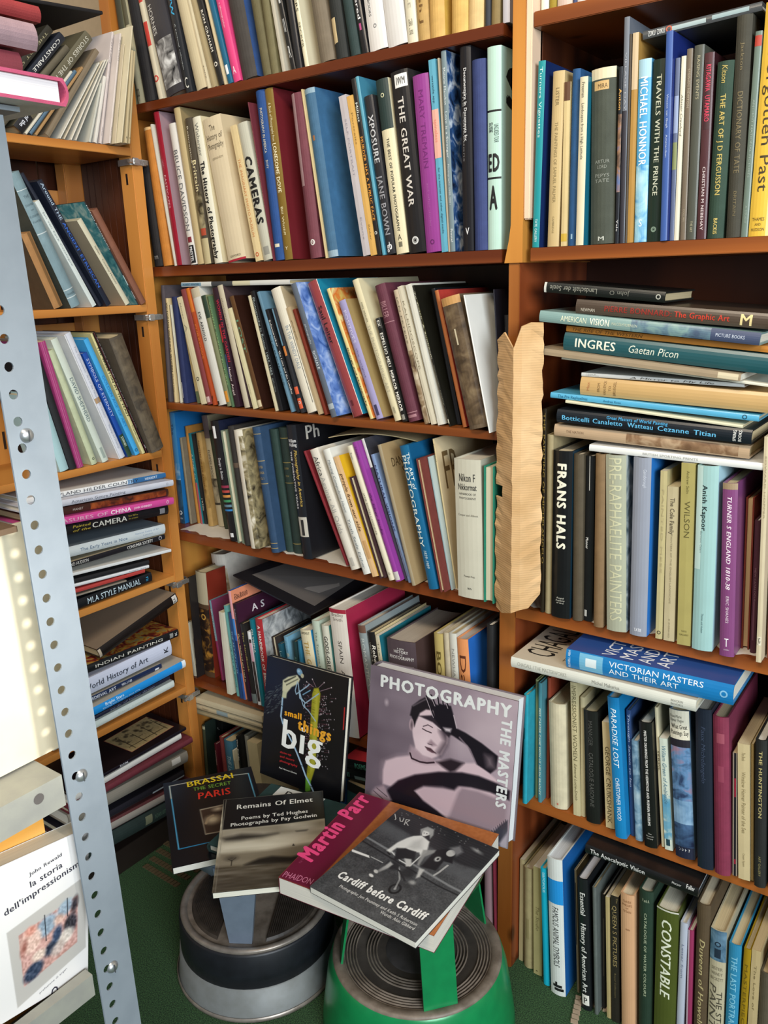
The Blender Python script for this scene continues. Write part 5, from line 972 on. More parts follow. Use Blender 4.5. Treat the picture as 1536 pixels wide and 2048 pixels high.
flat_pile('in fourth-shelf pile of left bookcase', LB+'fourth shelf', 'C', [
 ('c4',-320,508,575,1175,242,292,'j','#e0e2e2','white and blue countryside book','ROWLAND HILDER COUNTRY;.12;.78;.62;#1e2430;d|B;.74;1;#2a6498|B;.7;.74;#8fb4d8|HERBERT;.83;.93;.5;#d3dfe8;d'),
 ('c4',-320,580,680,1258,292,378,'j','#c9ccd8','lilac-white book','American Genre Painting;.28;.64;.42;#5a5c68;d|THE POLITICS OF EVERYDAY LIFE;.28;.6;.14;#6a6c78;d;.2|O;.95;.22;#9a9ca4'),
 ('c4',-320,690,770,1205,402,488,'j','#4a2c22','dark floral book','B;.42;.98;~#3a2018,#8c4020,#b8602c;.1;.9|MANET;.3;.37;.3;#d8d0c0;d'),
 ('c4',-320,775,878,1262,480,574,'j','#cc4a94','hot pink book','TREASURES OF;.12;.52;.5;#d8a0bc;db|CHINA;.535;.68;.6;#f4e6ee;db|JOHN CHINNERY;.7;.83;.3;#f0d6e4;db|O;.95;.25;#d8b4c4'),
 ('c4',-320,878,1000,1205,592,680,'j','#1a181b','black photography history, gold words','Painted;.3;.42;.26;#c2a83c;dbi;.72|of the;.3;.42;.26;#c2a83c;dbi;.3|CAMERA;.43;.68;.56;#e3ded0;db|from 1839 to;.69;.76;.18;#b9a040;d;.7|the present;.69;.76;.18;#b9a040;d;.4|B;.93;.97;#8a888c;.2;.8'),
 ('c4',-320,1150,1262,1172,775,885,'j','#ccd5d8','white book with blue-grey cover','The Early Years in Nice;.36;.7;.32;#4a6484;d|National Gallery of Art;.76;.95;.16;#8a9cb4;d;.7|London;.82;.9;.16;#8a9cb4;d;.4',{'side':'#8a98a4'}),
 ('c4',-320,1325,1400,1168,895,945,'j','#1c1c22','black consumer society book','THAMES AND HUDSON;.2;.42;.6;#d0d0cc;d|CONSUMER SOCIETY;.7;.9;.6;#d0d0cc;db|O;.96;.4;#9a9aa0',{'side':'#b9ae92'}),
 ('c4',-100,1370,1408,1232,1048,1078,'m','#dfe3e4','thin white catalogue',''),
 ('c4',-320,1480,1555,1000,1185,1212,'h','#121318','black book under white catalogue',''),
 ('c4',-320,1550,1592,998,1216,1250,'j','#e0e4e8','white paperback','Renaissance;.82;.9;.4;#6a6a70;d|drawing;.92;.97;.4;#6a6a70;d'),
 ('c4',-320,1600,1676,955,1262,1298,'p','#b5403c','red paperback',''),
 ('c4',-320,1700,1720,760,1375,1395,'m','#8d8478','taupe leaflet','THE VISUAL;.6;.8;.6;#c9c4b8;d'),
 ('c4',-320,1735,1912,1035,1268,1392,'j','#14171c','black book with condensed white title','MLA STYLE MANUAL;.46;.9;.62;#c6dbe6;d|MLA;.945;.965;.5;#3a9cc4;hb'),
], dmax=.17)
flat_pile('in fifth-shelf pile of left bookcase', LB+'fifth shelf', 'C', [
 ('c5',395,830,975,1250,245,350,'j','#17100e','tilted black book, taupe cover','B;.935;.99;#c9c4bc;.1;.9|LL;.945;.965;.6;#17100e;hb|B;.0;.03;#b9ac98;.1;.9',{'side':'#8a7a68','d':.19}),
 ('c5',-120,1220,1290,1250,620,732,'j','#15171a','black Indian art book','INDIAN PAINTING;.3;.86;.36;#e3e0d4;d|B;.92;.95;#8a8c88;.2;.8|K;.965;.985;.5;#d8d8d4;hb',{'side':'~#20302c,#8a2a24,#c0943c,#6a8a7c'}),
 ('c5',-120,1300,1570,1180,742,930,'j','#ccd2e6','thick white history with grey title','A World History of Art;.18;.78;.36;#3c4250;db|K;.925;.965;.4;#23262e;hb'),
 ('c5',-120,1585,1650,1065,1020,1078,'j','#17284c','navy art book','MEDIEVAL ART;.3;.55;.6;#d3dae6;db|980-1140;.6;.7;.5;#c3cad6;db|B;.93;.97;#d8dce4;.1;.5',{'side':'#a8a294'}),
 ('c5',-120,1740,1840,1330,972,1065,'j','#2090dc','bright blue book','Bright Stars;.36;.5;.36;#d6ecf8;db;.7|Painting and Sculpture since 1776;.34;.62;.2;#d6ecf8;d;.3|B;.97;1;#e6eef2;.0;1',{'side':'#b9b4a8'}),
 ('c5',-120,1845,1890,1155,1160,1200,'j','#20243a','midnight book, ragged jacket','study of Italian design;.45;.85;.5;#8a8ea4;di'),
 ('c5',-120,1895,1990,1205,1215,1282,'j','#d3dcd6','greenish-white book','Early North;.5;.75;.25;#b9c4bc;d'),
], dmax=.17)
C6 = flat_pile('in floor pile of left bookcase', LB+'floor pile', 'C', [
 ('c6',-40,765,800,835,282,300,'j','#16101a','black book with tan tree panel','DON;.4;.47;.6;#d8d8dc;db',{'side':'#1a1216','d':.19,'y':.0}),
 ('c6',-40,805,860,800,330,365,'j','#d5d3cc','white-paged book',''),
 ('c6',-40,872,935,885,345,395,'h','#6a2430','dark red book, pink page edges','',{'d':.2}),
 ('c6',-40,945,1030,850,445,540,'j','#8f887c','grey-cream jacketed book','B;.85;.93;#d8d4cc;.4;.9',{'y':-.01}),
 ('c6',-40,1075,1135,820,600,650,'j','#26242c','charcoal book','B;.7;1;#c9d0d8;.0;.3'),
 ('c6',-40,1150,1235,870,660,735,'h','#5a2a2c','maroon book, grey page edges','B;.2;1;#a39a90;.1;.8'),
 ('c6',-40,1250,1360,840,755,870,'h','#1e2e2a','bottle-green cloth book','B;.62;.68;#7a7c62;.2;.8|INDIAN ART;.7;.8;.3;#4f6a58;d'),
], dmax=.17)
# ================================================================ displayed books, stools, steel shelving and loose things
def hom4(ps):
    A = []
    for (X, Y), (x, y) in zip([(0, 0), (1, 0), (1, 1), (0, 1)], ps):
        A.append([X, Y, 1, 0, 0, 0, -x*X, -x*Y, -x]); A.append([0, 0, 0, X, Y, 1, -y*X, -y*Y, -y])
    return np.linalg.svd(np.array(A, float))[2][-1].reshape(3, 3)
class Cover:
    """front cover print: painted on a fine grid (colour attribute); points are given in the crop the quad was read in"""
    def __init__(s, quad, w, h, t, n=230):
        s.Hi = np.linalg.inv(hom4(quad)); s.w, s.h, s.t = w, h, t
        s.nv = n; s.nu = max(8, int(n*w/h)); s.U, s.V = np.meshgrid(np.linspace(0, 1, s.nu), np.linspace(0, 1, s.nv))
        s.X = s.U*w/h; s.C = np.zeros((s.nv, s.nu, 3)); s.px = 1.0/n; s.rs = np.random.RandomState(3)
    def uv(s, p):
        q = s.Hi@np.array([p[0], p[1], 1.0]); return q[0]/q[2], q[1]/q[2]
    def col(s, c):
        if isinstance(c, str): return np.array([int(c[i:i+2], 16)/255 for i in (1, 3, 5)])
        return np.array([c]*3)/255.0
    def mix(s, m, c, a=1.0): s.C += (s.col(c)-s.C)*(np.clip(m, 0, 1)*a)[..., None]
    def fill(s, c): s.C[:] = s.col(c)
    def grad(s, c0, c1, p0, p1):
        a = np.array(s.uv(p0)); b = np.array(s.uv(p1)); d = b-a; k = np.clip(((s.U-a[0])*d[0]+(s.V-a[1])*d[1])/(d@d), 0, 1)[..., None]
        s.C[:] = s.col(c0)*(1-k)+s.col(c1)*k
    def poly(s, pts, c, a=1.0, soft=1.0, raw=False):
        P = [p if raw else s.uv(p) for p in pts]; P = [(x*s.w/s.h, y) for x, y in P]
        ins = np.zeros(s.U.shape, bool); dist = np.full(s.U.shape, 9.0)
        for i in range(len(P)):
            (x0, y0), (x1, y1) = P[i], P[(i+1) % len(P)]
            if y0 != y1:
                cnd = ((y0 > s.V) != (y1 > s.V)) & (s.X < (x1-x0)*(s.V-y0)/(y1-y0)+x0); ins ^= cnd
            dx, dy = x1-x0, y1-y0; L2 = dx*dx+dy*dy+1e-12
            k = np.clip(((s.X-x0)*dx+(s.V-y0)*dy)/L2, 0, 1)
            dist = np.minimum(dist, np.hypot(s.X-x0-k*dx, s.V-y0-k*dy))
        sg = np.where(ins, dist, -dist); s.mix(.5+sg/(2*soft*s.px), c, a)
    def ell(s, p, rx, ry, c, a=1.0, soft=1.0, rot=0.0):
        u, v = s.uv(p); x = s.X-u*s.w/s.h; y = s.V-v; cr, sr = math.cos(rot), math.sin(rot)
        q = np.hypot((x*cr+y*sr)/rx, (-x*sr+y*cr)/ry); s.mix(.5+(1-q)*min(rx, ry)/(2*soft*s.px), c, a)
    def line(s, pts, wd, c, a=1.0, soft=1.0):
        P = [s.uv(p) for p in pts]; P = [(x*s.w/s.h, y) for x, y in P]; d = np.full(s.U.shape, 9.0)
        for (x0, y0), (x1, y1) in zip(P, P[1:]):
            dx, dy = x1-x0, y1-y0; k = np.clip(((s.X-x0)*dx+(s.V-y0)*dy)/(dx*dx+dy*dy+1e-12), 0, 1)
            d = np.minimum(d, np.hypot(s.X-x0-k*dx, s.V-y0-k*dy))
        s.mix(.5+(wd/2-d)/(soft*s.px), c, a)
    def speckle(s, amt, cell=6, cell2=None, mask=None):
        c2 = cell2 or cell; a = s.rs.rand(s.nv//cell+3, s.nu//c2+3)
        y = np.arange(s.nv)/cell; x = np.arange(s.nu)/c2; yi = y.astype(int); xi = x.astype(int); fy = (y-yi)[:, None]; fx = (x-xi)[None]
        g = a[yi][:, xi]*(1-fy)*(1-fx)+a[yi+1][:, xi]*fy*(1-fx)+a[yi][:, xi+1]*(1-fy)*fx+a[yi+1][:, xi+1]*fy*fx
        d = (g-.5)*2*amt
        if mask is not None: d = d*mask
        s.C = np.clip(s.C+d[..., None], 0, 1)
    def region(s, pts):
        k = s.C.copy(); s.C[:] = 0; s.poly(pts, '#ffffff'); m = s.C[..., 0].copy(); s.C[:] = k; return m
    def build(s, root, name='cover_print', fr=None):
        co = np.stack([np.full(s.U.size, s.t+.00035), (s.U*s.w).ravel(), ((1-s.V)*s.h).ravel()], 1)
        i = np.arange(s.nv*s.nu).reshape(s.nv, s.nu)
        f = np.stack([i[:-1, :-1], i[1:, :-1], i[1:, 1:], i[:-1, 1:]], -1).reshape(-1, 4)
        me = bpy.data.meshes.new(name); me.from_pydata(co.tolist(), [], f.tolist())
        at = me.color_attributes.new('print', 'FLOAT_COLOR', 'POINT')
        c = np.clip(s.C, 0, 1); l = np.where(c <= .04045, c/12.92, ((c+.055)/1.055)**2.4)
        at.data.foreach_set('color', np.concatenate([l, np.ones(l.shape[:2]+(1,))], -1).astype(np.float32).ravel())
        o = link(name, me, [print_mat()])
        o.parent = root
        if fr is not None: o.matrix_parent_inverse = root.matrix_world.inverted(); o.matrix_world = fr
        return o
    def text(s, root, txt, p0, p1, cap, c, st='', name='lettering', rise=0.0006):
        """baseline from p0 to p1 (crop points), cap = cap height as fraction of cover height"""
        a = s.uv(p0); b = s.uv(p1); A_ = np.array([a[0]*s.w, (1-a[1])*s.h]); B_ = np.array([b[0]*s.w, (1-b[1])*s.h]); d = B_-A_; L = np.hypot(*d); d /= L; nrm = np.array([-d[1], d[0]])
        V = []; F = []; MI = []
        def fn(x, y):
            q = A_+d*x+nrm*y; return (s.t+rise, q[0], q[1])
        flat_text(V, F, MI, txt, 0, 0, L, cap*s.h, 0, st, fn, nv=(1, 0, 0))
        return mesh(name, V, F, [mat(c, 't')], root)
def print_mat():
    if 'print' in MC: return MC['print']
    m = bpy.data.materials.new('printed_cover'); m.use_nodes = True; nt = m.node_tree; b = nt.nodes['Principled BSDF']
    at = nt.nodes.new('ShaderNodeAttribute'); at.attribute_name = 'print'; nt.links.new(at.outputs['Color'], b.inputs['Base Color'])
    b.inputs['Roughness'].default_value = .28; MC['print'] = m; return m
def quadframe(TL, TR, BR, BL):
    ey = ((TR-TL)+(BR-BL))/2; w_ = ey.length; ey.normalize(); ez = ((TL-BL)+(TR-BR))/2
    h_ = ez.length; ez = ez-ey*ez.dot(ey); ez.normalize(); ex = ey.cross(ez)
    c = (TL+TR+BR+BL)/4; return c-ey*w_/2-ez*h_/2, ex, ey, ez, w_, h_
def pose(ps, zbl):
    """real pose of a rectangle seen with picture corners TL,TR,BR,BL; its bottom-left corner at height zbl"""
    H = hom4(ps); K = np.array([[FPX, 0, 768], [0, FPX, 1024], [0, 0, 1]]); M = np.linalg.inv(K)@H
    if M[2, 2] < 0: M = -M
    R = np.array([CR, -CU, CF]).T; W = R@M; a, b, t = W[:, 0], W[:, 1], W[:, 2]
    s_ = (zbl-CAM.z)/((t+b)[2]); a, b, t = a*s_, b*s_, t*s_; C_ = np.array(CAM)
    return [Vector(q) for q in (C_+t, C_+t+a, C_+t+a+b, C_+t+b)]
def display_book(quad3, t, kind, col, side, look, pages='#e6e2d6', cat_label=None):
    P, ex, ey, ez, w_, h_ = quadframe(*quad3)
    root = book(frame(P-ex*t, ex, ey, ez), t, h_, w_, kind, col, '', side, pages)
    del root['_look']; tag(root, look, 'book', 'books displayed on the two stools')
    return root, w_, h_
def Q(c, *pts): return [cp(c, *p) for p in pts]

ZT2 = .3925
ZT = .345    # top of the stool platforms
# ---- stools
def lathe(name, prof, m, parent, n=64, smooth=True, a0=0.0, a1=2*math.pi, cx=0, cy=0):
    full = abs(a1-a0-2*math.pi) < 1e-6; k = n if full else n+1; V = []; F = []
    for i in range(k):
        a = a0+(a1-a0)*i/n
        for r, z in prof: V.append((cx+r*math.cos(a), cy+r*math.sin(a), z))
    L = len(prof)
    for i in range(n):
        for j in range(L-1):
            p, q = i*L+j, ((i+1) % k)*L+j
            F.append((p, q, q+1, p+1))
    o = mesh(name, V, F, [m], parent, smooth=smooth); return o
def metal(name, hexc, rough, met=.6, spots=None):
    m = bpy.data.materials.new(name); m.use_nodes = True; nt = m.node_tree; b = nt.nodes['Principled BSDF']; L = nt.links.new
    tc = nt.nodes.new('ShaderNodeTexCoord'); nz = nt.nodes.new('ShaderNodeTexNoise'); nz.inputs['Scale'].default_value = 38; nz.inputs['Detail'].default_value = 6
    rp = nt.nodes.new('ShaderNodeValToRGB'); c = lin(hexc); d = lin(spots) if spots else tuple(v*.8 for v in c)
    rp.color_ramp.elements[0].position = .30; rp.color_ramp.elements[0].color = (*d, 1); rp.color_ramp.elements[1].position = .62; rp.color_ramp.elements[1].color = (*c, 1)
    L(tc.outputs['Object'], nz.inputs['Vector']); L(nz.outputs['Fac'], rp.inputs[0]); L(rp.outputs[0], b.inputs['Base Color'])
    b.inputs['Roughness'].default_value = rough; b.inputs['Metallic'].default_value = met
    return m
GREYM = metal('grey_enamel', '#7f8281', .5, .1, '#757774'); RIMM = metal('worn_rim', '#9a9086', .35, .4, '#7a7066'); RUB = metal('black_rubber', '#1a1c22', .45, 0, '#14151a')
PADM = metal('dark_tread', '#3c342d', .5, 0, '#2c2620'); GRN = metal('green_enamel', '#168a4e', .28, .1, '#148049'); GPAD = metal('dusty_tread', '#4a423b', .7, 0, '#38312c')
GRIM = metal('scuffed_rim', '#8a7d70', .5, .1, '#665a4e'); DISC = metal('dark_disc', '#4a4646', .4, 0, '#3c3938'); BLUEG = metal('bluegrey_enamel', '#8b97a8', .3, .4, '#828e9e')
def panel_leg(name, cx, cy, ang, r0, z0, w0, r1, z1, w1, th, m, parent):
    V = []
    d = (math.cos(ang), math.sin(ang)); s_ = (-d[1], d[0]); n = 8
    for i in range(n+1):
        k = i/n; r = r0+(r1-r0)*k; z = z0+(z1-z0)*k; w_ = (w0+(w1-w0)*k)/2
        for rr in (r, r-th):
            for sg in (-1, 1): V.append((cx+d[0]*rr+s_[0]*w_*sg, cy+d[1]*rr+s_[1]*w_*sg, z))
    F = [(0, 1, 3, 2), (4*n, 4*n+2, 4*n+3, 4*n+1)]
    for i in range(n):
        o = 4*i
        for a, b in ((0, 1), (1, 3), (3, 2), (2, 0)): F.append((o+a, o+4+a, o+4+b, o+b))
    return mesh(name, V, F, [m], parent)
def stool(cx, cy, R, kind, legs, label, ZT=ZT):
    root = empty('step_stool', (cx, cy, 0)); tag(root, label, 'stool')
    zt = .155; Rb = R+.019
    gm = GREYM if kind == 'grey' else GRN
    if kind == 'grey':
        lathe('base', [(Rb-.004, .0005), (Rb, .0005), (Rb+.001, .006), (Rb-.002, .010), (R+.011, .068), (R+.004, .070)], gm, root)
        lathe('rubber_bumper', [(R+.002, .0695), (R+.0085, .070), (R+.0085, .1), (R+.006, .144), (R+.003, .149), (R-.001, .149)], RUB, root)
        lathe('foot_ring', [(Rb+.0005, .0006), (Rb+.0035, .002), (Rb+.0035, .007), (Rb+.001, .0095)], RIMM, root)
        lathe('rim', [(R+.002, .146), (R+.003, .152), (R, .1565), (R-.006, .157), (R-.012, .153), (R-.013, .150)], RIMM, root)
        lathe('tread', [(R-.0125, .1515), (R-.02, .1505), (.0, .1505)], GRIM, root)
    else:
        lathe('base', [(Rb+.008, .0005), (Rb+.011, .004), (Rb+.008, .03), (R+.014, .12), (R+.006, .148), (R+.003, .152)], gm, root)
        lathe('rim', [(R+.0035, .150), (R+.003, .155), (R-.002, .158), (R-.014, .157), (R-.018, .153)], GRIM, root)
        lathe('tread', [(R-.0175, .1535), (R-.02, .1515), (.0, .1515)], GPAD, root)
    if kind == 'grey':      # two D shaped ribbed pads either side of the front leg
        la = legs[0]
        for sg in (-1, 1):
            V = []; n = 26; rr = R-.022; hw = .050
            pts = []
            a_lim = math.acos(hw/rr)
            for i in range(n+1):
                a = -a_lim+2*a_lim*i/n
                pts.append((rr*math.cos(a), rr*math.sin(a)))
            top = [(hw+(x-hw)*.96+.001, y*.96) for x, y in pts]
            ca, sa = math.cos(la+sg*math.pi/2), math.sin(la+sg*math.pi/2)
            tr = lambda x, y, z: (x*ca-y*sa, x*sa+y*ca, z)
            V = [tr(x, y, .1506) for x, y in pts]+[tr(x, y, .1555) for x, y in top]; k = len(pts)
            F = [(i, (i+1) % k, k+(i+1) % k, k+i) for i in range(k)]+[tuple(range(k, 2*k))]
            pad = mesh('tread_pad', V, F, [PADM], root)
            V = []; F = []; st = .0042; i = 0; x = hw+.006
            while x < rr-.006:
                yl = math.sqrt(max(rr*rr*.9-x*x, 0))-.004
                if yl > .004:
                    o = len(V)
                    for xx, zz in ((x-.0011, .1553), (x, .1572), (x+.0011, .1553)):
                        V += [tr(xx, -yl, zz), tr(xx, yl, zz)]
                    F += [(o, o+1, o+3, o+2), (o+2, o+3, o+5, o+4)]
                x += st
            rb = mesh('tread_ribs', V, F, [PADM], pad); rb['kind'] = 'stuff'
    else:                   # concentric ridges and a smooth dark disc
        rings = [.080+.0062*i for i in range(4)]+[.121+.0058*i for i in range(5)]
        for r in rings:
            if r < R-.018: lathe('tread_ridge', [(r-.0016, .1514), (r, .1545), (r+.0016, .1514)], GRIM, root, n=48)
        lathe('centre_disc', [(.062, .1514), (.058, .1535), (0, .1535)], DISC, root, n=48)
    lm = BLUEG if kind == 'grey' else gm
    for a in legs:
        if kind == 'grey': panel_leg('leg', 0, 0, a, R-.024, .1512, .046, .128, ZT-.022, .088, .012, lm, root)
        else: panel_leg('leg', 0, 0, a, R-.012, .1512, .064, .118, ZT-.03, .064, .004, lm, root)
    Rp = .132
    lathe('platform_skirt', [(Rp-.004, ZT-.042), (Rp, ZT-.042), (Rp, ZT-.004), (Rp-.003, ZT-.0005)], lm if kind == 'grey' else gm, root)
    lathe('platform', [(Rp-.003, ZT-.0006), (Rp-.01, ZT-.0004), (0, ZT-.0004)], PADM, root)
    lathe('platform_underside', [(Rp-.004, ZT-.0415), (.06, ZT-.038), (0, ZT-.038)], gm, root)
    return root
def angto(cx, cy, px, z=.155):
    p = onz(px, z); return math.atan2(p.y-cy, p.x-cx)
gc = (-1.145, -.272); a_ = angto(*gc, (478, 1893))
stool(*gc, .157, 'grey', [a_, a_+2.2, a_-2.2], 'grey metal kick stool with black rubber band, left, under three books')
vc = (-.776, -.200); a_ = angto(*vc, (889, 2035)); al = angto(*vc, (673, 1905)); ar = angto(*vc, (952, 1830))
stool(*vc, .163, 'green', [a_, al, ar], 'bright green kick stool with ridged round tread, in front of the divider', ZT2)

# ---- books shown on the stools
zp = ZT
def flatq(c, z, TL, TR, BR, BL): return [onz(cp(c, *p), z) for p in (TL, TR, BR, BL)]
# Paris night book (left, lowest)
t1 = .014
root, w_, h_ = display_book(flatq('c6', zp+t1+.0004, (665, 712), (1355, 555), (1452, 1190), (722, 1322)), t1, 'p', '#0d0f14', None, 'black paperback on Paris with a white-to-blue frame line, left edge of grey stool')
cv = Cover([(665, 712), (1355, 555), (1452, 1190), (722, 1322)], w_, h_, t1, 200); cv.fill('#0b0d12')
cv.line([(712, 733), (1010, 665)], .008, '#d8d4c4'); cv.line([(1010, 665), (1325, 618)], .008, '#cfd2c2'); cv.line([(1325, 618), (1385, 990)], .008, '#6ab8d8'); cv.line([(712, 733), (768, 1198)], .008, '#58b2dc'); cv.line([(768, 1198), (1385, 1075)], .008, '#2f9fd4'); cv.line([(712, 733), (722, 830)], .008, '#cfd2c2')
cv.poly([(925, 915), (1170, 860), (1205, 1060), (955, 1102)], '#b9aa90'); cv.poly([(932, 921), (1165, 868), (1198, 1055), (960, 1094)], '#3a2c24')
cv.ell((1020, 990), .05, .045, '#c4b08e', 1, 6); cv.ell((1060, 910), .03, .02, '#d3c3a4', 1, 4); cv.line([(965, 1020), (985, 980), (1020, 960)], .02, '#a08a6c')
cv.build(root)
for s_, p0, p1, cap, c in (('BRASSAI', (838, 742), (1210, 655), .07, '#e8c81e'), ('THE SECRET', (885, 772), (1180, 712), .045, '#6f9a34'), ('PARIS', (915, 838), (1172, 790), .082, '#e0321c')):
    cv.text(root, s_, p0, p1, cap, c, 'b')
# dark green book under the poems
zz = zp+t1+.001; t2 = .018
gq = [onz(p, zz+t2) for p in ((503, 1568), (600, 1586), (560, 1762), (413, 1682))]
TL_, TR_, BL_ = onz((540, 1566), zz+t2), onz((640, 1600), zz+t2), onz((413, 1686), zz+t2)
u1 = (TL_-BL_); u1.z = 0; hh_ = u1.length; u1.normalize(); v1 = Vector((u1.y, -u1.x, 0)); wd_ = .2
root, w_, h_ = display_book([BL_+u1*hh_, BL_+u1*hh_+v1*wd_, BL_+v1*wd_, BL_], t2, 'h', '#17302e', '#1d3c3a', 'dark green hardback with a white label, mostly hidden under the landscape paperback', '#cfc9b8')
o = boxes('title_label', [(t2+.0002, t2+.0008, .03, .14, h_*.84, h_*.99)], mat('#dfe2dc', 'p'), root)
V = []; F = []; MI = []; flat_text(V, F, MI, 'P', .05, h_*.86, .018, .02, 0, '', lambda a, b: (t2+.0012, a, b), nv=(1, 0, 0)); mesh('lettering', V, F, [mat('#1c1c1c', 't')], root)
# cream book filling the gap on the right
zz3 = zp; t3 = .026
TL_, TR_ = onz((640, 1588), zz3+t3), onz((712, 1622), zz3+t3); BL_ = onz((600, 1770), zz3+t3)
# poems and landscape
t4 = .012; z4 = zz+t2+.0012+t4
E_ = [(472, 340), (1283, 240), (1405, 995), (470, 1052)]
root, w_, h_ = display_book(flatq('el', z4, *E_), t4, 'p', '#17181a', None, 'black-topped paperback with a sepia moorland photograph, on the grey stool', '#e9e4d2')
cv = Cover(E_, w_, h_, t4, 260); cv.grad('#c2b89e', '#8a8069', (800, 560), (820, 1040))
cv.poly([(490, 575), (1340, 470), (1360, 600), (490, 660)], '#a39a86', 1, 14); cv.speckle(.10, 9, 26)
cv.poly([(500, 640), (640, 608), (820, 610), (930, 600), (800, 635), (640, 660), (520, 665)], '#35322c', .95, 6); cv.poly([(1080, 580), (1180, 568), (1170, 578), (1090, 586)], '#3c3831', .9, 3)
cv.poly([(490, 690), (900, 650), (1250, 640), (1240, 690), (900, 730), (490, 750)], '#e6dfc8', .9, 14)
cv.poly([(490, 760), (640, 752), (860, 735), (1080, 700), (1250, 672), (1380, 650), (1400, 800), (490, 860)], '#7d735f', .85, 5)
cv.poly([(490, 800), (600, 790), (720, 812), (700, 850), (490, 860)], '#8f8571', .8, 6); cv.poly([(690, 845), (800, 800), (900, 782), (1060, 790), (1130, 775), (1400, 740), (1405, 830), (690, 862)], '#1f1c17', .95, 4)
cv.poly([(470, 860), (1400, 815), (1405, 1000), (470, 1052)], '#5a5244', .95, 5); cv.speckle(.10, 4, 22, cv.region([(470, 860), (1400, 815), (1405, 1000), (470, 1052)]))
cv.poly([(470, 960), (1400, 900), (1405, 1000), (470, 1052)], '#3a342b', .6, 16)
cv.line([(590, 850), (590, 810)], .006, '#211d18'); cv.ell((585, 795), .035, .022, '#3a352c', .75, 5); cv.line([(560, 800), (590, 815), (620, 790)], .004, '#211d18')
cv.poly([(1062, 700), (1070, 684), (1082, 700)], '#1c1916'); cv.poly([(472, 340), (1283, 240), (1340, 470), (1000, 520), (740, 550), (490, 575)], '#141516', 1, 1.5)
cv.line([(492, 342), (494, 1050)], .004, '#8f8878', .8); cv.build(root)
for s_, p0, p1, cap, c in (('Remains Of Elmet', (578, 415), (1205, 335), .056, '#eceadf'), ('Poems by Ted Hughes', (625, 498), (1172, 428), .040, '#eceadf'), ('Photographs by Fay Godwin', (548, 552), (1255, 460), .040, '#eceadf')):
    cv.text(root, s_, p0, p1, cap, c, 'b')
# crimson and orange monograph
t5 = .033
P_ = [(504, 70), (1470, 365), (1142, 1108), (45, 700)]
root, w_, h_ = display_book(flatq('pa', ZT2+t5+.0004, *P_), t5, 'p', '#6d1734', '#b0683a', 'thick monograph with crimson band and pink script, on the green stool', '#e3ddd0')
cv = Cover(P_, w_, h_, t5, 200); cv.fill('#a8632e'); cv.speckle(.03, 3); cv.poly([(504, 70), (722, 136), (270, 782), (45, 700)], '#6a1634'); cv.build(root)
cv.text(root, 'Martin Parr', (248, 592), (590, 118), .125, '#ee4a84', 'Bi'); cv.text(root, 'PHAIDON', (66, 694), (272, 752), .052, '#d07a9a', ''); cv.text(root, 'Val Williams', (180, 600), (235, 520), .02, '#a03a60', '')
# street photograph book
t6 = .012
C_ = [(790, 180), (1480, 465), (1005, 1165), (262, 765)]
root, w_, h_ = display_book(flatq('pa', ZT2+t5+.001+t6, *C_), t6, 'p', '#3a3b3c', None, 'paperback with black-and-white photo of children and bicycle, topmost on the green stool', '#e9e6da')
cv = Cover(C_, w_, h_, t6, 300); cv.grad('#3a3c3e', '#4c4e50', (900, 300), (700, 950)); cv.speckle(.05, 2); cv.speckle(.04, 12)
cv.poly([(790, 180), (1480, 465), (1370, 625), (1210, 570), (700, 270)], '#1e2022', .95, 3)
for i in range(9): cv.line([(770+i*-8, 205+i*10), (1470-i*12, 490+i*16)], .003, '#33363a', .8)
cv.poly([(700, 270), (1240, 600), (1380, 620), (1330, 700), (1250, 700), (640, 330)], '#55585b', .7, 8)
cv.line([(600, 400), (1180, 740), (1300, 800)], .018, '#8a8d8f', .8, 3); cv.line([(570, 425), (1100, 740), (1260, 815)], .012, '#1c1d1f', .9, 2)
cv.poly([(505, 485), (625, 530), (630, 548), (510, 505)], '#e3e3df'); cv.line([(640, 540), (720, 580)], .008, '#a9aaa8')
cv.line([(760, 225), (770, 260), (765, 265)], .006, '#c9c9c4'); cv.line([(795, 250), (800, 275), (815, 278), (822, 255)], .006, '#c9c9c4'); cv.line([(830, 300), (838, 262), (862, 266), (840, 285), (856, 305)], .006, '#c9c9c4')
for i in range(26):
    a = cv.rs.rand(2); cv.ell((800+a[0]*600, 190+a[0]*250+a[1]*60), .004, .003, '#9c9d9b', .8)
# bicycle
cv.ell((822, 770), .040, .050, '#17181a'); cv.ell((822, 770), .026, .034, '#4a4c4e'); cv.ell((822, 770), .008, .01, '#c9cac8')
cv.line([(832, 610), (845, 700), (822, 770)], .012, '#b9bbb9'); cv.line([(770, 500), (830, 560), (900, 600), (965, 525)], .010, '#c9cbc9'); cv.line([(780, 600), (840, 640), (880, 710)], .014, '#2a2b2d'); cv.line([(760, 520), (745, 505)], .012, '#1b1b1c')
cv.ell((790, 600), .05, .04, '#222325', .9, 4); cv.ell((890, 650), .045, .05, '#202123', .8, 5)
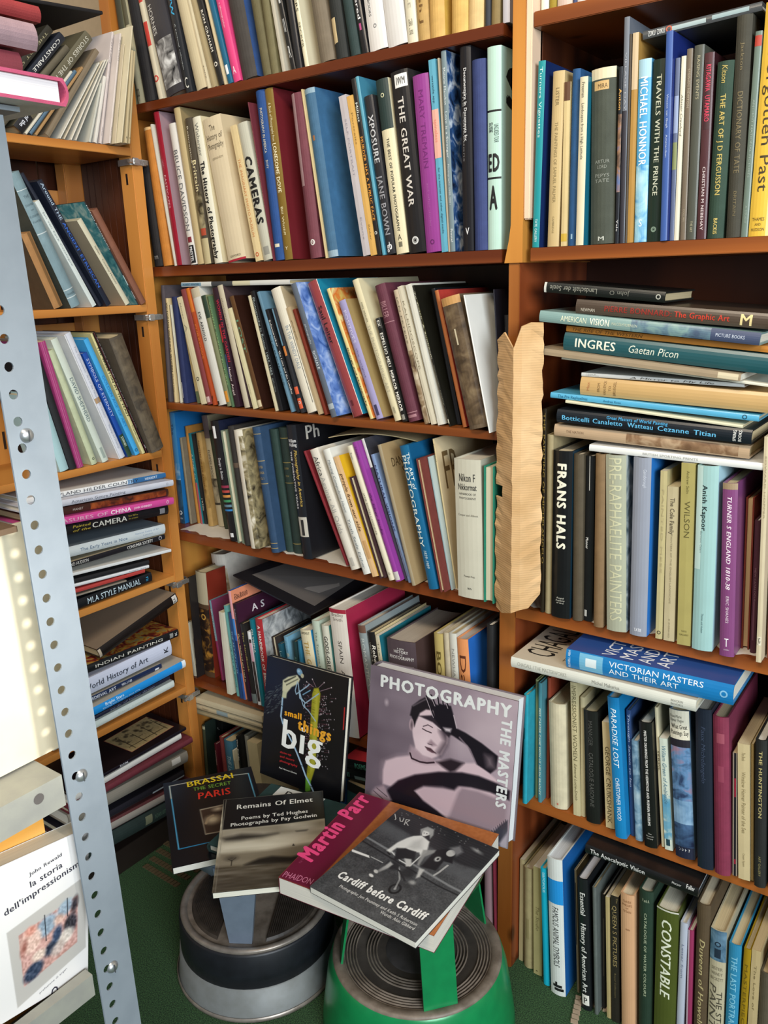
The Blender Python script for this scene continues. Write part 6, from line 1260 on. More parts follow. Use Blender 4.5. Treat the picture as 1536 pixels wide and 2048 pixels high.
# girl in white shirt
cv.poly([(900, 380), (955, 375), (1010, 420), (1000, 500), (965, 530), (950, 500), (900, 495), (860, 470), (800, 470), (760, 505), (735, 490), (800, 430), (860, 395)], '#d9dad6', 1, 2)
cv.poly([(905, 420), (960, 400), (965, 470), (915, 480), (870, 465)], '#b3b4b1', .8, 6); cv.poly([(800, 480), (860, 475), (930, 495), (925, 560), (870, 545), (790, 560)], '#1d1e20', 1, 2)
cv.ell((985, 350), .034, .040, '#c3c4c1'); cv.ell((975, 362), .022, .030, '#d6d6d2'); cv.poly([(940, 330), (985, 310), (1030, 330), (1030, 370), (1010, 400), (1000, 350), (960, 335), (945, 375)], '#9a9c9a', .95, 2)
cv.ell((967, 357), .004, .004, '#222'+'222', 1); cv.ell((985, 362), .004, .004, '#222222'); cv.line([(962, 380), (975, 385)], .004, '#333333')
cv.poly([(860, 545), (905, 550), (910, 600), (875, 605)], '#c0c1be', 1, 2); cv.poly([(770, 570), (740, 600), (690, 640), (705, 650), (760, 620), (790, 590)], '#a9aaa8', 1, 2)
cv.ell((683, 645), .020, .014, '#e4e4e0', 1, 1, .5); cv.ell((655, 675), .020, .012, '#dcdcd8', 1, 1, .3)
# second child in dark T-shirt
cv.poly([(1060, 480), (1130, 470), (1180, 510), (1180, 575), (1120, 560), (1075, 630), (1000, 610), (975, 600), (1010, 550)], '#141517', 1, 2)
cv.ell((1160, 500), .030, .036, '#b3b4b1'); cv.poly([(1150, 460), (1215, 445), (1240, 490), (1200, 520), (1170, 480)], '#77787a', .9, 4); cv.ell((1078, 545), .020, .026, '#cfd0cc', .9, 2); cv.ell((1080, 545), .008, .012, '#141517')
cv.poly([(975, 480), (1060, 480), (1050, 500), (990, 530), (960, 600), (945, 590)], '#8f908e', .9, 2); cv.poly([(965, 615), (1000, 625), (975, 680), (950, 690)], '#b9bab7', 1, 2); cv.line([(1150, 590), (1100, 640), (1068, 665)], .014, '#a9aaa8')
cv.ell((930, 722), .022, .018, '#c4c5c2', .8, 3); cv.ell((1330, 478), .03, .010, '#c9cac8', .8, 4, .2)
cv.poly([(660, 610), (900, 700), (1000, 800), (760, 760)], '#2c2d2f', .45, 14)
cv.build(root)
for s_, p0, p1, cap, c, st in (('Cardiff before Cardiff', (428, 690), (1040, 1002), .064, '#f0f0ec', 'B'), ('Photographs: Jon Pountney and Keith S Robertson', (450, 765), (995, 1045), .026, '#dcdcd8', ''), ('Words: Alun Gibbard', (740, 952), (980, 1076), .026, '#dcdcd8', '')):
    cv.text(root, s_, p0, p1, cap, c, st)
# insect macro book, leaning
S_ = [(230, 190), (1190, 460), (1030, 1935), (95, 1560)]
q3 = pose(Q('sb', *S_), ZT+.001); t7 = .017
root, w_, h_ = display_book(q3, t7, 'j', '#0d0f16', None, 'black hardback with damselfly and yellow title, leaning upright behind grey stool', '#e9e2cf')
cv = Cover(S_, w_, h_, t7, 330); cv.grad('#0f1626', '#0a0b10', (300, 300), (700, 900)); cv.ell((330, 520), .25, .2, '#142440', .5, 60)
rs = cv.rs
for i in range(150):
    x = 840+rs.rand()*140-(i % 3)*60; y = 620+rs.rand()*900; x = x-(y-620)*.14
    L = 20+rs.rand()*70; d = rs.rand()*1.2-.6
    if i % 2: cv.line([(x, y), (x+L, y+d*25)], .0022, '#7a4450', .8)
    cv.ell((x+L, y+d*25), .0042, .0042, '#b9b0b4', .85)
for i in range(60):
    x = 640+rs.rand()*70; y = 520+rs.rand()*900; cv.line([(x, y), (x+40+rs.rand()*50, y+rs.rand()*40-10)], .002, '#7a3a48', .7); cv.ell((x, y), .0035, .0035, '#a99a9e', .7)
for a, b in (((770, 560), (690, 500)), ((800, 560), (760, 470)), ((830, 570), (900, 510)), ((850, 610), (985, 570))): cv.line([a, b], .004, '#b0909a', .8); cv.ell(b, .005, .005, '#d3c9cc')
for i in range(90): a, b = rs.rand(2); cv.line([(160+a*220, 640+a*-20+b*280-(a*120)), (160+a*220+22, 628+a*-20+b*280-(a*120))], .0022, '#8f9a94', .6)
cv.line([(170, 740), (400, 540)], .002, '#55605c', .8)
cv.poly([(775, 575), (830, 570), (852, 640), (830, 800), (800, 1000), (790, 1200), (760, 1500), (705, 1650), (640, 1660), (680, 1400), (700, 1200), (715, 1000), (735, 800), (752, 640)], '#8f8c22', 1, 2)
cv.poly([(790, 600), (820, 600), (810, 900), (780, 1200), (740, 1500), (700, 1560), (730, 1200), (760, 900)], '#a9a638', .8, 4); cv.poly([(640, 1600), (700, 1650), (690, 1770), (625, 1790)], '#5f9a32', 1, 2)
for i in range(60): y = 600+rs.rand()*950; cv.line([(830-(y-600)*.13-60, y), (845-(y-600)*.13-40, y+14)], .003, '#5c5a14', .6)
cv.poly([(405, 480), (470, 440), (580, 420), (612, 470), (590, 520), (510, 560), (440, 640), (395, 600)], '#c3c2a4', 1, 2); cv.poly([(415, 490), (560, 430), (570, 440), (430, 510)], '#3a3c34', .9); cv.poly([(440, 530), (590, 460), (595, 470), (445, 545)], '#4a4c40', .8)
cv.ell((610, 385), .034, .026, '#6b93b0', 1, 1, .5); cv.ell((640, 430), .018, .018, '#a9a68c', 1, 1); cv.ell((600, 375), .014, .010, '#9ab8cc')
cv.poly([(400, 600), (450, 620), (440, 690), (385, 690)], '#b9bc9c', 1, 2)
body = [(395, 690), (385, 780), (368, 900), (392, 1000), (440, 1100), (500, 1220), (545, 1330), (600, 1480), (640, 1600), (700, 1720), (730, 1790)]
cv.line(body, .017, '#86a8c4'); cv.line([(p[0]-4, p[1]) for p in body], .005, '#c3d6e2', .8)
for p in body[1::2]: cv.line([(p[0]-14, p[1]-4), (p[0]+14, p[1]+6)], .005, '#22303e')
for pl in ([(580, 500), (550, 600), (560, 645), (700, 550), (720, 530)], [(600, 600), (620, 690), (665, 750), (830, 640)], [(600, 640), (640, 780), (700, 840), (780, 960)], [(590, 520), (600, 690), (660, 740), (650, 800)]): cv.line(pl, .009, '#8fabc0')
cv.line([(640, 650), (730, 600)], .008, '#6f9ab8')
cv.poly([(1128, 800), (1140, 800), (1115, 1060), (1102, 1065)], '#c02a2a')
cv.build(root)
for s_, p0, p1, cap, c, st in (('small', (412, 885), (622, 945), .048, '#e8a21c', 'B'), ('things', (568, 1050), (968, 1200), .086, '#e0a02a', 'B'), ('big', (348, 1238), (838, 1432), .235, '#eceee8', 'b'), ('close-up', (342, 1325), (478, 1365), .018, '#c0282c', 'b'), ('and macro', (340, 1375), (512, 1428), .018, '#c0282c', 'b'), ('photography', (336, 1425), (545, 1495), .018, '#c0282c', 'b'), ('Paul Harcourt Davies', (326, 1505), (535, 1578), .013, '#dcdcd4', 'b')):
    cv.text(root, s_, p0, p1, cap, c, st, rise=.0006 if s_ != 'things' else .0009)
# big photography book, leaning
F_ = [(165, 205), (1420, 520), (1362, 1790), (140, 1362)]
q3 = pose(Q('ph', *F_), ZT2+.003); t8 = .036
root, w_, h_ = display_book(q3, t8, 'j', '#6d6268', '#6d6268', 'large jacketed photography book with portrait of woman in black glove, behind green stool', '#eef0f0')
cv = Cover(F_, w_, h_, t8, 330); cv.grad('#685c66', '#a08f98', (200, 400), (1300, 700)); cv.speckle(.04, 30)
cv.poly([(1000, 600), (1410, 560), (1370, 1000), (900, 900)], '#b5a4aa', .7, 40); cv.poly([(160, 850), (500, 870), (450, 1300), (150, 1300)], '#5a4e58', .6, 40); cv.ell((305, 530), .012, .018, '#b9aab0', .8, 4)
sk = '#c6afb5'; hi_ = '#dac6ca'; bl = '#17121a'
cv.poly([(290, 1110), (310, 1030), (400, 1000), (520, 985), (560, 920), (700, 1040), (760, 1020), (960, 1050), (1100, 1050), (1260, 1200), (1240, 1450), (900, 1500), (840, 1530), (600, 1400), (380, 1260), (290, 1230)], sk, 1, 3)
cv.poly([(300, 1060), (420, 1010), (540, 1010), (560, 1120), (380, 1200), (295, 1180)], '#c3adb3', .7, 16)
cv.poly([(520, 900), (620, 960), (720, 1010), (740, 1060), (640, 1060), (540, 1030), (505, 960)], '#a08a92', 1, 5)
cv.poly([(520, 700), (560, 620), (640, 560), (720, 560), (790, 640), (840, 760), (830, 880), (780, 980), (700, 1010), (620, 980), (560, 920), (535, 820)], '#ccb6bb', 1, 2)
cv.poly([(760, 680), (840, 790), (825, 900), (770, 990), (740, 960), (800, 860), (760, 780)], '#3a2f38', .85, 8)
cv.poly([(575, 850), (660, 800), (690, 900), (640, 980), (580, 920)], hi_, .6, 14)
cv.poly([(505, 640), (520, 560), (590, 505), (640, 480), (700, 520), (720, 600), (640, 590), (590, 620), (560, 690), (545, 740), (520, 650)], '#1d171d', 1, 2)
cv.line([(530, 560), (600, 520), (640, 500)], .008, '#6a5f66', .8, 3); cv.ell((520, 720), .018, .042, '#a38d94', 1, 1); cv.ell((522, 722), .008, .026, '#4a3d44', .8, 2)
cv.line([(615, 755), (650, 775), (690, 790)], .008, '#3a2c33'); cv.line([(620, 735), (660, 722), (700, 745)], .007, '#4a3a42'); cv.poly([(660, 880), (690, 850), (740, 900), (700, 905)], '#8f7880', .9, 3); cv.line([(665, 885), (700, 895)], .006, '#4a3840')
cv.poly([(640, 908), (690, 922), (735, 968), (700, 962), (660, 940)], '#5a3f48', 1, 1.5); cv.line([(640, 910), (690, 935), (735, 966)], .004, '#2a1c22')
cv.line([(515, 965), (530, 1010), (600, 1040), (660, 1050), (720, 1045)], .012, '#2a1d24')
cv.poly([(580, 645), (700, 700), (770, 760), (840, 830), (860, 800), (800, 700), (700, 640)], '#2a222a', 1, 2); cv.line([(600, 665), (700, 715), (770, 765)], .006, '#cabbc0')
cv.poly([(690, 560), (760, 540), (850, 560), (880, 660), (900, 750), (980, 790), (1120, 880), (1260, 990), (1250, 1100), (1200, 1140), (1080, 1060), (1000, 900), (880, 820), (790, 770), (720, 680)], bl, 1, 2)
for a, b in (((640, 480), (710, 660)), ((680, 470), (720, 560)), ((735, 490), (745, 550)), ((775, 490), (780, 545)), ((815, 540), (830, 580))): cv.line([a, b], .016, bl); cv.line([(a[0]-6, a[1]), (b[0]-6, b[1])], .004, '#cdbfc4', .9)
cv.poly([(790, 745), (860, 755), (850, 785), (810, 775)], '#d8ccd0', .9, 3); cv.line([(875, 640), (905, 750)], .006, '#b9abb0'); cv.line([(930, 830), (1020, 930), (1080, 1060)], .010, '#8a7a82', .8, 3); cv.poly([(1150, 980), (1210, 1000), (1240, 1100), (1170, 1080)], '#77696f', .8, 8)
cv.poly([(740, 1040), (860, 1015), (975, 1050), (900, 1120), (860, 1130), (790, 1080)], '#241b22', 1, 4)
cv.poly([(330, 1280), (420, 1200), (560, 1150), (760, 1125), (960, 1130), (1100, 1160), (1250, 1220), (1370, 1290), (1365, 1370), (1200, 1300), (1040, 1260), (940, 1250), (900, 1290), (820, 1275), (640, 1255), (560, 1290), (640, 1370), (760, 1460), (850, 1535), (600, 1460), (380, 1400), (300, 1330)], bl, 1, 3)
cv.poly([(580, 1290), (640, 1255), (800, 1262), (900, 1290), (930, 1260), (900, 1400), (860, 1530), (760, 1450), (640, 1370)], '#b7a0a7', 1, 6)
cv.poly([(930, 1300), (960, 1260), (1100, 1290), (1250, 1350), (1350, 1400), (1340, 1560), (1200, 1650), (850, 1530)], '#8c7a82', 1, 5)
cv.poly([(190, 1310), (230, 1260), (300, 1240), (370, 1370), (330, 1400), (200, 1340)], '#9a858c', 1, 4); cv.line([(240, 1265), (330, 1340)], .006, '#4a3a42'); cv.line([(215, 1290), (300, 1365)], .006, '#4a3a42')
cv.poly([(1205, 1680), (1290, 1590), (1358, 1540), (1362, 1790), (1200, 1740)], '#3a3a44', 1, 2); cv.poly([(1290, 1740), (1362, 1640), (1362, 1790), (1300, 1770)], '#9a929c', 1, 3)
for i in range(9): cv.line([(1215+i*16, 1665-i*13), (1210+i*16, 1640-i*13)], .005, '#2a2a34')
cv.build(root)
cv.text(root, 'PHOTOGRAPHY', (248, 388), (1372, 664), .083, '#d3d6d3', 'B')
cv.text(root, 'THE MASTERS', (1286, 668), (1252, 1430), .070, '#cfd2d0', 'B')

# ---- steel shelving (left foreground)
XS = -.70
sr = empty('steel_shelving', (0, 0, 0)); tag(sr, 'pale blue-grey perforated steel shelving unit at the left, nearest the camera', 'shelving')
STEEL = metal('bluegrey_steel', '#838c94', .5, .1, '#7d868e')
ZPK = onx((134, 214), XS+.02).z-.0006
def post():
    W = .0425; yl = -.0425; V = []; F = []; pitch = .0241; r = .0044; hx = .0118
    zs = [i*pitch for i in range(0, int((ZPK-.006)/pitch))]; n = 12
    x0, x1 = XS-.0018, XS
    def P(y, z, x): return (x, y, z)
    for i, zc in enumerate(zs):
        o = len(V)
        lo, hi = zc, zc+pitch; zc2 = zc+pitch/2
        # square boundary points matched to the circle
        for x in (x1, x0):
            for k in range(n):
                a = 2*math.pi*k/n; ca, sa = math.cos(a), math.sin(a)
                V.append(P(yl+hx+r*ca, zc2+r*sa, x))
            for k in range(n):
                a = 2*math.pi*k/n; ca, sa = math.cos(a), math.sin(a); q = max(abs(ca)/hx, abs(sa)/(pitch/2))
                V.append(P(yl+hx+ca/q, zc2+sa/q, x))
        for k in range(n):
            k2 = (k+1) % n
            F.append((o+k, o+n+k, o+n+k2, o+k2)); F.append((o+2*n+k, o+2*n+k2, o+3*n+k2, o+3*n+k)); F.append((o+k, o+k2, o+2*n+k2, o+2*n+k))
        # corners of the square (circle sampling misses them)
        for sy, sz in ((1, 1), (-1, 1), (-1, -1), (1, -1)):
            pass
        # remainder of the face to the right
        o2 = len(V)
        for x in (x1, x0):
            for y, z in ((yl+2*hx, lo), (0, lo), (0, hi), (yl+2*hx, hi)): V.append(P(y, z, x))
        F.append((o2, o2+1, o2+2, o2+3)); F.append((o2+4, o2+7, o2+6, o2+5)); F.append((o2+1, o2+5, o2+6, o2+2))
        # corner fillers
        kk = [k for k in range(n)]
        c4 = [(yl+2*hx, hi), (yl, hi), (yl, lo), (yl+2*hx, lo)]
        for ci, (cy_, cz_) in enumerate(c4):
            a = math.pi/4+ci*math.pi/2; k1 = int(math.floor(a/(2*math.pi)*n)); k2 = (k1+1) % n
            for xi, off in ((0, 0), (1, 2*n)):
                V.append(P(cy_, cz_, (x1, x0)[xi])); F.append((o+n+k1+off, len(V)-1, o+n+k2+off))
    me = mesh('post', V, F, [STEEL], sr)
    me.location = (0, -.8805, 0); me.rotation_euler = (0.0149*-1*0, 0, 0)
    return me
pst = post()
# lean of the post read from the photograph
pst.rotation_euler = (-.0149, 0, 0); pst.location = (0, -.8805+.0149*1.4256*-1+.0, 0)
pst.location = (0, -.8622, 0); pst.rotation_euler = (.0149, 0, 0)
fl2 = boxes('post_flange', [(XS-.038, XS-.0019, -.0018, 0, 0, ZPK-.02)], STEEL, sr); fl2.location = pst.location; fl2.rotation_euler = pst.rotation_euler
def bolt(px, rad=.0068):
    p = onx(px, XS+.0004); V = [(XS+.0045, p.y, p.z)]; F = []; n = 18
    for j, (rr, xx) in enumerate(((rad*.5, .0038), (rad*.85, .0022), (rad, .0))):
        for k in range(n):
            a = 2*math.pi*k/n; V.append((XS+.0003+xx, p.y+rr*math.cos(a), p.z+rr*math.sin(a)))
    for k in range(n): F.append((0, 1+k, 1+(k+1) % n))
    for j in range(2):
        for k in range(n): F.append((1+j*n+k, 1+(j+1)*n+k, 1+(j+1)*n+(k+1) % n, 1+j*n+(k+1) % n))
    b = mesh('bolt', V, F, [mat('#b0b4b6', 'm')], sr, smooth=True)
    boxes('slot', [(XS+.0046, XS+.0050, p.y-.0006, p.y+.0006, p.z-.005, p.z+.005)], mat('#3c3f42', 'p'), b)
for p in ((53.7, 871), (163, 1551), (225, 1934)): bolt(p)
for zt_, zb_ in ((.9605, .926), (.6915, .7165)):
    y1 = -.9215
    V = [(XS-.30, -1.9, zt_), (XS-.0005, -1.9, zt_), (XS-.0005, -1.9, zb_), (XS-.012, -1.9, zb_), (XS-.30, y1, zt_), (XS-.0005, y1, zt_), (XS-.0005, y1, zb_), (XS-.012, y1, zb_)]
    o = mesh('shelf', V, [(0, 1, 5, 4), (1, 2, 6, 5), (2, 3, 7, 6)], [metal('shelf_steel', '#96968c', .5, .1, '#8a8a84')], sr); s_ = o.modifiers.new('t', 'SOLIDIFY'); s_.thickness = .0012
ZAL = onx((40, 1038), XS-.03).z
boxes('shelf', [(XS-.30, XS-.012, -1.9, -.9215, ZAL-.006, ZAL-.0005)], mat('#5a4632', 'n'), sr)
o = boxes('shelf', [(XS-.30, XS-.002, -1.9, -.868, ZPK-.0045, ZPK-.0005)], STEEL, sr)
boxes('post', [(XS-.302, XS-.300, -.90, -.862, 0, ZPK-.006)], STEEL, sr)
for px in ((78, 1598), (151, 2001)):
    p = onx(px, XS+.0002); n = 14
    mesh('bolt_hole', [(XS+.0002, p.y+.0055*math.cos(2*math.pi*k/n), p.z+.0055*math.sin(2*math.pi*k/n)) for k in range(n)], [tuple(range(n))], [mat('#55504e', 'p')], sr)

# Italian art history, facing out on the low steel shelf
I_ = [(-190, 1035), (545, 640), (722, 1640), (-160, 2120)]
xq = XS-.016
I3 = [onx(cp('l3', *p), xq) for p in I_]
I3 = [I3[0], I3[1], I3[2], I3[3]]
root, w_, h_ = display_book(I3, .022, 'p', '#dad8d4', None, 'white paperback with Italian title and painting, facing out on low steel shelf', '#e6dcc4')
del root['group']
cv = Cover(I_, w_, h_, .022, 260); cv.fill('#d8d5d2')
cv.poly([(20, 1350), (570, 935), (665, 1440), (135, 1905)], '#b0aca6'); cv.poly([(105, 1365), (530, 1065), (580, 1400), (175, 1740)], '#b98f86')
for c, p, rx, ry, ro in (('#7d93a4', (310, 1290), .075, .06, -.6), ('#8a9fae', (440, 1160), .06, .045, -.6), ('#d3b3a4', (200, 1400), .07, .08, 0), ('#c98a7a', (190, 1330), .035, .03, 0), ('#24344c', (240, 1620), .07, .05, -.6), ('#1f2a3c', (370, 1440), .06, .04, -.6), ('#23242c', (500, 1270), .045, .07, .2), ('#cdc3b8', (470, 1360), .06, .045, -.5), ('#c4a394', (400, 1240), .035, .03, 0), ('#2d3f5c', (400, 1340), .03, .05, .3), ('#b8a8a0', (420, 1450), .05, .04, -.5), ('#1d1c22', (515, 1130), .022, .05, .2), ('#d8c4b4', (270, 1500), .045, .035, 0), ('#8e5a50', (150, 1450), .02, .05, .2)):
    cv.ell(p, rx, ry, c, .9, 3, ro)
cv.speckle(.10, 3, None, cv.region([(105, 1365), (530, 1065), (580, 1400), (175, 1740)])); cv.line([(285, 1220), (318, 1395)], .006, '#20242c'); cv.line([(448, 1095), (468, 1215)], .006, '#20242c')
cv.poly([(190, 1735), (590, 1410), (600, 1440), (200, 1760)], '#b0aca6'); cv.build(root)
for s_, p0, p1, cap, c, st in (('John Rewald', (155, 985), (372, 835), .024, '#3c3a44', 'b'), ('la storia', (163, 1055), (385, 900), .042, '#2c2a38', 'b'), ("dell'impressionismo", (0, 1245), (552, 848), .042, '#2c2a38', 'b'), ('prefazione di argan', (305, 1805), (522, 1610), .014, '#77757a', ''), ('Oscar Mondadori', (325, 1945), (548, 1748), .016, '#66646a', '')):
    cv.text(root, s_, p0, p1, cap, c, st)
V = []; F = []; MI = []
P0_ = cv.uv((432, 1802)); flat_text(V, F, MI, 'O', P0_[0]*w_-.004, (1-P0_[1])*h_-.004, .009, .011, 0, 'b', lambda a, b: (.0228, a, b), nv=(1, 0, 0)); mesh('emblem', V, F, [mat('#2c2a38', 't')], root)
ob = boxes('wooden_board', [(xq-.032, xq-.0235, -1.35, -.926, .6925, .934)], wood('yellow_pine', '#d9a85c', '#c08a3e', 'y'), None, .001); tag(ob, 'yellow pine board behind the white Italian paperback', 'board')
# white sheet on the upper steel shelf
pb0, pb1 = onz((0, 1562), .9612), onz((126, 1490), .9612); xp = (pb0.x+pb1.x)/2
zt0 = onx((20, 1050), xp).z
ob = boxes('card_sheet', [(xp-.004, xp, -1.35, -.865, .9625, zt0)], mat('#cfc4a8', 'p'), None, .0008); tag(ob, 'large white card standing behind the perforated post, sunlit', 'card')
# stack above it
def flat_foot(label, px0, px1, xx, col, t_kind='j', y0=-1.30, yr=None, d=.18, txt='', side=None, pages=None):
    A_, B_ = onx(px0, xx), onx(px1, xx); yr = A_.y if yr is None else yr
    t = A_.z-B_.z; h = yr-y0
    r = book(frame(Vector((xx, yr, B_.z)), Vector((0, 0, 1)), Vector((-1, 0, 0)), Vector((0, -1, 0))), t-.0006, h, d, t_kind, col, txt, side, pages)
    del r['_look']; tag(r, label, 'book'); return r
flat_foot('brown leather album at the base of pile seen left of steel post', (40, 978), (40, 1038), XS-.03, '#5a4630', 'h', yr=-.93)
flat_foot('black and white book on the brown album left of steel post', (36, 912), (36, 972), XS-.03, '#2a2a32', 'j', yr=-.93, txt='B;.1;.3;#d0d4e0', pages='#c9cfdc')
flat_foot('beige box file between blue and black books left of steel post', (16, 842), (16, 906), XS-.03, '#a9a698', 'h', yr=-.932)
flat_foot('bright blue book on the beige box file left of steel post', (12, 822), (12, 838), XS-.03, '#2f8ccc', 'j', yr=-.934)
flat_foot('navy book topping the pile left of steel post', (12, 762), (12, 818), XS-.03, '#1d2748', 'h', yr=-.934)
# books lying at the top left, overhanging the post
zb = 1.8468
def top_book(label, ytop, ybot, xr, col, x0, d, hgt, kind, spin, side=None, pages=None, zbase=None):
    A_, B_ = onx((xr, ytop), x0), onx((xr, ybot), x0); t = A_.z-B_.z
    if spin == 'out':     # spine towards the camera side (+x)
        fr = frame(Vector((x0, A_.y, B_.z)), Vector((0, 0, 1)), Vector((-1, 0, 0)), Vector((0, -1, 0))); r = book(fr, t, hgt, d, kind, col, '', side, pages)
    else:                 # spine towards +y, head edge facing the room
        fr = frame(Vector((x0-hgt, A_.y, B_.z)), Vector((0, 0, 1)), Vector((0, -1, 0)), Vector((1, 0, 0))); r = book(fr, t, hgt, d, kind, col, '', side, pages)
    del r['_look']; tag(r, label, 'book'); return r
b1_ = top_book('white-jacketed book with pink boards jutting past the steel post, top left', 158, 214, 134, '#b04868', XS+.02, .30, .22, 'h', 'end', '#d9d3d2', '#e6e1e2')
b2_ = top_book('mauve round-spined book with dark red cover lying above the pink one', 46, 100, 72, '#8a7278', XS+.015, .18, .30, 'h', 'out', '#6a2632', '#c9b8a8')
b3_ = top_book('dark red book between the mauve and pink-edged books, top left', 104, 150, 42, '#6a2430', XS+.01, .18, .28, 'h', 'out')
b4_ = top_book('scarlet book on top of the mauve one at upper left', 12, 44, 80, '#7e2224', XS-.0, .17, .28, 'h', 'out')

# ---- brown corrugated cardboard standing before the divider
def corr():
    m = bpy.data.materials.new('corrugated_card'); m.use_nodes = True; nt = m.node_tree; b = nt.nodes['Principled BSDF']; L = nt.links.new
    tc = nt.nodes.new('ShaderNodeTexCoord'); wv = nt.nodes.new('ShaderNodeTexWave'); wv.bands_direction = 'Z'; wv.inputs['Scale'].default_value = 75; wv.inputs['Distortion'].default_value = 0
    nz = nt.nodes.new('ShaderNodeTexNoise'); nz.inputs['Scale'].default_value = 14; nz.inputs['Detail'].default_value = 4
    rp = nt.nodes.new('ShaderNodeValToRGB'); rp.color_ramp.elements[0].position = .3; rp.color_ramp.elements[0].color = (*lin('#c09866'), 1); rp.color_ramp.elements[1].position = .7; rp.color_ramp.elements[1].color = (*lin('#d8b384'), 1)
    bp = nt.nodes.new('ShaderNodeBump'); bp.inputs['Strength'].default_value = .25; bp.inputs['Distance'].default_value = .0008
    L(tc.outputs['Object'], wv.inputs['Vector']); L(tc.outputs['Object'], nz.inputs['Vector']); L(nz.outputs['Fac'], rp.inputs[0]); L(rp.outputs[0], b.inputs['Base Color']); L(wv.outputs['Fac'], bp.inputs['Height']); L(bp.outputs['Normal'], b.inputs['Normal'])
    b.inputs['Roughness'].default_value = .8; return m
cols_ = [(998, 676, 1212, -.020), (1010, 668, 1226, -.034), (1028, 690, 1232, -.052), (1044, 650, 1222, -.048), (1062, 645, 1210, -.036), (1086, 652, 1192, -.018)]
V = []; F = []; nr = 46; rr = random.Random(4)
for ci, (px, yt, yb_, yy) in enumerate(cols_):
    T_, B_ = ony((px, yt), yy), ony((px-6, yb_), yy)
    for i in range(nr+1):
        k = i/nr; p = T_*(1-k)+B_*k; j = .0015 if 0 < ci < 5 else .004
        if i in (0, nr): p = p+Vector((0, 0, rr.uniform(-.006, .006)))
        if ci == 0: p = p+Vector((rr.uniform(-.0012, .001)+(.012 if abs(k-.55) < .012 else 0), 0, 0))
        V.append(p+Vector((rr.uniform(-j, j)*.4, rr.uniform(-j, j)*.5, 0)))
for c_ in range(len(cols_)-1):
    for i in range(nr):
        if c_ == 0 and 24 <= i <= 25: continue
        a = c_*(nr+1)+i; F.append((a, a+1, a+nr+2, a+nr+1))
o = mesh('cardboard_wrapping', V, F, [corr()]); s_ = o.modifiers.new('t', 'SOLIDIFY'); s_.thickness = .003; s_.offset = 0
tag(o, 'folded brown corrugated cardboard, torn, standing in front of the divider post', 'cardboard')

# ---- loose sheets
def sheet(name, pts, th, m, lab, cat, sag=0):
    A_, B_, C2, D_ = [Vector(p) for p in pts]; n = 14; V = []; F = []
    for i in range(n+1):
        for j in range(n+1):
            u, v = i/n, j/n; p = (A_*(1-u)+B_*u)*(1-v)+(D_*(1-u)+C2*u)*v
            p = p+Vector((0, 0, sag*4*u*(1-u))); V.append(p)
    for i in range(n):
        for j in range(n): a = i*(n+1)+j; F.append((a, a+n+1, a+n+2, a+1))
    o = mesh(name, V, F, [m]); s_ = o.modifiers.new('t', 'SOLIDIFY'); s_.thickness = th; s_.offset = 0; tag(o, lab, cat); return o
zs4 = .7
q = [ony(cp('a4', 1000, 580), .012), ony(cp('a4', 408, 272), .012)]
zA, zB = q[1].z, q[0].z
A_ = q[1]; B_ = q[0]; dr = (B_-A_); 
M_ = [A_, B_, B_+Vector((.05, .2, .035)), A_+Vector((.05, .2, .02))]
mg = sheet('magazine', M_, .004, mat('#17161a', 'j'), 'dark magazine with a grey photograph lying across tops of fifth-row books', 'magazine')
m4 = [M_[0]*(1-u)*(1-v)+M_[1]*u*(1-v)+M_[2]*u*v+M_[3]*(1-u)*v+Vector((0, 0, .0032)) for u, v in ((.12, .14), (.93, .14), (.85, .85), (.18, .8))]
mesh('photograph', m4, [(0, 1, 2, 3)], [mat('#5a5654', 'j')], mg)
m5 = [M_[0]*(1-u)*(1-v)+M_[1]*u*(1-v)+M_[2]*u*v+M_[3]*(1-u)*v+Vector((0, 0, .0037)) for u, v in ((.4, .5), (.6, .3), (.8, .35), (.84, .6), (.7, .75), (.5, .72))]
mesh('photograph', m5, [tuple(range(6))], [mat('#837c76', 'j')], mg)
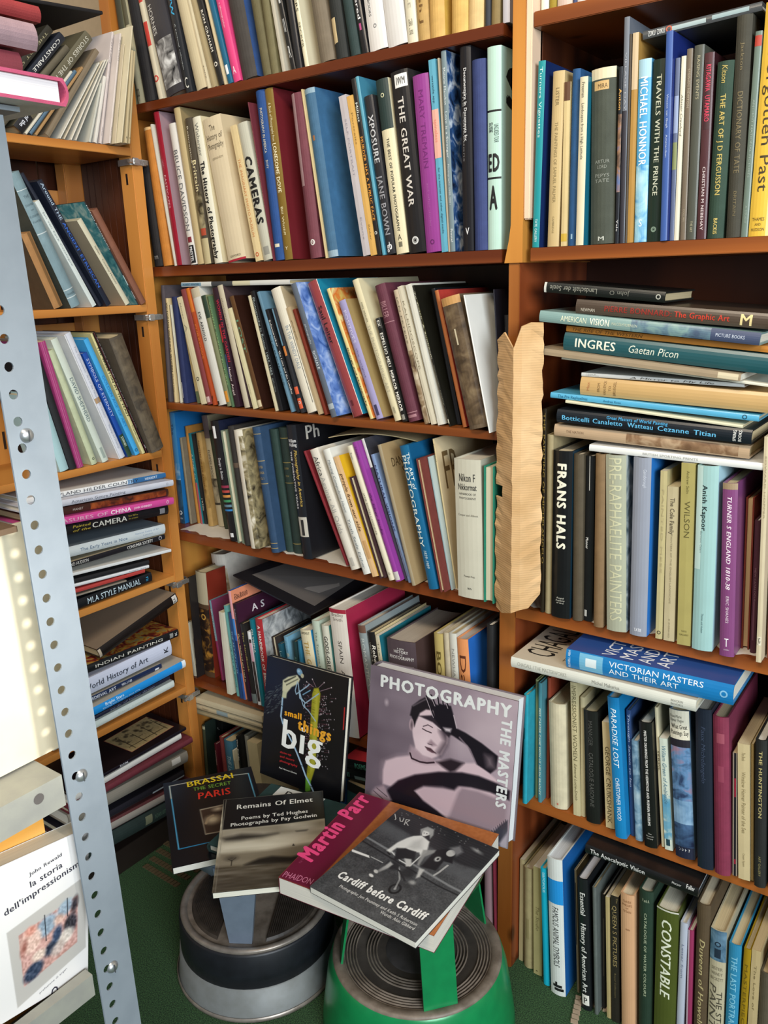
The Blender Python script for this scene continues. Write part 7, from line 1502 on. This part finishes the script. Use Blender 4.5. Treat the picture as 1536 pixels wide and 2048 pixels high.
pA, pB = ony(cp('a3b', 190, 118), .03), ony(cp('a3b', 800, 148), .03)
sheet('paper_sheet', [pA, pB, pB+Vector((.0, .15, .0)), pA+Vector((.0, .15, .01))], .0015, mat('#c9b88e', 'p'), 'curled cream sheet lying on tops of the fourth-row books', 'paper', .012)

# tree panel printed on the black book topping the floor pile
bk = C6[0]; bpy.context.view_layer.update(); mw_ = bk.matrix_world
tt = max(v_.co.x for v_ in bk.children[0].data.vertices); nrm_ = (mw_.to_3x3()@Vector((1, 0, 0))).normalized(); p0_ = mw_@Vector((tt, 0, 0))
def onplane(p):
    d = ray(p); return CAM+d*((p0_-CAM).dot(nrm_)/d.dot(nrm_))
T_ = [(245, 372), (560, 185), (715, 290), (395, 482)]
P3 = [onplane(cp('c6', *p))+nrm_*.0002 for p in T_]
P_, ex_, ey_, ez_, w_, h_ = quadframe(P3[0], P3[1], P3[2], P3[3])
cv = Cover(T_, w_, h_, 0, 110); cv.fill('#a9966c'); cv.speckle(.04, 3)
for q in range(4):
    a = T_[3][0]+(T_[2][0]-T_[3][0])*(q+.5)/4; b = T_[3][1]+(T_[2][1]-T_[3][1])*(q+.5)/4
    cv.line([(a-8, b-12), (a-95, b-92)], .02, '#2e2720'); cv.line([(a-50, b-50), (a-15, b-75)], .012, '#2e2720')
    for k in range(9): cv.ell((a-40-rs.rand()*90, b-50-rs.rand()*80), .05, .05, '#3a3228', .55, 2); cv.ell((a-40-rs.rand()*90, b-50-rs.rand()*80), .02, .02, '#b9a67c', .8)
cv.line([(T_[3][0]-5, T_[3][1]-42), (T_[2][0]-58, T_[2][1]-2)], .02, '#2e2720'); cv.line([T_[0], T_[1], T_[2], T_[3], T_[0]], .02, '#8a2a2a')
cv.build(bk, 'printed_panel', frame(P_, ex_, ey_, ez_))

# aim the sunbeam at the upper-left steel shelf
tgt = Vector((XS-.03, -.95, 1.12)); src = tgt+Vector((2.4, -.06, .66))
SUNB.location = src; SUNB.rotation_euler = (tgt-src).to_track_quat('-Z', 'Y').to_euler()
